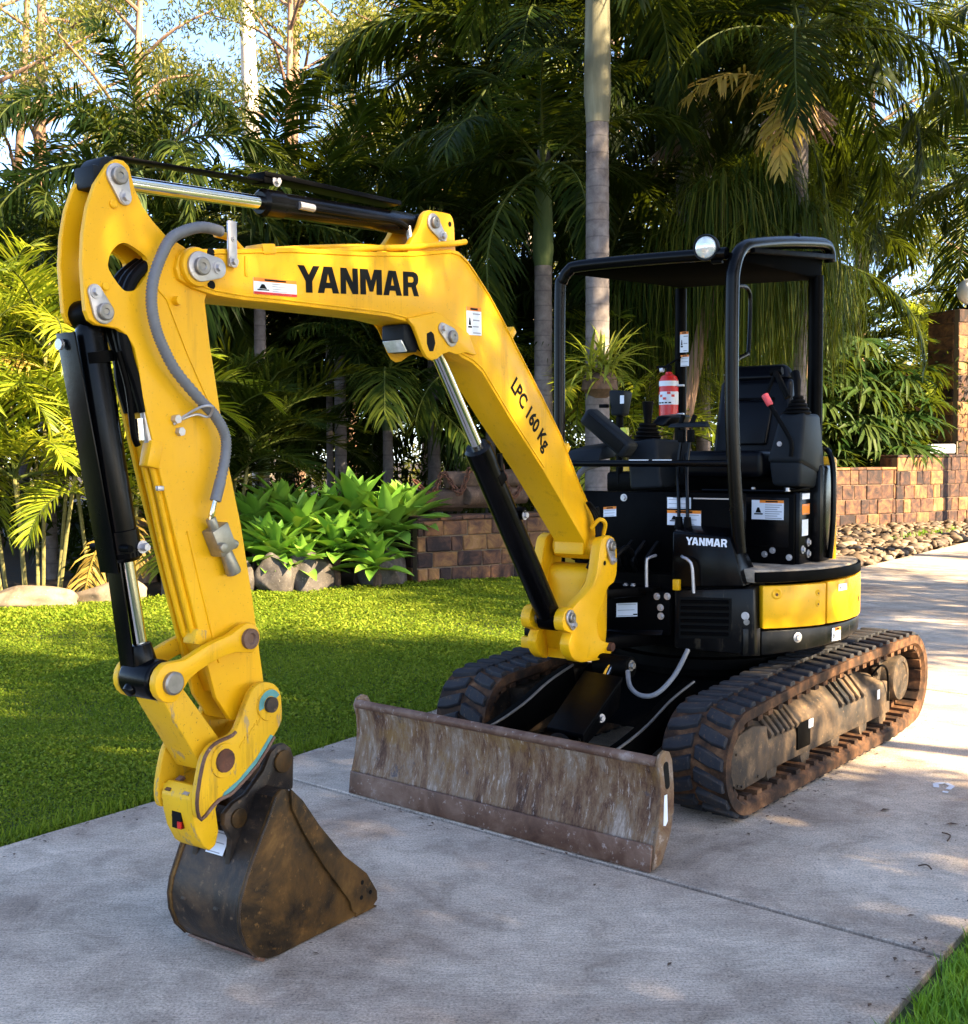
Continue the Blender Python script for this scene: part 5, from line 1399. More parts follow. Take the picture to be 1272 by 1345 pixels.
for y0, y1 in ((0.075, 0.175), (0.20, 0.297)):
    G().bb(-0.351, -0.339, y0, y1, 1.4845, 1.4885).build('worn_edge', M['white'], cnp)
for y, zt in ((-0.225, 2.47), (0.570, 2.47)):
    G().tube([(-1.55, y, 1.25), (-1.55, y, zt)], 0.040 if y > 0 else 0.034, 14).build('rear_post', M['black'], cnp)
roof = G()
roof.hexa([(-0.38, -0.29, 2.412), (-0.38, 0.575, 2.402), (-1.60, 0.585, 2.455), (-1.60, -0.26, 2.485)], [(-0.40, -0.28, 2.442), (-0.42, 0.575, 2.438), (-1.60, 0.595, 2.610), (-1.60, -0.26, 2.600)])
rf = roof.build('roof', M['roof_black'], cnp, 0.02)
G().hexa([(-0.50, 0.60, 2.440), (-0.50, 0.640, 2.440), (-1.60, 0.655, 2.560), (-1.60, 0.60, 2.560)], [(-0.50, 0.60, 2.462), (-0.50, 0.640, 2.462), (-1.60, 0.655, 2.585), (-1.60, 0.60, 2.585)]).build('rain_lip', M['black_dull'], rf, 0.004)
G().lathe((-1.12, 0.615, 2.60), (0, 0, 1), [(0, 0.018), (0.02, 0.018), (0.024, 0.012)], 12).build('roof_bolt', M['black'], rf)
# cab grab handle on the left pillar
G().tube(crom([(-0.37, 0.595, 2.274), (-0.46, 0.60, 2.285), (-0.52, 0.60, 2.275), (-0.548, 0.60, 2.22), (-0.530, 0.60, 2.0), (-0.50, 0.60, 1.975), (-0.40, 0.595, 1.94), (-0.36, 0.592, 1.87)], 6), 0.010, 10).build('grab_handle', M['black_gloss'], cnp)
# round work light
wlt = G().lathe((-0.345, 0.470, 2.458), (1, 0.12, -0.1), [(-0.07, 0.02), (-0.055, 0.045), (-0.01, 0.058), (0.018, 0.060), (0.024, 0.057), (0.018, 0.048)], 30).build('work_light', M['plastic'], cnp)
G().lathe((-0.327, 0.4722, 2.4562), (1, 0.12, -0.1), [(0, 0.050), (0.006, 0.046), (0.012, 0.030), (0.014, 0.008)], 30).build('lens', M['lens'], wlt)
G().box((-0.37, 0.51, 2.40), (0.03, 0.05, 0.03)).build('light_bracket', M['black'], wlt, 0.003)
label(cnp, (-1.515, -0.212, 2.10), (0, 0.052, 0), (0, 0, 0.118), 0.12, lines=3, picto=True)
label(cnp, (-1.515, -0.208, 2.02), (0, 0.052, 0), (0, 0, 0.065), 0.18, lines=3, picto=False)

# ---------------- seat and controls
st = G()
st.hexa([(-1.02, 0.20, 1.50), (-1.02, 0.62, 1.50), (-1.14, 0.62, 1.50), (-1.14, 0.20, 1.50)], [(-1.10, 0.215, 1.90), (-1.10, 0.60, 1.90), (-1.21, 0.60, 1.90), (-1.21, 0.215, 1.90)])
st.hexa([(-1.10, 0.215, 1.895), (-1.10, 0.60, 1.895), (-1.21, 0.60, 1.895), (-1.21, 0.215, 1.895)], [(-1.14, 0.26, 1.975), (-1.14, 0.555, 1.975), (-1.20, 0.555, 1.975), (-1.20, 0.26, 1.975)])
seat = st.build('seat', M['vinyl'], EX, 0.05, 5)
G().hexa([(-1.005, 0.30, 1.56), (-1.005, 0.50, 1.56), (-1.05, 0.50, 1.56), (-1.05, 0.30, 1.56)], [(-1.062, 0.29, 1.79), (-1.062, 0.52, 1.79), (-1.10, 0.52, 1.79), (-1.10, 0.29, 1.79)]).build('back_pad', M['vinyl'], seat, 0.015, 3)
G().bb(-1.10, -0.66, 0.20, 0.62, 1.40, 1.53).build('cushion', M['vinyl'], seat, 0.03, 4)
G().tube(crom([(-1.07, 0.32, 1.795), (-1.085, 0.42, 1.797), (-1.07, 0.52, 1.795)], 5), 0.008, 8).build('piping', M['bellows'], seat)
G().tube([(-0.95, 0.575, 1.92), (-0.93, 0.535, 1.81)], 0.010, 8).build('recline_bar', M['bellows'], seat)
G().tube([(-0.95, 0.575, 1.92), (-0.93, 0.645, 1.79)], 0.016, 8).build('recline_bar', M['bellows'], seat)
G().lathe((-0.96, 0.545, 1.92), (0, 1, 0.1), [(0, 0.02), (0.06, 0.02)], 12).build('knob', M['bellows'], seat)

def console(name, b, t, mat='plastic', bev=0.02):
    return G().hexa(b, t).build(name, M[mat], EX, bev, 3)
# left control box with boot and lock lever
lc = console('left_console', [(-0.66, 0.640, 1.475), (-0.66, 0.808, 1.475), (-0.98, 0.825, 1.40), (-0.98, 0.64, 1.40)], [(-0.70, 0.688, 1.705), (-0.70, 0.812, 1.705), (-0.92, 0.812, 1.705), (-0.92, 0.688, 1.705)])
G().hexa([(-0.68, 0.66, 1.36), (-0.68, 0.80, 1.36), (-0.95, 0.80, 1.34), (-0.95, 0.66, 1.34)], [(-0.67, 0.645, 1.480), (-0.67, 0.803, 1.480), (-0.97, 0.815, 1.42), (-0.97, 0.645, 1.42)]).build('lower_case', M['plastic'], lc, 0.02, 3)
for k in range(5):
    rr = 0.066 - 0.010 * k
    G().lathe((-0.76 - .004 * k, 0.752, 1.700 + 0.018 * k), (0, 0.0, 1), [(0, rr * .9), (0.006, rr), (0.012, rr), (0.018, rr * .85)], 20).build('boot_ring', M['bellows'], lc)
G().tube([(-0.765, 0.752, 1.78), (-0.78, 0.745, 1.86), (-0.82, 0.72, 1.90)], [0.014, 0.018, 0.022], 12).build('joystick', M['bellows'], lc)
lv = G().tube(crom([(-0.64, 0.767, 1.50), (-0.64, 0.770, 1.555), (-0.645, 0.748, 1.605), (-0.65, 0.660, 1.745)], 6), [0.010] * 19, 10).build('lock_lever', M['bellows'], lc)
G().tube([(-0.65, 0.662, 1.742), (-0.652, 0.632, 1.795)], [0.016, 0.0175], 14).build('grip', M['pink'], lv, 0.004)
bolt('bolt', (-0.672, 0.700, 1.56), (1, 0, 0), 0.008, 0.006, 'zinc', lc)
# right console, display, joystick boot
rc = console('right_console', [(-0.62, -0.07, 1.335), (-0.62, 0.112, 1.345), (-0.90, 0.112, 1.345), (-0.90, -0.07, 1.335)], [(-0.66, -0.11, 1.575), (-0.66, 0.05, 1.60), (-0.90, 0.15, 1.58), (-0.90, -0.11, 1.58)])
for k in range(5):
    rr = 0.078 - 0.008 * k
    G().lathe((-0.75, -0.032, 1.575 + 0.020 * k), (0, 0, 1), [(0, rr * .9), (0.007, rr), (0.013, rr), (0.020, rr * .86)], 20).build('boot_ring', M['bellows'], rc)
G().tube([(-0.75, -0.032, 1.67), (-0.75, -0.032, 1.73), (-0.745, -0.030, 1.785)], [0.018, 0.024, 0.030], 14).build('joystick', M['bellows'], rc)
dsp = G().box((-0.56, -0.155, 1.622), (0.11, 0.315, 0.092), Matrix.Rotation(R(-38), 3, 'X')).build('display_pod', M['plastic'], EX, 0.022, 3)
G().box((-0.502, -0.155, 1.622), (0.004, 0.26, 0.055), Matrix.Rotation(R(-38), 3, 'X')).build('screen', M['ink'], dsp, 0.001)
G().hexa([(-0.46, -0.36, 1.485), (-0.46, -0.16, 1.480), (-0.66, -0.16, 1.50), (-0.66, -0.36, 1.52)], [(-0.50, -0.355, 1.535), (-0.50, -0.16, 1.545), (-0.66, -0.17, 1.585), (-0.66, -0.355, 1.56)]).build('side_tray', M['plastic'], EX, 0.012)
arm_r = G().hexa([(-0.75, -0.02, 1.665), (-0.75, 0.055, 1.655), (-1.0, 0.08, 1.66), (-1.0, -0.02, 1.67)], [(-0.78, 0.01, 1.715), (-0.78, 0.085, 1.705), (-1.0, 0.10, 1.72), (-1.0, 0.0, 1.73)]).build('armrest', M['vinyl'], EX, 0.015, 3)
hd2 = G().hexa([(-0.98, -0.378, 1.725), (-0.98, -0.300, 1.725), (-1.06, -0.300, 1.725), (-1.06, -0.378, 1.725)], [(-0.97, -0.385, 1.868), (-0.97, -0.282, 1.860), (-1.07, -0.282, 1.86), (-1.07, -0.385, 1.868)]).build('lever_head', M['plastic'], EX, 0.015, 3)
G().tube([(-1.02, -0.34, 1.35), (-1.02, -0.34, 1.73)], 0.02, 10).build('lever_stem', M['bellows'], hd2)
label(hd2, (-0.969, -0.31, 1.79), (0, 0.024, 0), (0, 0, 0.045), 0, lines=0, picto=False, name='small_label')
G().box((-0.97, -0.41, 1.78), (0.03, 0.05, 0.02)).build('switch', M['bellows'], hd2, 0.004)
G().bb(-1.0, -0.97, -0.31, -0.27, 1.58, 1.66).build('warning_tag', M['hivis'], EX, 0.003)
# travel levers with foot pedals
for y0, y1 in ((0.296, 0.276), (0.341, 0.324)):
    t = G().tube(crom([(-0.43, y0, 1.10), (-0.44, y0 - 0.005, 1.25), (-0.48, y1 - .01, 1.45), (-0.50, y1, 1.60), (-0.50, y1, 1.64)], 5), 0.0085, 10).build('travel_lever', M['black_gloss'], EX)
    G().tube([(-0.43, y0, 1.16), (-0.43, y0, 1.215)], [0.022, 0.016], 12).build('boot', M['bellows'], t)
    G().box((-0.50, y1, 1.60), (0.03, 0.03, 0.06)).build('lever_clamp', M['bellows'], t, 0.004)
G().hexa([(-0.47, 0.21, 1.642), (-0.47, 0.415, 1.642), (-0.55, 0.405, 1.642), (-0.55, 0.22, 1.642)], [(-0.48, 0.225, 1.660), (-0.48, 0.41, 1.664), (-0.55, 0.39, 1.672), (-0.55, 0.24, 1.668)]).build('lever_plate', M['plastic'], EX, 0.005)
for y in (0.27, 0.33):
    G().tube([(-0.5, y, 1.66), (-0.51, y + .01, 1.70)], 0.012, 8).build('lever_knob', M['bellows'], EX)
G().tube(crom([(-0.44, -0.30, 1.36), (-0.42, -0.22, 1.44), (-0.44, -0.12, 1.47)], 5), 0.015, 8).build('hose', M['hose'], EX)
for k in range(6):      # hoses from the swivel up to the boom foot
    y = -0.16 + 0.05 * k
    G().tube(crom([(-0.40, y, 0.95), (-0.28, y + .01, 1.04 + .015 * (k % 3)), (-0.16, y * .8, 1.02), (-0.10, y * .7, 1.12), (-0.06, y * .6, 1.25 + .02 * (k % 2))], 6), 0.013, 8).build('hose', M['rubber_seal'], EX)
for k in range(3):
    G().tube(crom([(-0.42, 0.02 + .07 * k, 0.92), (-0.33, 0.03 + .07 * k, 1.00), (-0.42, 0.05 + .07 * k, 1.09)], 5), 0.010, 8).build('hose', M['rubber_seal'], EX)
bolt('bolt', (-0.46, -0.015, 1.30), (1, 0, 0), 0.012, 0.01, 'zinc', bk_)

# ---------------- fire extinguisher clamped to the rear post (a thing of its own)
base = Matrix.Translation((0.4432, 5.2369, 0)) @ Matrix.Rotation(R(-125), 4, 'Z')
fe_p = base @ Vector((-1.50, -0.275, 1.715))
fe = thing('fire_extinguisher', 'small red fire extinguisher with white label clamped to the canopy post', 'fire extinguisher', fe_p, R(-125))
G().lathe((0, 0, 0), (0, 0, 1), [(0, 0.050), (0.006, 0.056), (0.225, 0.056), (0.25, 0.045), (0.262, 0.022), (0.275, 0.018)], 26).build('cylinder_body', M['red'], fe)
G().lathe((0, 0, 0.085), (0, 0, 1), [(0, 0.0566), (0.075, 0.0566)], 26).build('paper_label', M['white'], fe)
G().lathe((0, 0, 0.192), (0, 0, 1), [(0, 0.0566), (0.030, 0.0566)], 26).build('white_band', M['white'], fe)
for k in range(5):
    a = R(-50 + 25 * k)
    G().box((0.0572 * math.cos(a), 0.0572 * math.sin(a), 0.152 - 0.016 * (k % 3)), (0.001, 0.02, 0.014), Matrix.Rotation(a, 3, 'Z')).build('print_block', M['red'], fe)
for k in range(4):
    a = R(-35 + 22 * k)
    G().box((0.0572 * math.cos(a), 0.0572 * math.sin(a), 0.096), (0.001, 0.016, 0.008), Matrix.Rotation(a, 3, 'Z')).build('print_block', M['ink'], fe)
vv = G(); vv.cyl((0, 0, 0.27), (0, 0, 0.30), 0.016, k=12); vv.box((0.0, -0.03, 0.305), (0.02, 0.09, 0.016)); vv.box((0.0, 0.03, 0.335), (0.016, 0.10, 0.010), Matrix.Rotation(R(28), 3, 'X'))
vv.build('valve_handle', M['bellows'], fe, 0.003)
G().lathe((0, -0.055, 0.29), (0, 1, 0), [(0, 0.014), (0.02, 0.014)], 12).build('gauge', M['white'], fe)
for z in (0.02, 0.185):
    G().box((0.0, 0.06, z + .01), (0.02, 0.07, 0.012)).build('clamp', M['zinc'], fe, 0.002)
# ------------------------------------------------------------------ brick walls
BR = [G().box((0, 0, 0), (1, 1, 1)).mesh('brick', M['brick'], 0.0) for k in range(1)]
def brick_variants(w, h, d, n=4):
    out = []
    for k in range(n):
        me = G().box((0, 0, 0), (w, d, h)).mesh('brick', M['brick'], 0.012, 1)
        for v in me.vertices:
            v.co += Vector((random.uniform(-1, 1), random.uniform(-1, 1), random.uniform(-1, 1))) * 0.004
        out.append(me)
    return out
def brick_wall(name, lab, p0, p1, z0, courses, bw, bh, depth, seed=0, cat='wall', widths=(1.0,), cap=None):
    """p0 to p1 on the ground, bricks laid in courses in front of a mortar core"""
    rnd = random.Random(seed)
    p0, p1 = Vector(p0), Vector(p1); L = (p1 - p0).length
    ang = math.atan2(p1.y - p0.y, p1.x - p0.x)
    t = thing(name, lab, cat, (p0.x, p0.y, z0), ang)
    H = courses * bh
    G().bb(0.004, L - 0.004, 0.006, depth - 0.006, 0, H - 0.004).build('mortar_core', M['mortar'], t)
    j = 0.010
    sizes = {w: brick_variants(bw * w - j, bh - j, 0.11) for w in widths}
    for c in range(courses):
        x = -bw * rnd.uniform(0, 0.9) if c % 2 else -bw * rnd.uniform(0, .4)
        while x < L - 0.02:
            w = rnd.choice(widths); ww = bw * w
            a, b = max(x, 0), min(x + ww, L)
            if b - a > 0.05:
                full = (b - a) > ww - 1e-4
                me = rnd.choice(sizes[w]) if full else G().box((0, 0, 0), (b - a - j, 0.11, bh - j)).mesh('brick', M['brick'], 0.012, 1)
                o = put('brick', me, t)
                o.location = ((a + b) / 2, 0.055 - 0.014 + rnd.uniform(-0.008, 0.008), (c + 0.5) * bh)
                o.rotation_euler = (rnd.uniform(-.01, .01), rnd.uniform(-.01, .01), rnd.uniform(-.015, .015))
            x += ww
        for xe, s in ((0.0, -1), (L, 1)):      # return bricks on the ends
            o = put('brick', rnd.choice(sizes[widths[0]]), t)
            o.location = (xe - s * 0.041, depth / 2 + 0.06, (c + 0.5) * bh); o.rotation_euler = (0, 0, math.pi / 2)
            o.scale = ((depth - 0.12) / (bw * widths[0]), 1, 1)
    if cap:
        n = int(L / cap)
        me = [G().box((0, 0, 0), (L / n - 0.008, depth + 0.03, 0.05)).mesh('capping_brick', M['brick'], 0.008, 1)]
        for k in range(n):
            o = put('capping_brick', me[0], t); o.location = ((k + .5) * L / n, depth / 2 - 0.012, H + 0.027 + rnd.uniform(-.002, .002))
    return t
brick_wall('garden_wall', 'low brown brick garden wall end between the agaves and the boom', (-0.80, 13.46), (1.05, 14.50), -0.03, 4, 0.27, 0.19, 0.35, 3, widths=(1.0, 1.25, 0.6), cap=0.3)
brick_wall('garden_wall', 'low sunlit brick wall running right from behind the excavator', (6.2, 22.2), (8.5, 23.40), -0.03, 4, 0.33, 0.30, 0.4, 5, widths=(1.0, 1.3, 0.7), cap=0.4)
brick_wall('garden_wall', 'taller sunlit brick wall beside the far right driveway edge', (8.5, 23.36), (12.6, 26.4), -0.03, 5, 0.36, 0.29, 0.4, 6, widths=(1.0, 1.3, 0.7), cap=0.4)
brick_wall('brick_pier', 'tall brick gate pier with round lamp at the right edge', (10.62, 25.5), (11.5, 25.9), 0.0, 16, 0.42, 0.295, 0.9, 8, 'pier', widths=(1.0, 0.6, 1.3))
brick_wall('garden_wall', 'shaded high brick wall left of the gate pier', (9.65, 26.3), (10.8, 26.7), 0.0, 12, 0.40, 0.295, 0.4, 9, widths=(1.0, 0.6, 1.2))
gl = thing('globe_lamp', 'white round globe lamp on top of the brick pier', 'lamp', (10.98, 25.75, 4.74))
G().lathe((0, 0, 0), (0, 0, 1), [(0, 0.14), (0.03, 0.14), (0.05, 0.09), (0.12, 0.09)], 20).build('lamp_base', M['black_dull'], gl)
G().lathe((0, 0, 0.10), (0, 0, 1), [(0, 0.10)] + [(0.30 - 0.30 * math.cos(R(a)), 0.30 * math.sin(R(a))) for a in range(25, 180, 12)] + [(0.6, 0.005)], 28).build('globe', M['globe'], gl)
tag(G().bb(9.72, 10.28, 24.75, 24.95, 1.50, 1.70).build('meter_box', M['white'], None, 0.02), 'pale grey box sitting on the tall brick wall', 'box')

# pebble bed between the low wall and the drive
ico_v = []; ph = (1 + 5 ** .5) / 2
bmx = bmesh.new(); bmesh.ops.create_icosphere(bmx, subdivisions=2, radius=1.0)
IV = np.array([v.co[:] for v in bmx.verts]); IF = np.array([[v.index for v in f.verts] for f in bmx.faces]); bmx.free()
PB = [(4.4, 14.6), (5.05, 15.15), (8.1, 19.4), (9.6, 21.4), (11.6, 24.9), (8.6, 23.3), (6.2, 22.15), (4.0, 18.0)]
n = 3400
x = rng.uniform(3.8, 11.8, n * 4); y = rng.uniform(14, 25.2, n * 4); k = inside(PB, x, y); x, y = x[k][:n], y[k][:n]; n = len(x)
sz = rng.uniform(0.04, 0.12, n) * rng.uniform(.7, 1.2, n); rt = rot_from(rng.normal(0, 1, (n, 3)), rng.uniform(0, 6, n))
V = np.einsum('nij,kj->nki', np.stack([np.diag(s) for s in np.stack([np.ones(n), rng.uniform(.6, .9, n), rng.uniform(.4, .65, n)], 1)]), IV)
az = rng.uniform(0, 6.28, n); c_, s_ = np.cos(az), np.sin(az)
V = np.stack([V[..., 0] * c_[:, None] - V[..., 1] * s_[:, None], V[..., 0] * s_[:, None] + V[..., 1] * c_[:, None], V[..., 2]], -1) * sz[:, None, None]
V *= 1 + 0.16 * rng.normal(0, 1, (n, V.shape[1], 1)).clip(-1.5, 1.5)
V += np.stack([x, y, rng.uniform(-0.05, 0.06, n)], 1)[:, None, :]
F = (IF[None] + (np.arange(n) * len(IV))[:, None, None]).reshape(-1, 3)
peb = np_mesh('pebble_bed', V.reshape(-1, 3), F, M['pebble'])
tag(put('pebble_bed', peb), 'brown river pebbles heaped at the foot of the low wall', 'pebbles', kind='stuff')
tag(blades('weeds', [(6.6, 18.6), (7.8, 19.6), (9.2, 21.6), (8.0, 20.6)], 160, 0.22, 0.03, M['grass_bright'], 9), 'weeds growing through the pebbles', 'weeds', kind='stuff')

# ------------------------------------------------------------------ rocks along the bed
def rock_mesh(name, d, mat, seed, rough=0.16, flat=0.0):
    bm = bmesh.new(); bmesh.ops.create_icosphere(bm, subdivisions=4, radius=1.0)
    rr = np.random.default_rng(seed); dirs = rr.normal(0, 1, (14, 3)); dirs /= np.linalg.norm(dirs, axis=1, keepdims=True); cutd = rr.uniform(0.62, 0.92, 14)
    ph_ = rr.uniform(0, 6, (6, 3)); fq = rr.normal(0, 3.2, (6, 3))
    for v in bm.verts:
        p = np.array(v.co[:])
        for q, c in zip(dirs, cutd):
            e = p @ q - c
            if e > 0: p = p - q * e * 0.9
        nz = sum(math.sin(p @ f + a[0]) for f, a in zip(fq, ph_)) / 6
        p = p * (1 + rough * nz)
        v.co = Vector((p[0] * d[0], p[1] * d[1], p[2] * d[2]))
    me = bpy.data.meshes.new(name); bm.to_mesh(me); bm.free(); me.materials.append(mat)
    me.polygons.foreach_set('use_smooth', np.ones(len(me.polygons), bool))
    return me
rocks = [(-4.75, 11.62, 0.03, (0.62, 0.28, 0.17), 'rock_pale', 'pale flat edging stone at the left edge under the golden palms'),
         (-3.95, 12.05, 0.03, (0.40, 0.26, 0.19), 'rock_pale', 'smaller speckled edging stone beside the bucket cylinder'),
         (-3.28, 12.45, 0.12, (0.32, 0.28, 0.32), 'rock_dark', 'dark rock behind the arm, left of the smaller dark rocks'),
         (-2.82, 12.60, 0.12, (0.26, 0.25, 0.30), 'rock_dark', 'small dark rock showing between the arm and the cylinder'),
         (-2.32, 12.75, 0.12, (0.30, 0.26, 0.30), 'rock_dark', 'dark rock just right of the arm under the agaves'),
         (-2.02, 13.10, 0.15, (0.50, 0.28, 0.36), 'rock_dark', 'broad dark block of rock in the middle below the agaves'),
         (-1.20, 13.45, 0.16, (0.46, 0.32, 0.42), 'rock_dark', 'big rounded rock with a pale top beside the brick wall'),
         (-6.1, 11.1, 0.07, (0.5, 0.3, 0.22), 'rock_pale', 'edging stone')]
for i, (x, y, z, d, m_, lab) in enumerate(rocks[:7]):
    tag(put('garden_rock', rock_mesh('garden_rock', d, M[m_], 20 + i), None, (x, y, z), 0.3 * i), lab, 'rock')

# split logs and an old chain on top of the wall end
for i, (x, y, z, r, l, a, lab) in enumerate([(-0.35, 14.25, 0.98, 0.13, 0.9, 0.2, 'lowest split log stacked behind the brick wall'), (0.15, 14.35, 1.00, 0.12, 0.9, 0.6, 'log lying behind the boom cylinder on the wall'), (-0.1, 14.30, 1.20, 0.12, 0.8, 0.35, 'upper split log in the small wood pile'), (-0.62, 14.35, 0.92, 0.12, 0.7, 0.15, 'left log end of the small wood pile'), (0.45, 14.5, 1.22, 0.11, 0.8, 0.7, 'short upper log right of the wood pile')]):
    g = G()
    prof = [(0, 0), ] 
    ring = []
    rr = random.Random(i)
    sec = [(r * math.cos(R(q)) * rr.uniform(.85, 1.1), r * math.sin(R(q)) * rr.uniform(.85, 1.1)) for q in range(0, 360, 30)]
    g.prism(sec, -l / 2, l / 2, 'x')
    o = g.build('split_log', M['wood'], None, 0.012, 1, loc=(x, y, z), rz=a)
    tag(o, lab, 'log')
ch = thing('rusty_chain', 'rusty chain draped over the log pile above the brick wall', 'chain', (-0.1, 14.1, 0.9))
cpts = crom([(-0.75, 0.05, 0.28), (-0.55, -0.05, 0.12), (-0.4, -0.02, 0.38), (-0.2, -0.08, 0.15), (-0.05, -0.03, 0.45), (0.15, -0.08, 0.30), (0.3, -0.03, 0.5), (0.45, -0.06, 0.1), (0.6, 0, 0.3)], 7)
lk_ = G()
lk_.tube([(0.05 * math.cos(q), 0.028 * math.sin(q), 0) for q in np.linspace(0, 2 * math.pi, 15)], 0.010, 6)
lkm = lk_.mesh('link', M['rust_link'])
for i in range(len(cpts) - 1):
    o = put('link', lkm, ch); d = (cpts[i + 1] - cpts[i]).normalized()
    o.rotation_mode = 'QUATERNION'
    o.rotation_quaternion = d.to_track_quat('X', 'Z') @ Matrix.Rotation(R(90 * (i % 2)), 4, 'X').to_quaternion()
    o.location = cpts[i]

# ------------------------------------------------------------------ agaves
def strap_leaf(L, W, up, curl, seg=6, fold=0.25, wp=None):
    """tapering leaf along +x that rises then bends over; v-shaped section"""
    g = G(); v = []; f = []
    e = up; p = Vector((0, 0, 0))
    for i in range(seg + 1):
        t = i / seg
        w = W * (wp(t) if wp else max(0.02, (0.45 + 1.6 * t - 2.05 * t * t) if t < .5 else (0.7375 * (1 - ((t - .5) / .5) ** 1.6))) ) / 0.75
        n = Vector((-math.sin(e), 0, math.cos(e)))
        v += [p + Vector((0, -w / 2, 0)) + n * fold * w * .5, p, p + Vector((0, w / 2, 0)) + n * fold * w * .5]
        p = p + Vector((math.cos(e), 0, math.sin(e))) * (L / seg)
        e -= curl / seg
    for i in range(seg):
        for k in (0, 1):
            f.append((3 * i + k, 3 * i + k + 1, 3 * i + 4 + k, 3 * i + 3 + k))
    return v, f
AG = []
for up in (80, 62, 45, 28, 8):
    for q in range(2):
        v, f = strap_leaf(0.62 * random.uniform(.9, 1.1), 0.185, R(up), R(random.uniform(20, 50)), 6, 0.5)
        me = bpy.data.meshes.new('leaf'); me.from_pydata([tuple(a) for a in v], [], f); me.materials.append(M['agave'])
        me.polygons.foreach_set('use_smooth', np.ones(len(me.polygons), bool)); AG.append((up, me))
agaves = [(-2.55, 13.15, 0.40, 1.0, 'agave rosette at the left end of the clump beside the arm'), (-2.15, 13.35, 0.62, 1.05, 'agave rosette standing second from the left in the clump'),
          (-1.72, 13.2, 0.45, 0.95, 'low agave rosette over the broad dark rock'), (-1.55, 13.75, 0.80, 1.15, 'tallest agave rosette at the back of the clump'),
          (-1.15, 13.65, 0.62, 1.25, 'large bluish agave rosette at the right end of the clump'), (-2.75, 13.6, 0.70, 1.0, 'agave rosette behind the arm edge at upper left'),
          (-1.25, 13.1, 0.30, 0.8, 'small low agave rosette in front of the pale topped rock'), (-3.2, 12.75, 0.30, 0.85, 'agave rosette showing left of the arm above dark rock'),
          (-2.1, 12.95, 0.30, 0.8, 'small agave rosette hanging over the rocks in front'), (-0.95, 13.95, 0.72, 1.1, 'agave rosette tucked behind against the brick wall'),
          (-1.9, 13.75, 0.72, 0.95, 'agave rosette behind the middle of the clump'), (-1.4, 13.35, 0.52, 0.9, 'agave rosette in the right middle of the clump'), (-2.35, 12.95, 0.42, 0.85, 'agave rosette at the front left of the clump'), (-2.45, 13.8, 0.80, 1.0, 'agave rosette high at the back left of the clump')]
for i, (x, y, z, s, lab) in enumerate(agaves):
    t = thing('agave', lab, 'plant', (x, y, -0.03), random.uniform(0, 6), 'agaves above the rocks')
    G().tube([(0, 0, 0), (0.02, 0, z * .5), (0, 0, z)], 0.05, 8).build('stem', M['wood'], t)
    for k in range(34):
        lv = min(4, int(k / 7)); me = AG[lv * 2 + k % 2][1]
        o = put('leaf', me, t); o.location = (0, 0, z - 0.02 * lv); o.rotation_euler = (random.uniform(-.12, .12), random.uniform(-.12, .12), k * 2.399 + random.uniform(-.2, .2))
        sc = s * 1.12 * (0.75 + 0.07 * lv) * random.uniform(.9, 1.1); o.scale = (sc, sc, sc)
# ------------------------------------------------------------------ palms
def frond_mesh(name, L, n, ll, lw, e0, arch, droop, vee, mats, seed, sweep=(70, 32), start=0.12, plume=0.0):
    """feather frond along +x: a curved stalk with two rows of leaflets (or a plume all round)"""
    r = random.Random(seed)
    S = 24; P = [Vector((0, 0, 0))]; T = []
    for i in range(S + 1):
        t = i / S; e = e0 - arch * t ** 1.25
        T.append(Vector((math.cos(e), 0, math.sin(e))))
        if i < S: P.append(P[-1] + T[-1] * L / S)
    def at(t):
        k = min(S - 1, int(t * S)); f = t * S - k
        return P[k].lerp(P[k + 1], f), T[k].lerp(T[k + 1], f).normalized()
    V = []; Q = []; Tr = []
    for i in range(n):
        t = start + (1 - start) * (i + 0.5) / n
        p, tn = at(t)
        nn = Vector((-tn.z, 0, tn.x))
        a = R(sweep[0] + (sweep[1] - sweep[0]) * t + r.uniform(-12, 12))
        ln = ll * (math.sin(math.pi * min(0.97, 0.16 + 0.80 * t)) ** 0.55) * r.uniform(.7, 1.12)
        for s in (1, -1):
            if r.random() < 0.06: continue
            ve = vee + r.uniform(-.3, .3) + (r.uniform(-plume, plume))
            side = Vector((0, s, 0)) * math.cos(ve) + nn * math.sin(ve)
            d = (tn * math.cos(a) + side * math.sin(a)).normalized()
            w = lw * r.uniform(.8, 1.15)
            wd = (tn - d * tn.dot(d)).normalized()
            q = p.copy(); o = len(V); dd = d.copy()
            for k, wk in enumerate((0.45, 1.0, 0.75, 0.0)):
                if wk > 0: V += [q - wd * w * wk / 2, q + wd * w * wk / 2]
                else: V.append(q.copy())
                q = q + dd * ln / 3
                dd = (dd + Vector((0, 0, -droop * (0.6 + 0.5 * k)))).normalized()
            Q += [(o, o + 1, o + 3, o + 2), (o + 2, o + 3, o + 5, o + 4)]; Tr.append((o + 4, o + 5, o + 6))
    g = G(); g.tube(P[:-1], [0.016 * L / 2.0 * (1 - 0.85 * i / S) + 0.003 for i in range(S)], 5, True)
    o = len(V); V += [Vector(v) for v in g.v]
    me = bpy.data.meshes.new(name)
    me.from_pydata([tuple(v) for v in V], [], Q + Tr + [tuple(i + o for i in f) for f in g.f])
    for m in mats: me.materials.append(m)
    nl = len(Q) + len(Tr)
    for p_ in list(me.polygons)[nl:]:
        p_.material_index = 1
    return me
def fset(name, elev, **kw):
    out = []
    for i, e in enumerate(elev):
        out.append((e, frond_mesh(name, e0=R(e), seed=i * 7 + 1, **kw)))
    return out
K_ = dict(L=2.7, n=88, ll=0.80, lw=0.034, arch=R(95), droop=0.42, vee=-0.15, mats=[M['king'], M['rachis']])
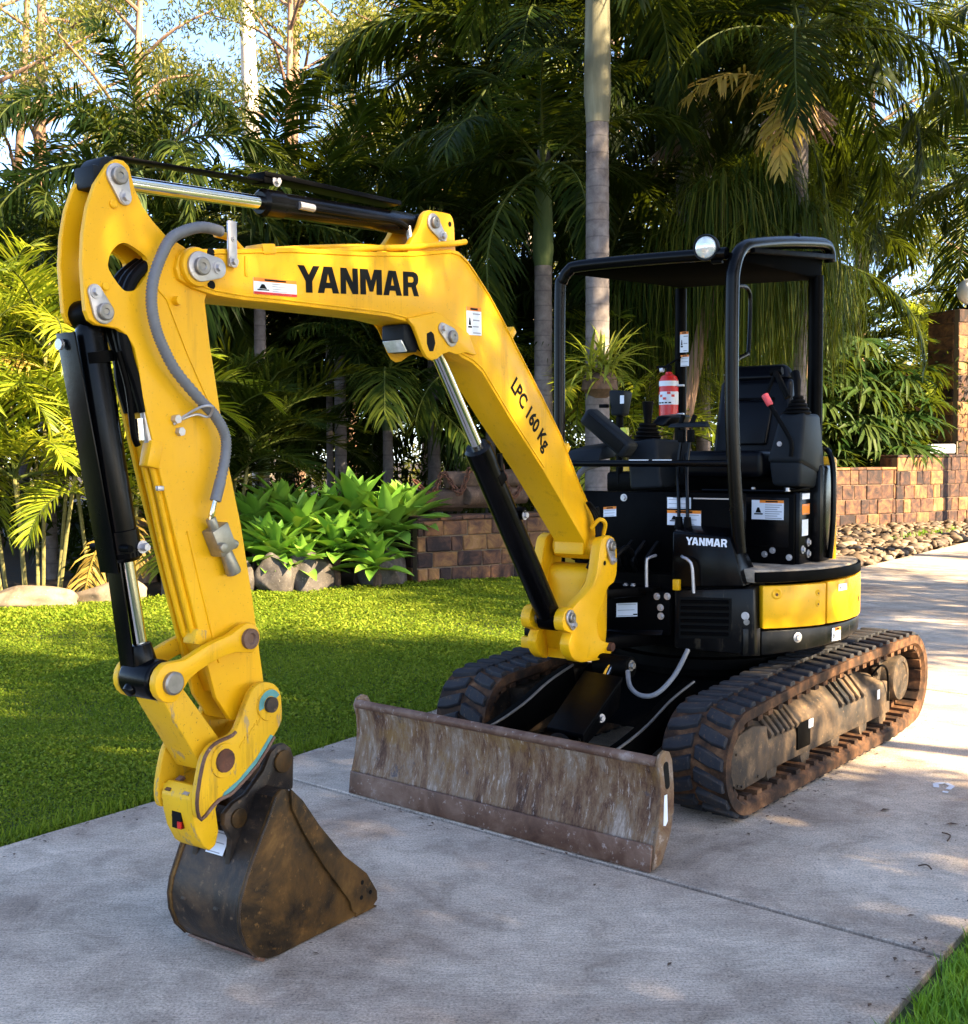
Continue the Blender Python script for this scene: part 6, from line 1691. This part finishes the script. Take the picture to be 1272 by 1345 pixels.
KING = fset('frond', (82, 62, 45, 30, 15, 0, -20), **K_)
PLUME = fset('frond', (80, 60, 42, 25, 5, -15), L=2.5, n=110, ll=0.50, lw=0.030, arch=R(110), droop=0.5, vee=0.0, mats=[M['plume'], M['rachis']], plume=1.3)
CANE = fset('frond', (80, 65, 50, 35, 18), L=1.8, n=46, ll=0.52, lw=0.028, arch=R(105), droop=0.22, vee=0.45, mats=[M['cane'], M['rachis']])
DRY = fset('frond', (20, -10, -40), L=1.9, n=45, ll=0.5, lw=0.04, arch=R(70), droop=0.6, vee=-0.2, mats=[M['cane_dry'], M['cane_dry']], plume=0.6)
YOUNG = fset('frond', (85, 72, 58, 40, 20), L=1.9, n=60, ll=0.62, lw=0.030, arch=R(70), droop=0.2, vee=0.35, mats=[M['king'], M['rachis']])

def ringed_trunk(x0, h, r0, r1, lean=(0, 0), step=0.16, amp=0.025):
    """trunk with raised leaf-scar rings"""
    pts = []; rad = []; n = max(4, int(h / step))
    for i in range(n + 1):
        t = i / n
        r = r0 + (r1 - r0) * t + (r0 * 0.35 * max(0, 1 - t * h / 0.5) if h > 2 else 0)
        c = Vector((lean[0] * t * t * h, lean[1] * t * t * h, t * h))
        pts += [c, c + Vector((0, 0, step * .12))]; rad += [r * (1 + amp), r]
    g = G(); g.tube(pts, rad, 16)
    return g, pts[-1]

def palm(lab, x, y, h, r, kind, nf, shaft=0.9, shaft_mat='crownshaft_dark', trunk_mat='palm_trunk', lean=(0, 0), scale=1.0, name='palm_tree', group='palms behind the lawn', seed=0, emin=-30, extra=None, rz=None):
    rn = random.Random(seed * 13 + 5)
    t = thing(name, lab, 'palm', (x, y, -0.06), 0, group)
    g, topp = ringed_trunk(0, h, r, r * 0.86, lean)
    g.build('trunk', M[trunk_mat], t, angle=50)
    if shaft:
        G().tube([topp, topp + Vector((0, 0, shaft * .15)), topp + Vector((0, 0, shaft * .6)), topp + Vector((0, 0, shaft))], [r * .9, r * 1.06, r * .92, r * .55], 16).build('crownshaft', M[shaft_mat], t)
    c = topp + Vector((0, 0, shaft * 0.95))
    pool = [(e, m_) for e, m_ in kind if e >= emin]
    a0 = rn.uniform(0, 6)
    for k in range(nf):
        e, me = pool[int(k * len(pool) / nf)]
        o = put('frond', me, t); o.location = c
        o.rotation_euler = (rn.uniform(-.1, .1), rn.uniform(-.1, .1), a0 + k * 2.399 + rn.uniform(-.25, .25))
        s = scale * rn.uniform(.88, 1.1); o.scale = (s, s, s)
    if extra:
        extra(t, c)
    return t
def spray(t, c, n=5, L=0.9, down=0.6, rot=0):
    """branched flower sprays below the crown"""
    r = random.Random(4)
    for k in range(n):
        g = G(); a = rot + k * 1.3
        for j in range(26):
            b = a + r.uniform(-.5, .5); l = L * r.uniform(.5, 1)
            p = c + Vector((0, 0, -0.9)); q = p + Vector((math.cos(b) * l * .6, math.sin(b) * l * .6, -l * down * r.uniform(.4, 1)))
            g.tube([p, p.lerp(q, .5) + Vector((0, 0, .12)), q], [0.008, 0.007, 0.012], 4)
        g.build('flower_spray', M['seed'], t)

# the two ringed trunks in the middle
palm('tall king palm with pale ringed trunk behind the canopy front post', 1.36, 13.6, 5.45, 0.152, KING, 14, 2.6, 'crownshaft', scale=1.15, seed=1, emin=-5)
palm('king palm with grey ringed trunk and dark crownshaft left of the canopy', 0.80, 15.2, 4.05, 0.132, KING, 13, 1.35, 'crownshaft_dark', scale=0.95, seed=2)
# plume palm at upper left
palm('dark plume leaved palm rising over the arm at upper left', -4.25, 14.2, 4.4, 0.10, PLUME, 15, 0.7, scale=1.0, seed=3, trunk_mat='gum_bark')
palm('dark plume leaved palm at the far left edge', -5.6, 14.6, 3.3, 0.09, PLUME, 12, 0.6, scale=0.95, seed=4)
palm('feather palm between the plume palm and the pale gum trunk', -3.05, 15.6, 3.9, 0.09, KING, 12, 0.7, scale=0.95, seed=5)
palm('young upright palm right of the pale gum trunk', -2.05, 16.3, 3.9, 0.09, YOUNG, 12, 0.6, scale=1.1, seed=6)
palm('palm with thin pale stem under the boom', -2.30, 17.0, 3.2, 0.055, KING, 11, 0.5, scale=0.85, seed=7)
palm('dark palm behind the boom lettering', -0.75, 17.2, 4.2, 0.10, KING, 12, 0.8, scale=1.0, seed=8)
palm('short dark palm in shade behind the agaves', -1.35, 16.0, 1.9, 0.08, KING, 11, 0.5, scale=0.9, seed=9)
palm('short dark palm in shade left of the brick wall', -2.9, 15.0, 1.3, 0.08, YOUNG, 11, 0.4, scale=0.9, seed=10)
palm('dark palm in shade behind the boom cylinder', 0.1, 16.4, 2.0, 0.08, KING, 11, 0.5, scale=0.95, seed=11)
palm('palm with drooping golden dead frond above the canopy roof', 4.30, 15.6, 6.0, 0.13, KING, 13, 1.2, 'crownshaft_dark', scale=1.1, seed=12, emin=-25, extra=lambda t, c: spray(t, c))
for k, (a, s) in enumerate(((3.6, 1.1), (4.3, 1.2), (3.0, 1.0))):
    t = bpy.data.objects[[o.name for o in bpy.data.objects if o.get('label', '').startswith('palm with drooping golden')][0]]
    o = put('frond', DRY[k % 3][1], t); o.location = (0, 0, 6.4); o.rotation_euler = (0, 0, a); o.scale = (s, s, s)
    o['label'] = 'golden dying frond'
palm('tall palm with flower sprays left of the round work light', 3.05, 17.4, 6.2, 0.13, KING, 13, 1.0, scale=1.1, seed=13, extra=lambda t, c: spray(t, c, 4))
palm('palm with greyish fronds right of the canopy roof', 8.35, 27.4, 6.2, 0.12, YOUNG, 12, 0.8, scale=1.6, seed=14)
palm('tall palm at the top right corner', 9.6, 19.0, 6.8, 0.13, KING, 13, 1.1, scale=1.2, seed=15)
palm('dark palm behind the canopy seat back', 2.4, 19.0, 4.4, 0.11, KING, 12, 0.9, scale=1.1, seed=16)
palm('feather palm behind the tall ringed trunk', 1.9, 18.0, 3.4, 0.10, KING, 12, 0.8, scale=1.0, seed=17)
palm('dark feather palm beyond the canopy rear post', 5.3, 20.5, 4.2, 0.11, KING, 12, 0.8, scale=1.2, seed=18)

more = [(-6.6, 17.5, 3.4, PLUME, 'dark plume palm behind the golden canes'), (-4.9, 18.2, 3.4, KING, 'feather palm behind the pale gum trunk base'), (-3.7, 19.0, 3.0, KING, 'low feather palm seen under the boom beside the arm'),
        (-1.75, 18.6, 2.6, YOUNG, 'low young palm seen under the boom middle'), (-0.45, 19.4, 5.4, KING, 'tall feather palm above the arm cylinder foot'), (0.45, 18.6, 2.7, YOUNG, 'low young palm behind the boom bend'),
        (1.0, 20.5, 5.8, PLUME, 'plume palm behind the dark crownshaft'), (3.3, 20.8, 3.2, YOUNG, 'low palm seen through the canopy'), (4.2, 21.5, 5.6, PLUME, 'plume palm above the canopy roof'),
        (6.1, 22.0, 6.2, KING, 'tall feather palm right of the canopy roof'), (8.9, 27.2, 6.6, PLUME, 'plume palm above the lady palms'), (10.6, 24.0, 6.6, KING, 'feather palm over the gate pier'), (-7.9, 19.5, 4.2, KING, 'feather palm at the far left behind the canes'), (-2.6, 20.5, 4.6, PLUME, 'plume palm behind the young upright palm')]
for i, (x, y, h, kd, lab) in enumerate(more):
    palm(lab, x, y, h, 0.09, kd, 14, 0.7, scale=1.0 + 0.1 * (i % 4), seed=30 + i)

# golden cane clumps
def cane_clump(lab, x, y, stems, hmin, hmax, spread, seed, scale=1.0, dry=0, pool=CANE):
    rn = random.Random(seed)
    t = thing('golden_cane_palm', lab, 'palm', (x, y, -0.06), 0, 'golden cane palm clumps')
    for k in range(stems):
        a = k * 2.4 + rn.uniform(-.3, .3); q = spread * math.sqrt((k + .5) / stems); h = rn.uniform(hmin, hmax)
        b = Vector((math.cos(a) * q * .5, math.sin(a) * q * .5, 0)); c = Vector((math.cos(a) * q, math.sin(a) * q, h))
        G().tube(crom([b, b.lerp(c, .5) + Vector((0, 0, .1)), c], 4), 0.022, 7).build('stem', M['stem'], t)
        for j in range(7):
            e, me = pool[int(j * len(pool) / 7)]
            o = put('frond', me, t); o.location = c; s = scale * rn.uniform(.8, 1.15)
            o.rotation_euler = (0, 0, a + (j * 2.399 if j else 0) + rn.uniform(-.3, .3)); o.scale = (s, s, s)
        if k < dry:
            o = put('frond', DRY[k % 3][1], t); o.location = c - Vector((0, 0, .2)); o.rotation_euler = (0, 0, rn.uniform(3.5, 5.5)); o.scale = (.7, .7, .7)
    return t
cane_clump('tall sunlit golden cane palm clump at the left edge', -5.05, 12.7, 8, 1.3, 3.0, 0.8, 1, 1.0, 2)
cane_clump('golden cane palm clump with drying fronds beside the bucket cylinder', -4.25, 12.9, 6, 0.7, 2.1, 0.55, 2, 0.85, 3)
cane_clump('golden cane palm clump farther left beyond the edge', -6.9, 12.6, 7, 1.0, 2.8, 0.8, 9, 1.0, 1)
palm('plume palm farther left beyond the edge', -8.2, 14.6, 3.9, 0.10, PLUME, 13, 0.6, seed=70)
cane_clump('shaded cane palm clump right behind the arm', -3.35, 13.9, 6, 0.5, 1.7, 0.6, 3, 0.85, 0, YOUNG)
cane_clump('sunlit golden cane palm clump at the right edge above the pier', 11.5, 27.8, 7, 2.4, 4.6, 1.0, 4, 1.35, 3)
cane_clump('cane palm clump behind the lady palms at right', 7.9, 26.6, 7, 2.0, 4.2, 1.0, 5, 1.3, 2, YOUNG)
cane_clump('cane palm clump seen through the canopy left of the fire extinguisher', 1.75, 16.4, 6, 1.0, 2.8, 0.7, 6, 1.0, 1)

# ------------------------------------------------------------------ weeping strap plants
def weeper(lab, x, y, trunk, heads, nl, L, seed):
    rn = np.random.default_rng(seed)
    t = thing('weeping_tree', lab, 'tree', (x, y, -0.06), 0, 'weeping trees behind the canopy')
    G().tube(crom(trunk, 6), [0.13 - 0.06 * i / (len(trunk) * 6) for i in range((len(trunk) - 1) * 6 + 1)], 10).build('trunk', M['gum_bark'], t)
    for hx, hy, hz in heads:
        tp = Vector(trunk[-1])
        G().tube(crom([tp, tp.lerp(Vector((hx, hy, hz)), .5) + Vector((0, 0, .2)), (hx, hy, hz)], 4), 0.04, 7).build('limb', M['gum_bark'], t)
        V = []; F = []; T = []
        n = nl
        az = rn.uniform(0, 2 * np.pi, n); out = rn.uniform(.15, .95, n); ll = L * rn.uniform(.45, 1.15, n); up = rn.uniform(0, .45, n)
        w = rn.uniform(.006, .014, n)
        S = 7
        for i in range(n):
            o = len(V)
            c, s_ = math.cos(az[i]), math.sin(az[i])
            for k in range(S + 1):
                q = k / S
                rr = out[i] * (1 - (1 - min(1, q * 2.2)) ** 2) + 0.12 * math.sin(q * 5 + i) * q
                zz = up[i] * math.sin(min(1, q * 2.2) * math.pi) - ll[i] * max(0, q - .16) ** 1.05
                ww = w[i] * (1 - .75 * q)
                px, py = hx + c * rr, hy + s_ * rr
                V += [(px - s_ * ww, py + c * ww, hz + zz), (px + s_ * ww, py - c * ww, hz + zz)]
            for k in range(S):
                F.append((o + 2 * k, o + 2 * k + 1, o + 2 * k + 3, o + 2 * k + 2))
        me = bpy.data.meshes.new('crown'); me.from_pydata(V, [], F); me.materials.append(M['weep'])
        put('crown', me, t)
    return t
weeper('weeping strap leaved tree hanging above the canopy roof', 2.95, 15.2, [(-0.5, 0, 0), (-0.35, 0, 1.5), (-.1, 0, 2.9), (0.15, 0, 3.9)], [(0.25, 0, 4.9), (0.75, 0.2, 5.2), (-0.1, 0.3, 4.3), (1.25, 0.1, 4.6), (0.6, -0.3, 4.2)], 420, 2.3, 1)
weeper('weeping strap leaved tree between the tall trunk and the roof', 2.35, 16.2, [(0, 0, 0), (.1, 0, 1.8), (0, 0, 3.2)], [(0.0, 0, 4.1), (0.5, 0.2, 3.7), (-0.4, 0.1, 3.5)], 380, 2.0, 2)
weeper('weeping strap leaved tree right of the canopy roof', 4.75, 17.6, [(0, 0, 0), (.1, 0, 2), (0.2, 0, 3.6)], [(0.2, 0, 4.6), (0.5, 0.2, 4.1), (-0.4, 0.2, 4.2)], 300, 1.9, 3)

# ------------------------------------------------------------------ bird's nest plant on the tall trunk
def strap_mesh(name, L, W, up, curl, mat, wp=None, seg=6):
    v, f = strap_leaf(L, W, R(up), R(curl), seg, 0.35, wp)
    me = bpy.data.meshes.new(name); me.from_pydata([tuple(a) for a in v], [], f); me.materials.append(mat)
    return me
BL = [strap_mesh('leaf', 0.62, 0.05, e, c, M['brom'], lambda t: 0.75 * (1 - t ** 2) * (0.6 + t)) for e, c in ((75, 40), (55, 60), (35, 70), (15, 70), (-5, 50))]
bn = thing('bromeliad', 'yellow green bromeliad growing on the tall ringed palm trunk', 'plant', (1.38, 13.40, 2.30))
G().lathe((0, 0.12, -0.12), (0, 0, 1), [(0, 0.08), (0.1, 0.22), (0.25, 0.20), (0.35, 0.1)], 12).build('root_mass', M['wood'], bn)
for k in range(80):
    o = put('leaf', BL[int(k / 16)], bn); o.rotation_euler = (random.uniform(-.2, .2), random.uniform(-.2, .2), k * 2.399)
    o.location = (random.uniform(-.16, .16), random.uniform(-.08, .06), 0.18 + random.uniform(-.12, .16)); s = random.uniform(.75, 1.15); o.scale = (s, s, s)

# ------------------------------------------------------------------ lady palms by the right wall
def fan_mesh(seed, mat, n=9, L=0.55):
    g = G(); rn = random.Random(seed)
    for k in range(n):
        a = R(-80 + 160 * k / (n - 1) + rn.uniform(-5, 5)); l = L * rn.uniform(.8, 1.1) * (1 - .2 * abs(k - n // 2) / n)
        v, f = strap_leaf(l, 0.062, R(15), R(rn.uniform(40, 90)), 4, 0.3, lambda t: 0.75 * (0.4 + 1.2 * t) * (1 - t ** 3))
        rm_ = Matrix.Rotation(a, 3, 'Z'); g.add([rm_ @ p for p in v], f)
    g.tube([(-0.5, 0, -0.1), (0, 0, 0)], 0.008, 4)
    me = bpy.data.meshes.new('fan_leaf'); me.from_pydata(g.v, [], g.f); me.materials.append(mat)
    return me
FAN = [fan_mesh(i, M['rhapis']) for i in range(4)]
def lady_palm(lab, x, y, z0, z1, rad, n, seed, s0=1.0, cream=0):
    rn = random.Random(seed)
    t = thing('lady_palm', lab, 'palm', (x, y, -0.06), 0, 'lady palms by the right wall')
    for k in range(7):
        a = k * 2.4; q = rad * .6 * math.sqrt(k / 7)
        G().tube([(math.cos(a) * q * .6, math.sin(a) * q * .6, 0), (math.cos(a) * q, math.sin(a) * q, z1 * rn.uniform(.6, .95))], 0.02, 6).build('cane', M['stem'], t)
    for k in range(n):
        a = rn.uniform(0, 6.28); q = rad * math.sqrt(rn.random()); o = put('fan_leaf', FAN[k % 4], t)
        o.location = (math.cos(a) * q, math.sin(a) * q, z0 + (z1 - z0) * rn.random()); o.rotation_euler = (rn.uniform(-.3, .3), rn.uniform(-.2, .9), a + rn.uniform(-.6, .6))
        s = s0 * rn.uniform(.8, 1.25); o.scale = (s, s, s)
    return t
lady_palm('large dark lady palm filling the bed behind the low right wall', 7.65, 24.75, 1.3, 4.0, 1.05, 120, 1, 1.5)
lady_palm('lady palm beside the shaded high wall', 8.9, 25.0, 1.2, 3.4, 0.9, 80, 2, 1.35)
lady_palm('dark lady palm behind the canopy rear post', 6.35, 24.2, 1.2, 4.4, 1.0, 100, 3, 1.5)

# ------------------------------------------------------------------ gum trees
LEAF = np.array([[0, 0, 0], [0.45, 0.13, 0.02], [1.0, 0, 0], [0.45, -0.13, 0.02]]); LEAF_F = np.array([[0, 1, 2, 3]])
def leaf_cloud(name, centers, radii, per, size, mat, seed, hang=0.6, flat=0.75):
    r = np.random.default_rng(seed)
    C = np.repeat(np.asarray(centers, float), per, axis=0); Rr = np.repeat(np.asarray(radii, float), per)
    n = len(C)
    d = r.normal(0, 1, (n, 3)); d /= np.linalg.norm(d, axis=1, keepdims=True)
    q = r.uniform(0.15, 1.0, n) ** 0.6
    pos = C + d * (Rr * q)[:, None] * np.array([1, 1, flat])
    ld = r.normal(0, 1, (n, 3)); ld[:, 2] -= hang * 1.6
    V, F = scatter(LEAF, LEAF_F, pos, rot_from(ld, r.uniform(0, 6.28, n)), size * r.uniform(.6, 1.3, n))
    return np_mesh(name, V, F, mat)
def gum(lab, x, y, h, r, bark, seed, clear=0.5, crown_r=2.2, nb=9, per=260, leaf=0.14, lean=(0, 0), mat='gum', cl=0.85, name='gum_tree', group='gum trees beyond the garden'):
    rn = random.Random(seed)
    t = thing(name, lab, 'tree', (x, y, -0.06), 0, group)
    pts = []; n = 10
    for i in range(n + 1):
        q = i / n
        pts.append(Vector((lean[0] * h * q + 0.12 * math.sin(q * 5 + seed), lean[1] * h * q + 0.1 * math.sin(q * 4 + 2 * seed), h * q)))
    G().tube(crom(pts, 3), [r * (1 - 0.68 * i / 30) * (1.25 if i == 0 else 1) for i in range(31)], 14).build('trunk', M[bark], t, angle=60)
    cs = []; rs = []
    for b in range(nb):
        q = clear + (1 - clear) * (b + .5) / nb; k = min(n - 1, int(q * n)); p = pts[k].lerp(pts[k + 1], q * n - k)
        a = b * 2.4 + rn.uniform(-.5, .5); l = crown_r * rn.uniform(.6, 1.15) * (1.1 - .4 * (q - clear) / (1 - clear))
        e = p + Vector((math.cos(a) * l, math.sin(a) * l, l * rn.uniform(.25, .8)))
        m_ = p.lerp(e, .5) + Vector((rn.uniform(-.2, .2), rn.uniform(-.2, .2), rn.uniform(0, .3)))
        G().tube(crom([p, m_, e], 4), [r * .32 * (1 - .75 * i / 8) for i in range(9)], 7).build('limb', M[bark], t)
        cs += [tuple(e), tuple(m_.lerp(e, .5) + Vector((rn.uniform(-.5, .5), rn.uniform(-.5, .5), rn.uniform(-.1, .5)))), tuple(e + Vector((rn.uniform(-.8, .8), rn.uniform(-.8, .8), rn.uniform(-.5, .5))))]
        rs += [cl * rn.uniform(.7, 1.1), cl * rn.uniform(.5, .8), cl * rn.uniform(.5, .9)]
    put('crown', leaf_cloud('crown', cs, rs, per, leaf, M[mat], seed + 50), t)
    return t
gum('pale smooth trunked gum tree left of the boom', -5.55, 28, 19, 0.31, 'gum_white', 1, 0.66, 3.0, 10, 250, 0.20)
gum('orange brown trunked gum tree at the left', -9.1, 24, 14, 0.20, 'gum_bark', 2, 0.42, 2.6, 11, 250, 0.18)
gum('thin brown gum trunk just right of the pale trunk', -4.95, 30.5, 17, 0.19, 'gum_bark', 3, 0.5, 2.6, 10, 250, 0.20)
gum('leaning gum tree at the top left corner', -11.2, 26, 13, 0.16, 'gum_bark', 4, 0.45, 2.6, 10, 250, 0.18, lean=(0.08, 0))
gum('gum tree with yellowish leaves above the arm cylinder', -3.3, 29, 12.5, 0.17, 'gum_bark', 5, 0.28, 2.5, 13, 250, 0.18)
gum('gum tree behind the young palm', -1.4, 27, 11.5, 0.15, 'gum_bark', 6, 0.3, 2.4, 12, 250, 0.17)
gum('pale thin gum trunk between the boom and dark crownshaft', 1.15, 27, 12, 0.13, 'gum_white', 7, 0.35, 2.2, 11, 250, 0.17)
gum('gum tree behind the tall ringed palm', 3.4, 29, 12, 0.17, 'gum_bark', 8, 0.3, 2.6, 12, 250, 0.18)
gum('gum tree above the round work light', 6.2, 28, 12, 0.17, 'gum_bark', 9, 0.3, 2.6, 12, 250, 0.18)
gum('gum tree at the gap of sky on the right', 10.0, 30, 12.5, 0.18, 'gum_bark', 10, 0.3, 2.6, 12, 250, 0.18)
gum('gum tree at the right edge behind the pier', 13.2, 29, 11.5, 0.17, 'gum_bark', 11, 0.22, 2.8, 13, 250, 0.18)
gum('short gum tree low at the far left', -12.3, 25, 8, 0.14, 'gum_bark', 12, 0.2, 2.6, 12, 250, 0.17)
gum('sunlit gum tree behind the plume palms', -7.3, 26.5, 10, 0.15, 'gum_bark', 13, 0.25, 2.5, 12, 250, 0.17)

gum('gum tree with fine leaves high above the plume palm', -6.4, 21.5, 11.5, 0.14, 'gum_bark', 21, 0.55, 2.3, 11, 200, 0.13)
gum('slender gum tree between the two brown trunks at top left', -3.9, 23.0, 12.5, 0.13, 'gum_bark', 22, 0.6, 2.2, 11, 200, 0.13)
gum('gum tree with open crown above the left edge', -8.8, 20.5, 10.5, 0.14, 'gum_bark', 23, 0.55, 2.2, 11, 200, 0.13)
gum('gum tree with open crown over the boom hump', -1.0, 23.5, 12.5, 0.14, 'gum_bark', 24, 0.55, 2.3, 11, 200, 0.14)
palm('tallest palm directly behind the dark crownshaft', 0.98, 18.3, 6.9, 0.12, KING, 17, 1.0, scale=1.45, seed=60)
palm('tall palm crown hanging over the top edge left of centre', -0.55, 20.0, 7.6, 0.11, KING, 16, 0.9, scale=1.35, seed=61)
palm('tall palm crown above the weeping trees', 3.6, 18.6, 7.6, 0.12, KING, 16, 0.9, scale=1.35, seed=62)
palm('tall palm crown over the right side of the roof', 5.55, 20.2, 7.8, 0.12, KING, 16, 0.9, scale=1.4, seed=63)

# far trees read as one mass
cs = []; rs = []
r_ = np.random.default_rng(77)
for k in range(230):
    d = r_.uniform(33, 46); u = r_.uniform(-0.55, 0.60)
    cs.append((u * d, d, r_.uniform(0.3, 7.5 if u < -0.1 else 13.0))); rs.append(r_.uniform(1.0, 2.0))
tag(put('distant_forest', leaf_cloud('distant_forest', cs, rs, 260, 0.34, M['gum'], 5, 0.4, 0.8)), 'far sunlit forest behind the garden trees', 'forest', kind='stuff')
# dark undergrowth filling the beds
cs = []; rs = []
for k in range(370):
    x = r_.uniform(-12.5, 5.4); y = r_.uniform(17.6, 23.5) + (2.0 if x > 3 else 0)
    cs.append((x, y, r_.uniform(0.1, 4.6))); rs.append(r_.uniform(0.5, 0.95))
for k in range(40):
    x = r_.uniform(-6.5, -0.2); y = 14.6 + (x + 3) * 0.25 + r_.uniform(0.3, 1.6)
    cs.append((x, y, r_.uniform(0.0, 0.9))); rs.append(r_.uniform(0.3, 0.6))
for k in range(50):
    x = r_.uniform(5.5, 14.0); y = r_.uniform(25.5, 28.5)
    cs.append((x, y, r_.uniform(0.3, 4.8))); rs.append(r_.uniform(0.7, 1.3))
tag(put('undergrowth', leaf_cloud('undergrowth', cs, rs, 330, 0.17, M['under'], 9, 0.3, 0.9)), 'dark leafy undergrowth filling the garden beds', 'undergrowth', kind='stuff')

# ------------------------------------------------------------------ trees on the sunny side, right of the view: their crowns shade the machine
shade = [(7.3, 0.1, 6.2, 0.20, 2.1, 0.34, 14, 'round shade tree beside the drive level with the tracks'), (6.4, -1.7, 7.4, 0.2, 2.2, 0.36, 15, 'shade tree beside the drive level with the bucket'), (5.4, -3.9, 6.4, 0.2, 2.3, 0.34, 14, 'shade tree standing behind the viewer'), (9.2, -3.4, 8.4, 0.25, 2.5, 0.34, 15, 'taller shade tree in the second row'), (7.8, 2.2, 7.0, 0.14, 1.4, 0.76, 9, 'slim high crowned shade tree'),
         (12.4, 6.6, 5.4, 0.22, 2.0, 0.34, 12, 'shade tree farther up the drive'), (11.6, 4.2, 5.8, 0.20, 1.8, 0.40, 11, 'shade tree between the slim tree and the tallest one'), (10.8, 7.0, 12.5, 0.27, 2.7, 0.40, 20, 'tallest shade tree right of the drive'), (10.6, 9.6, 11.5, 0.25, 2.8, 0.38, 20, 'tall shade tree right of the drive opposite the garden'), (13.2, 12.6, 12.5, 0.25, 3.0, 0.36, 20, 'tall shade tree farthest up the drive')]
for i, (x, y, h, r, cr_, clr, nb_, lab) in enumerate(shade):
    gum(lab, x, y, h, r, 'gum_bark', 40 + i, clr, cr_, nb_, 230 if i < 3 else 330, 0.21, mat='gum', cl=1.0, name='shade_tree', group='shade trees right of the view')
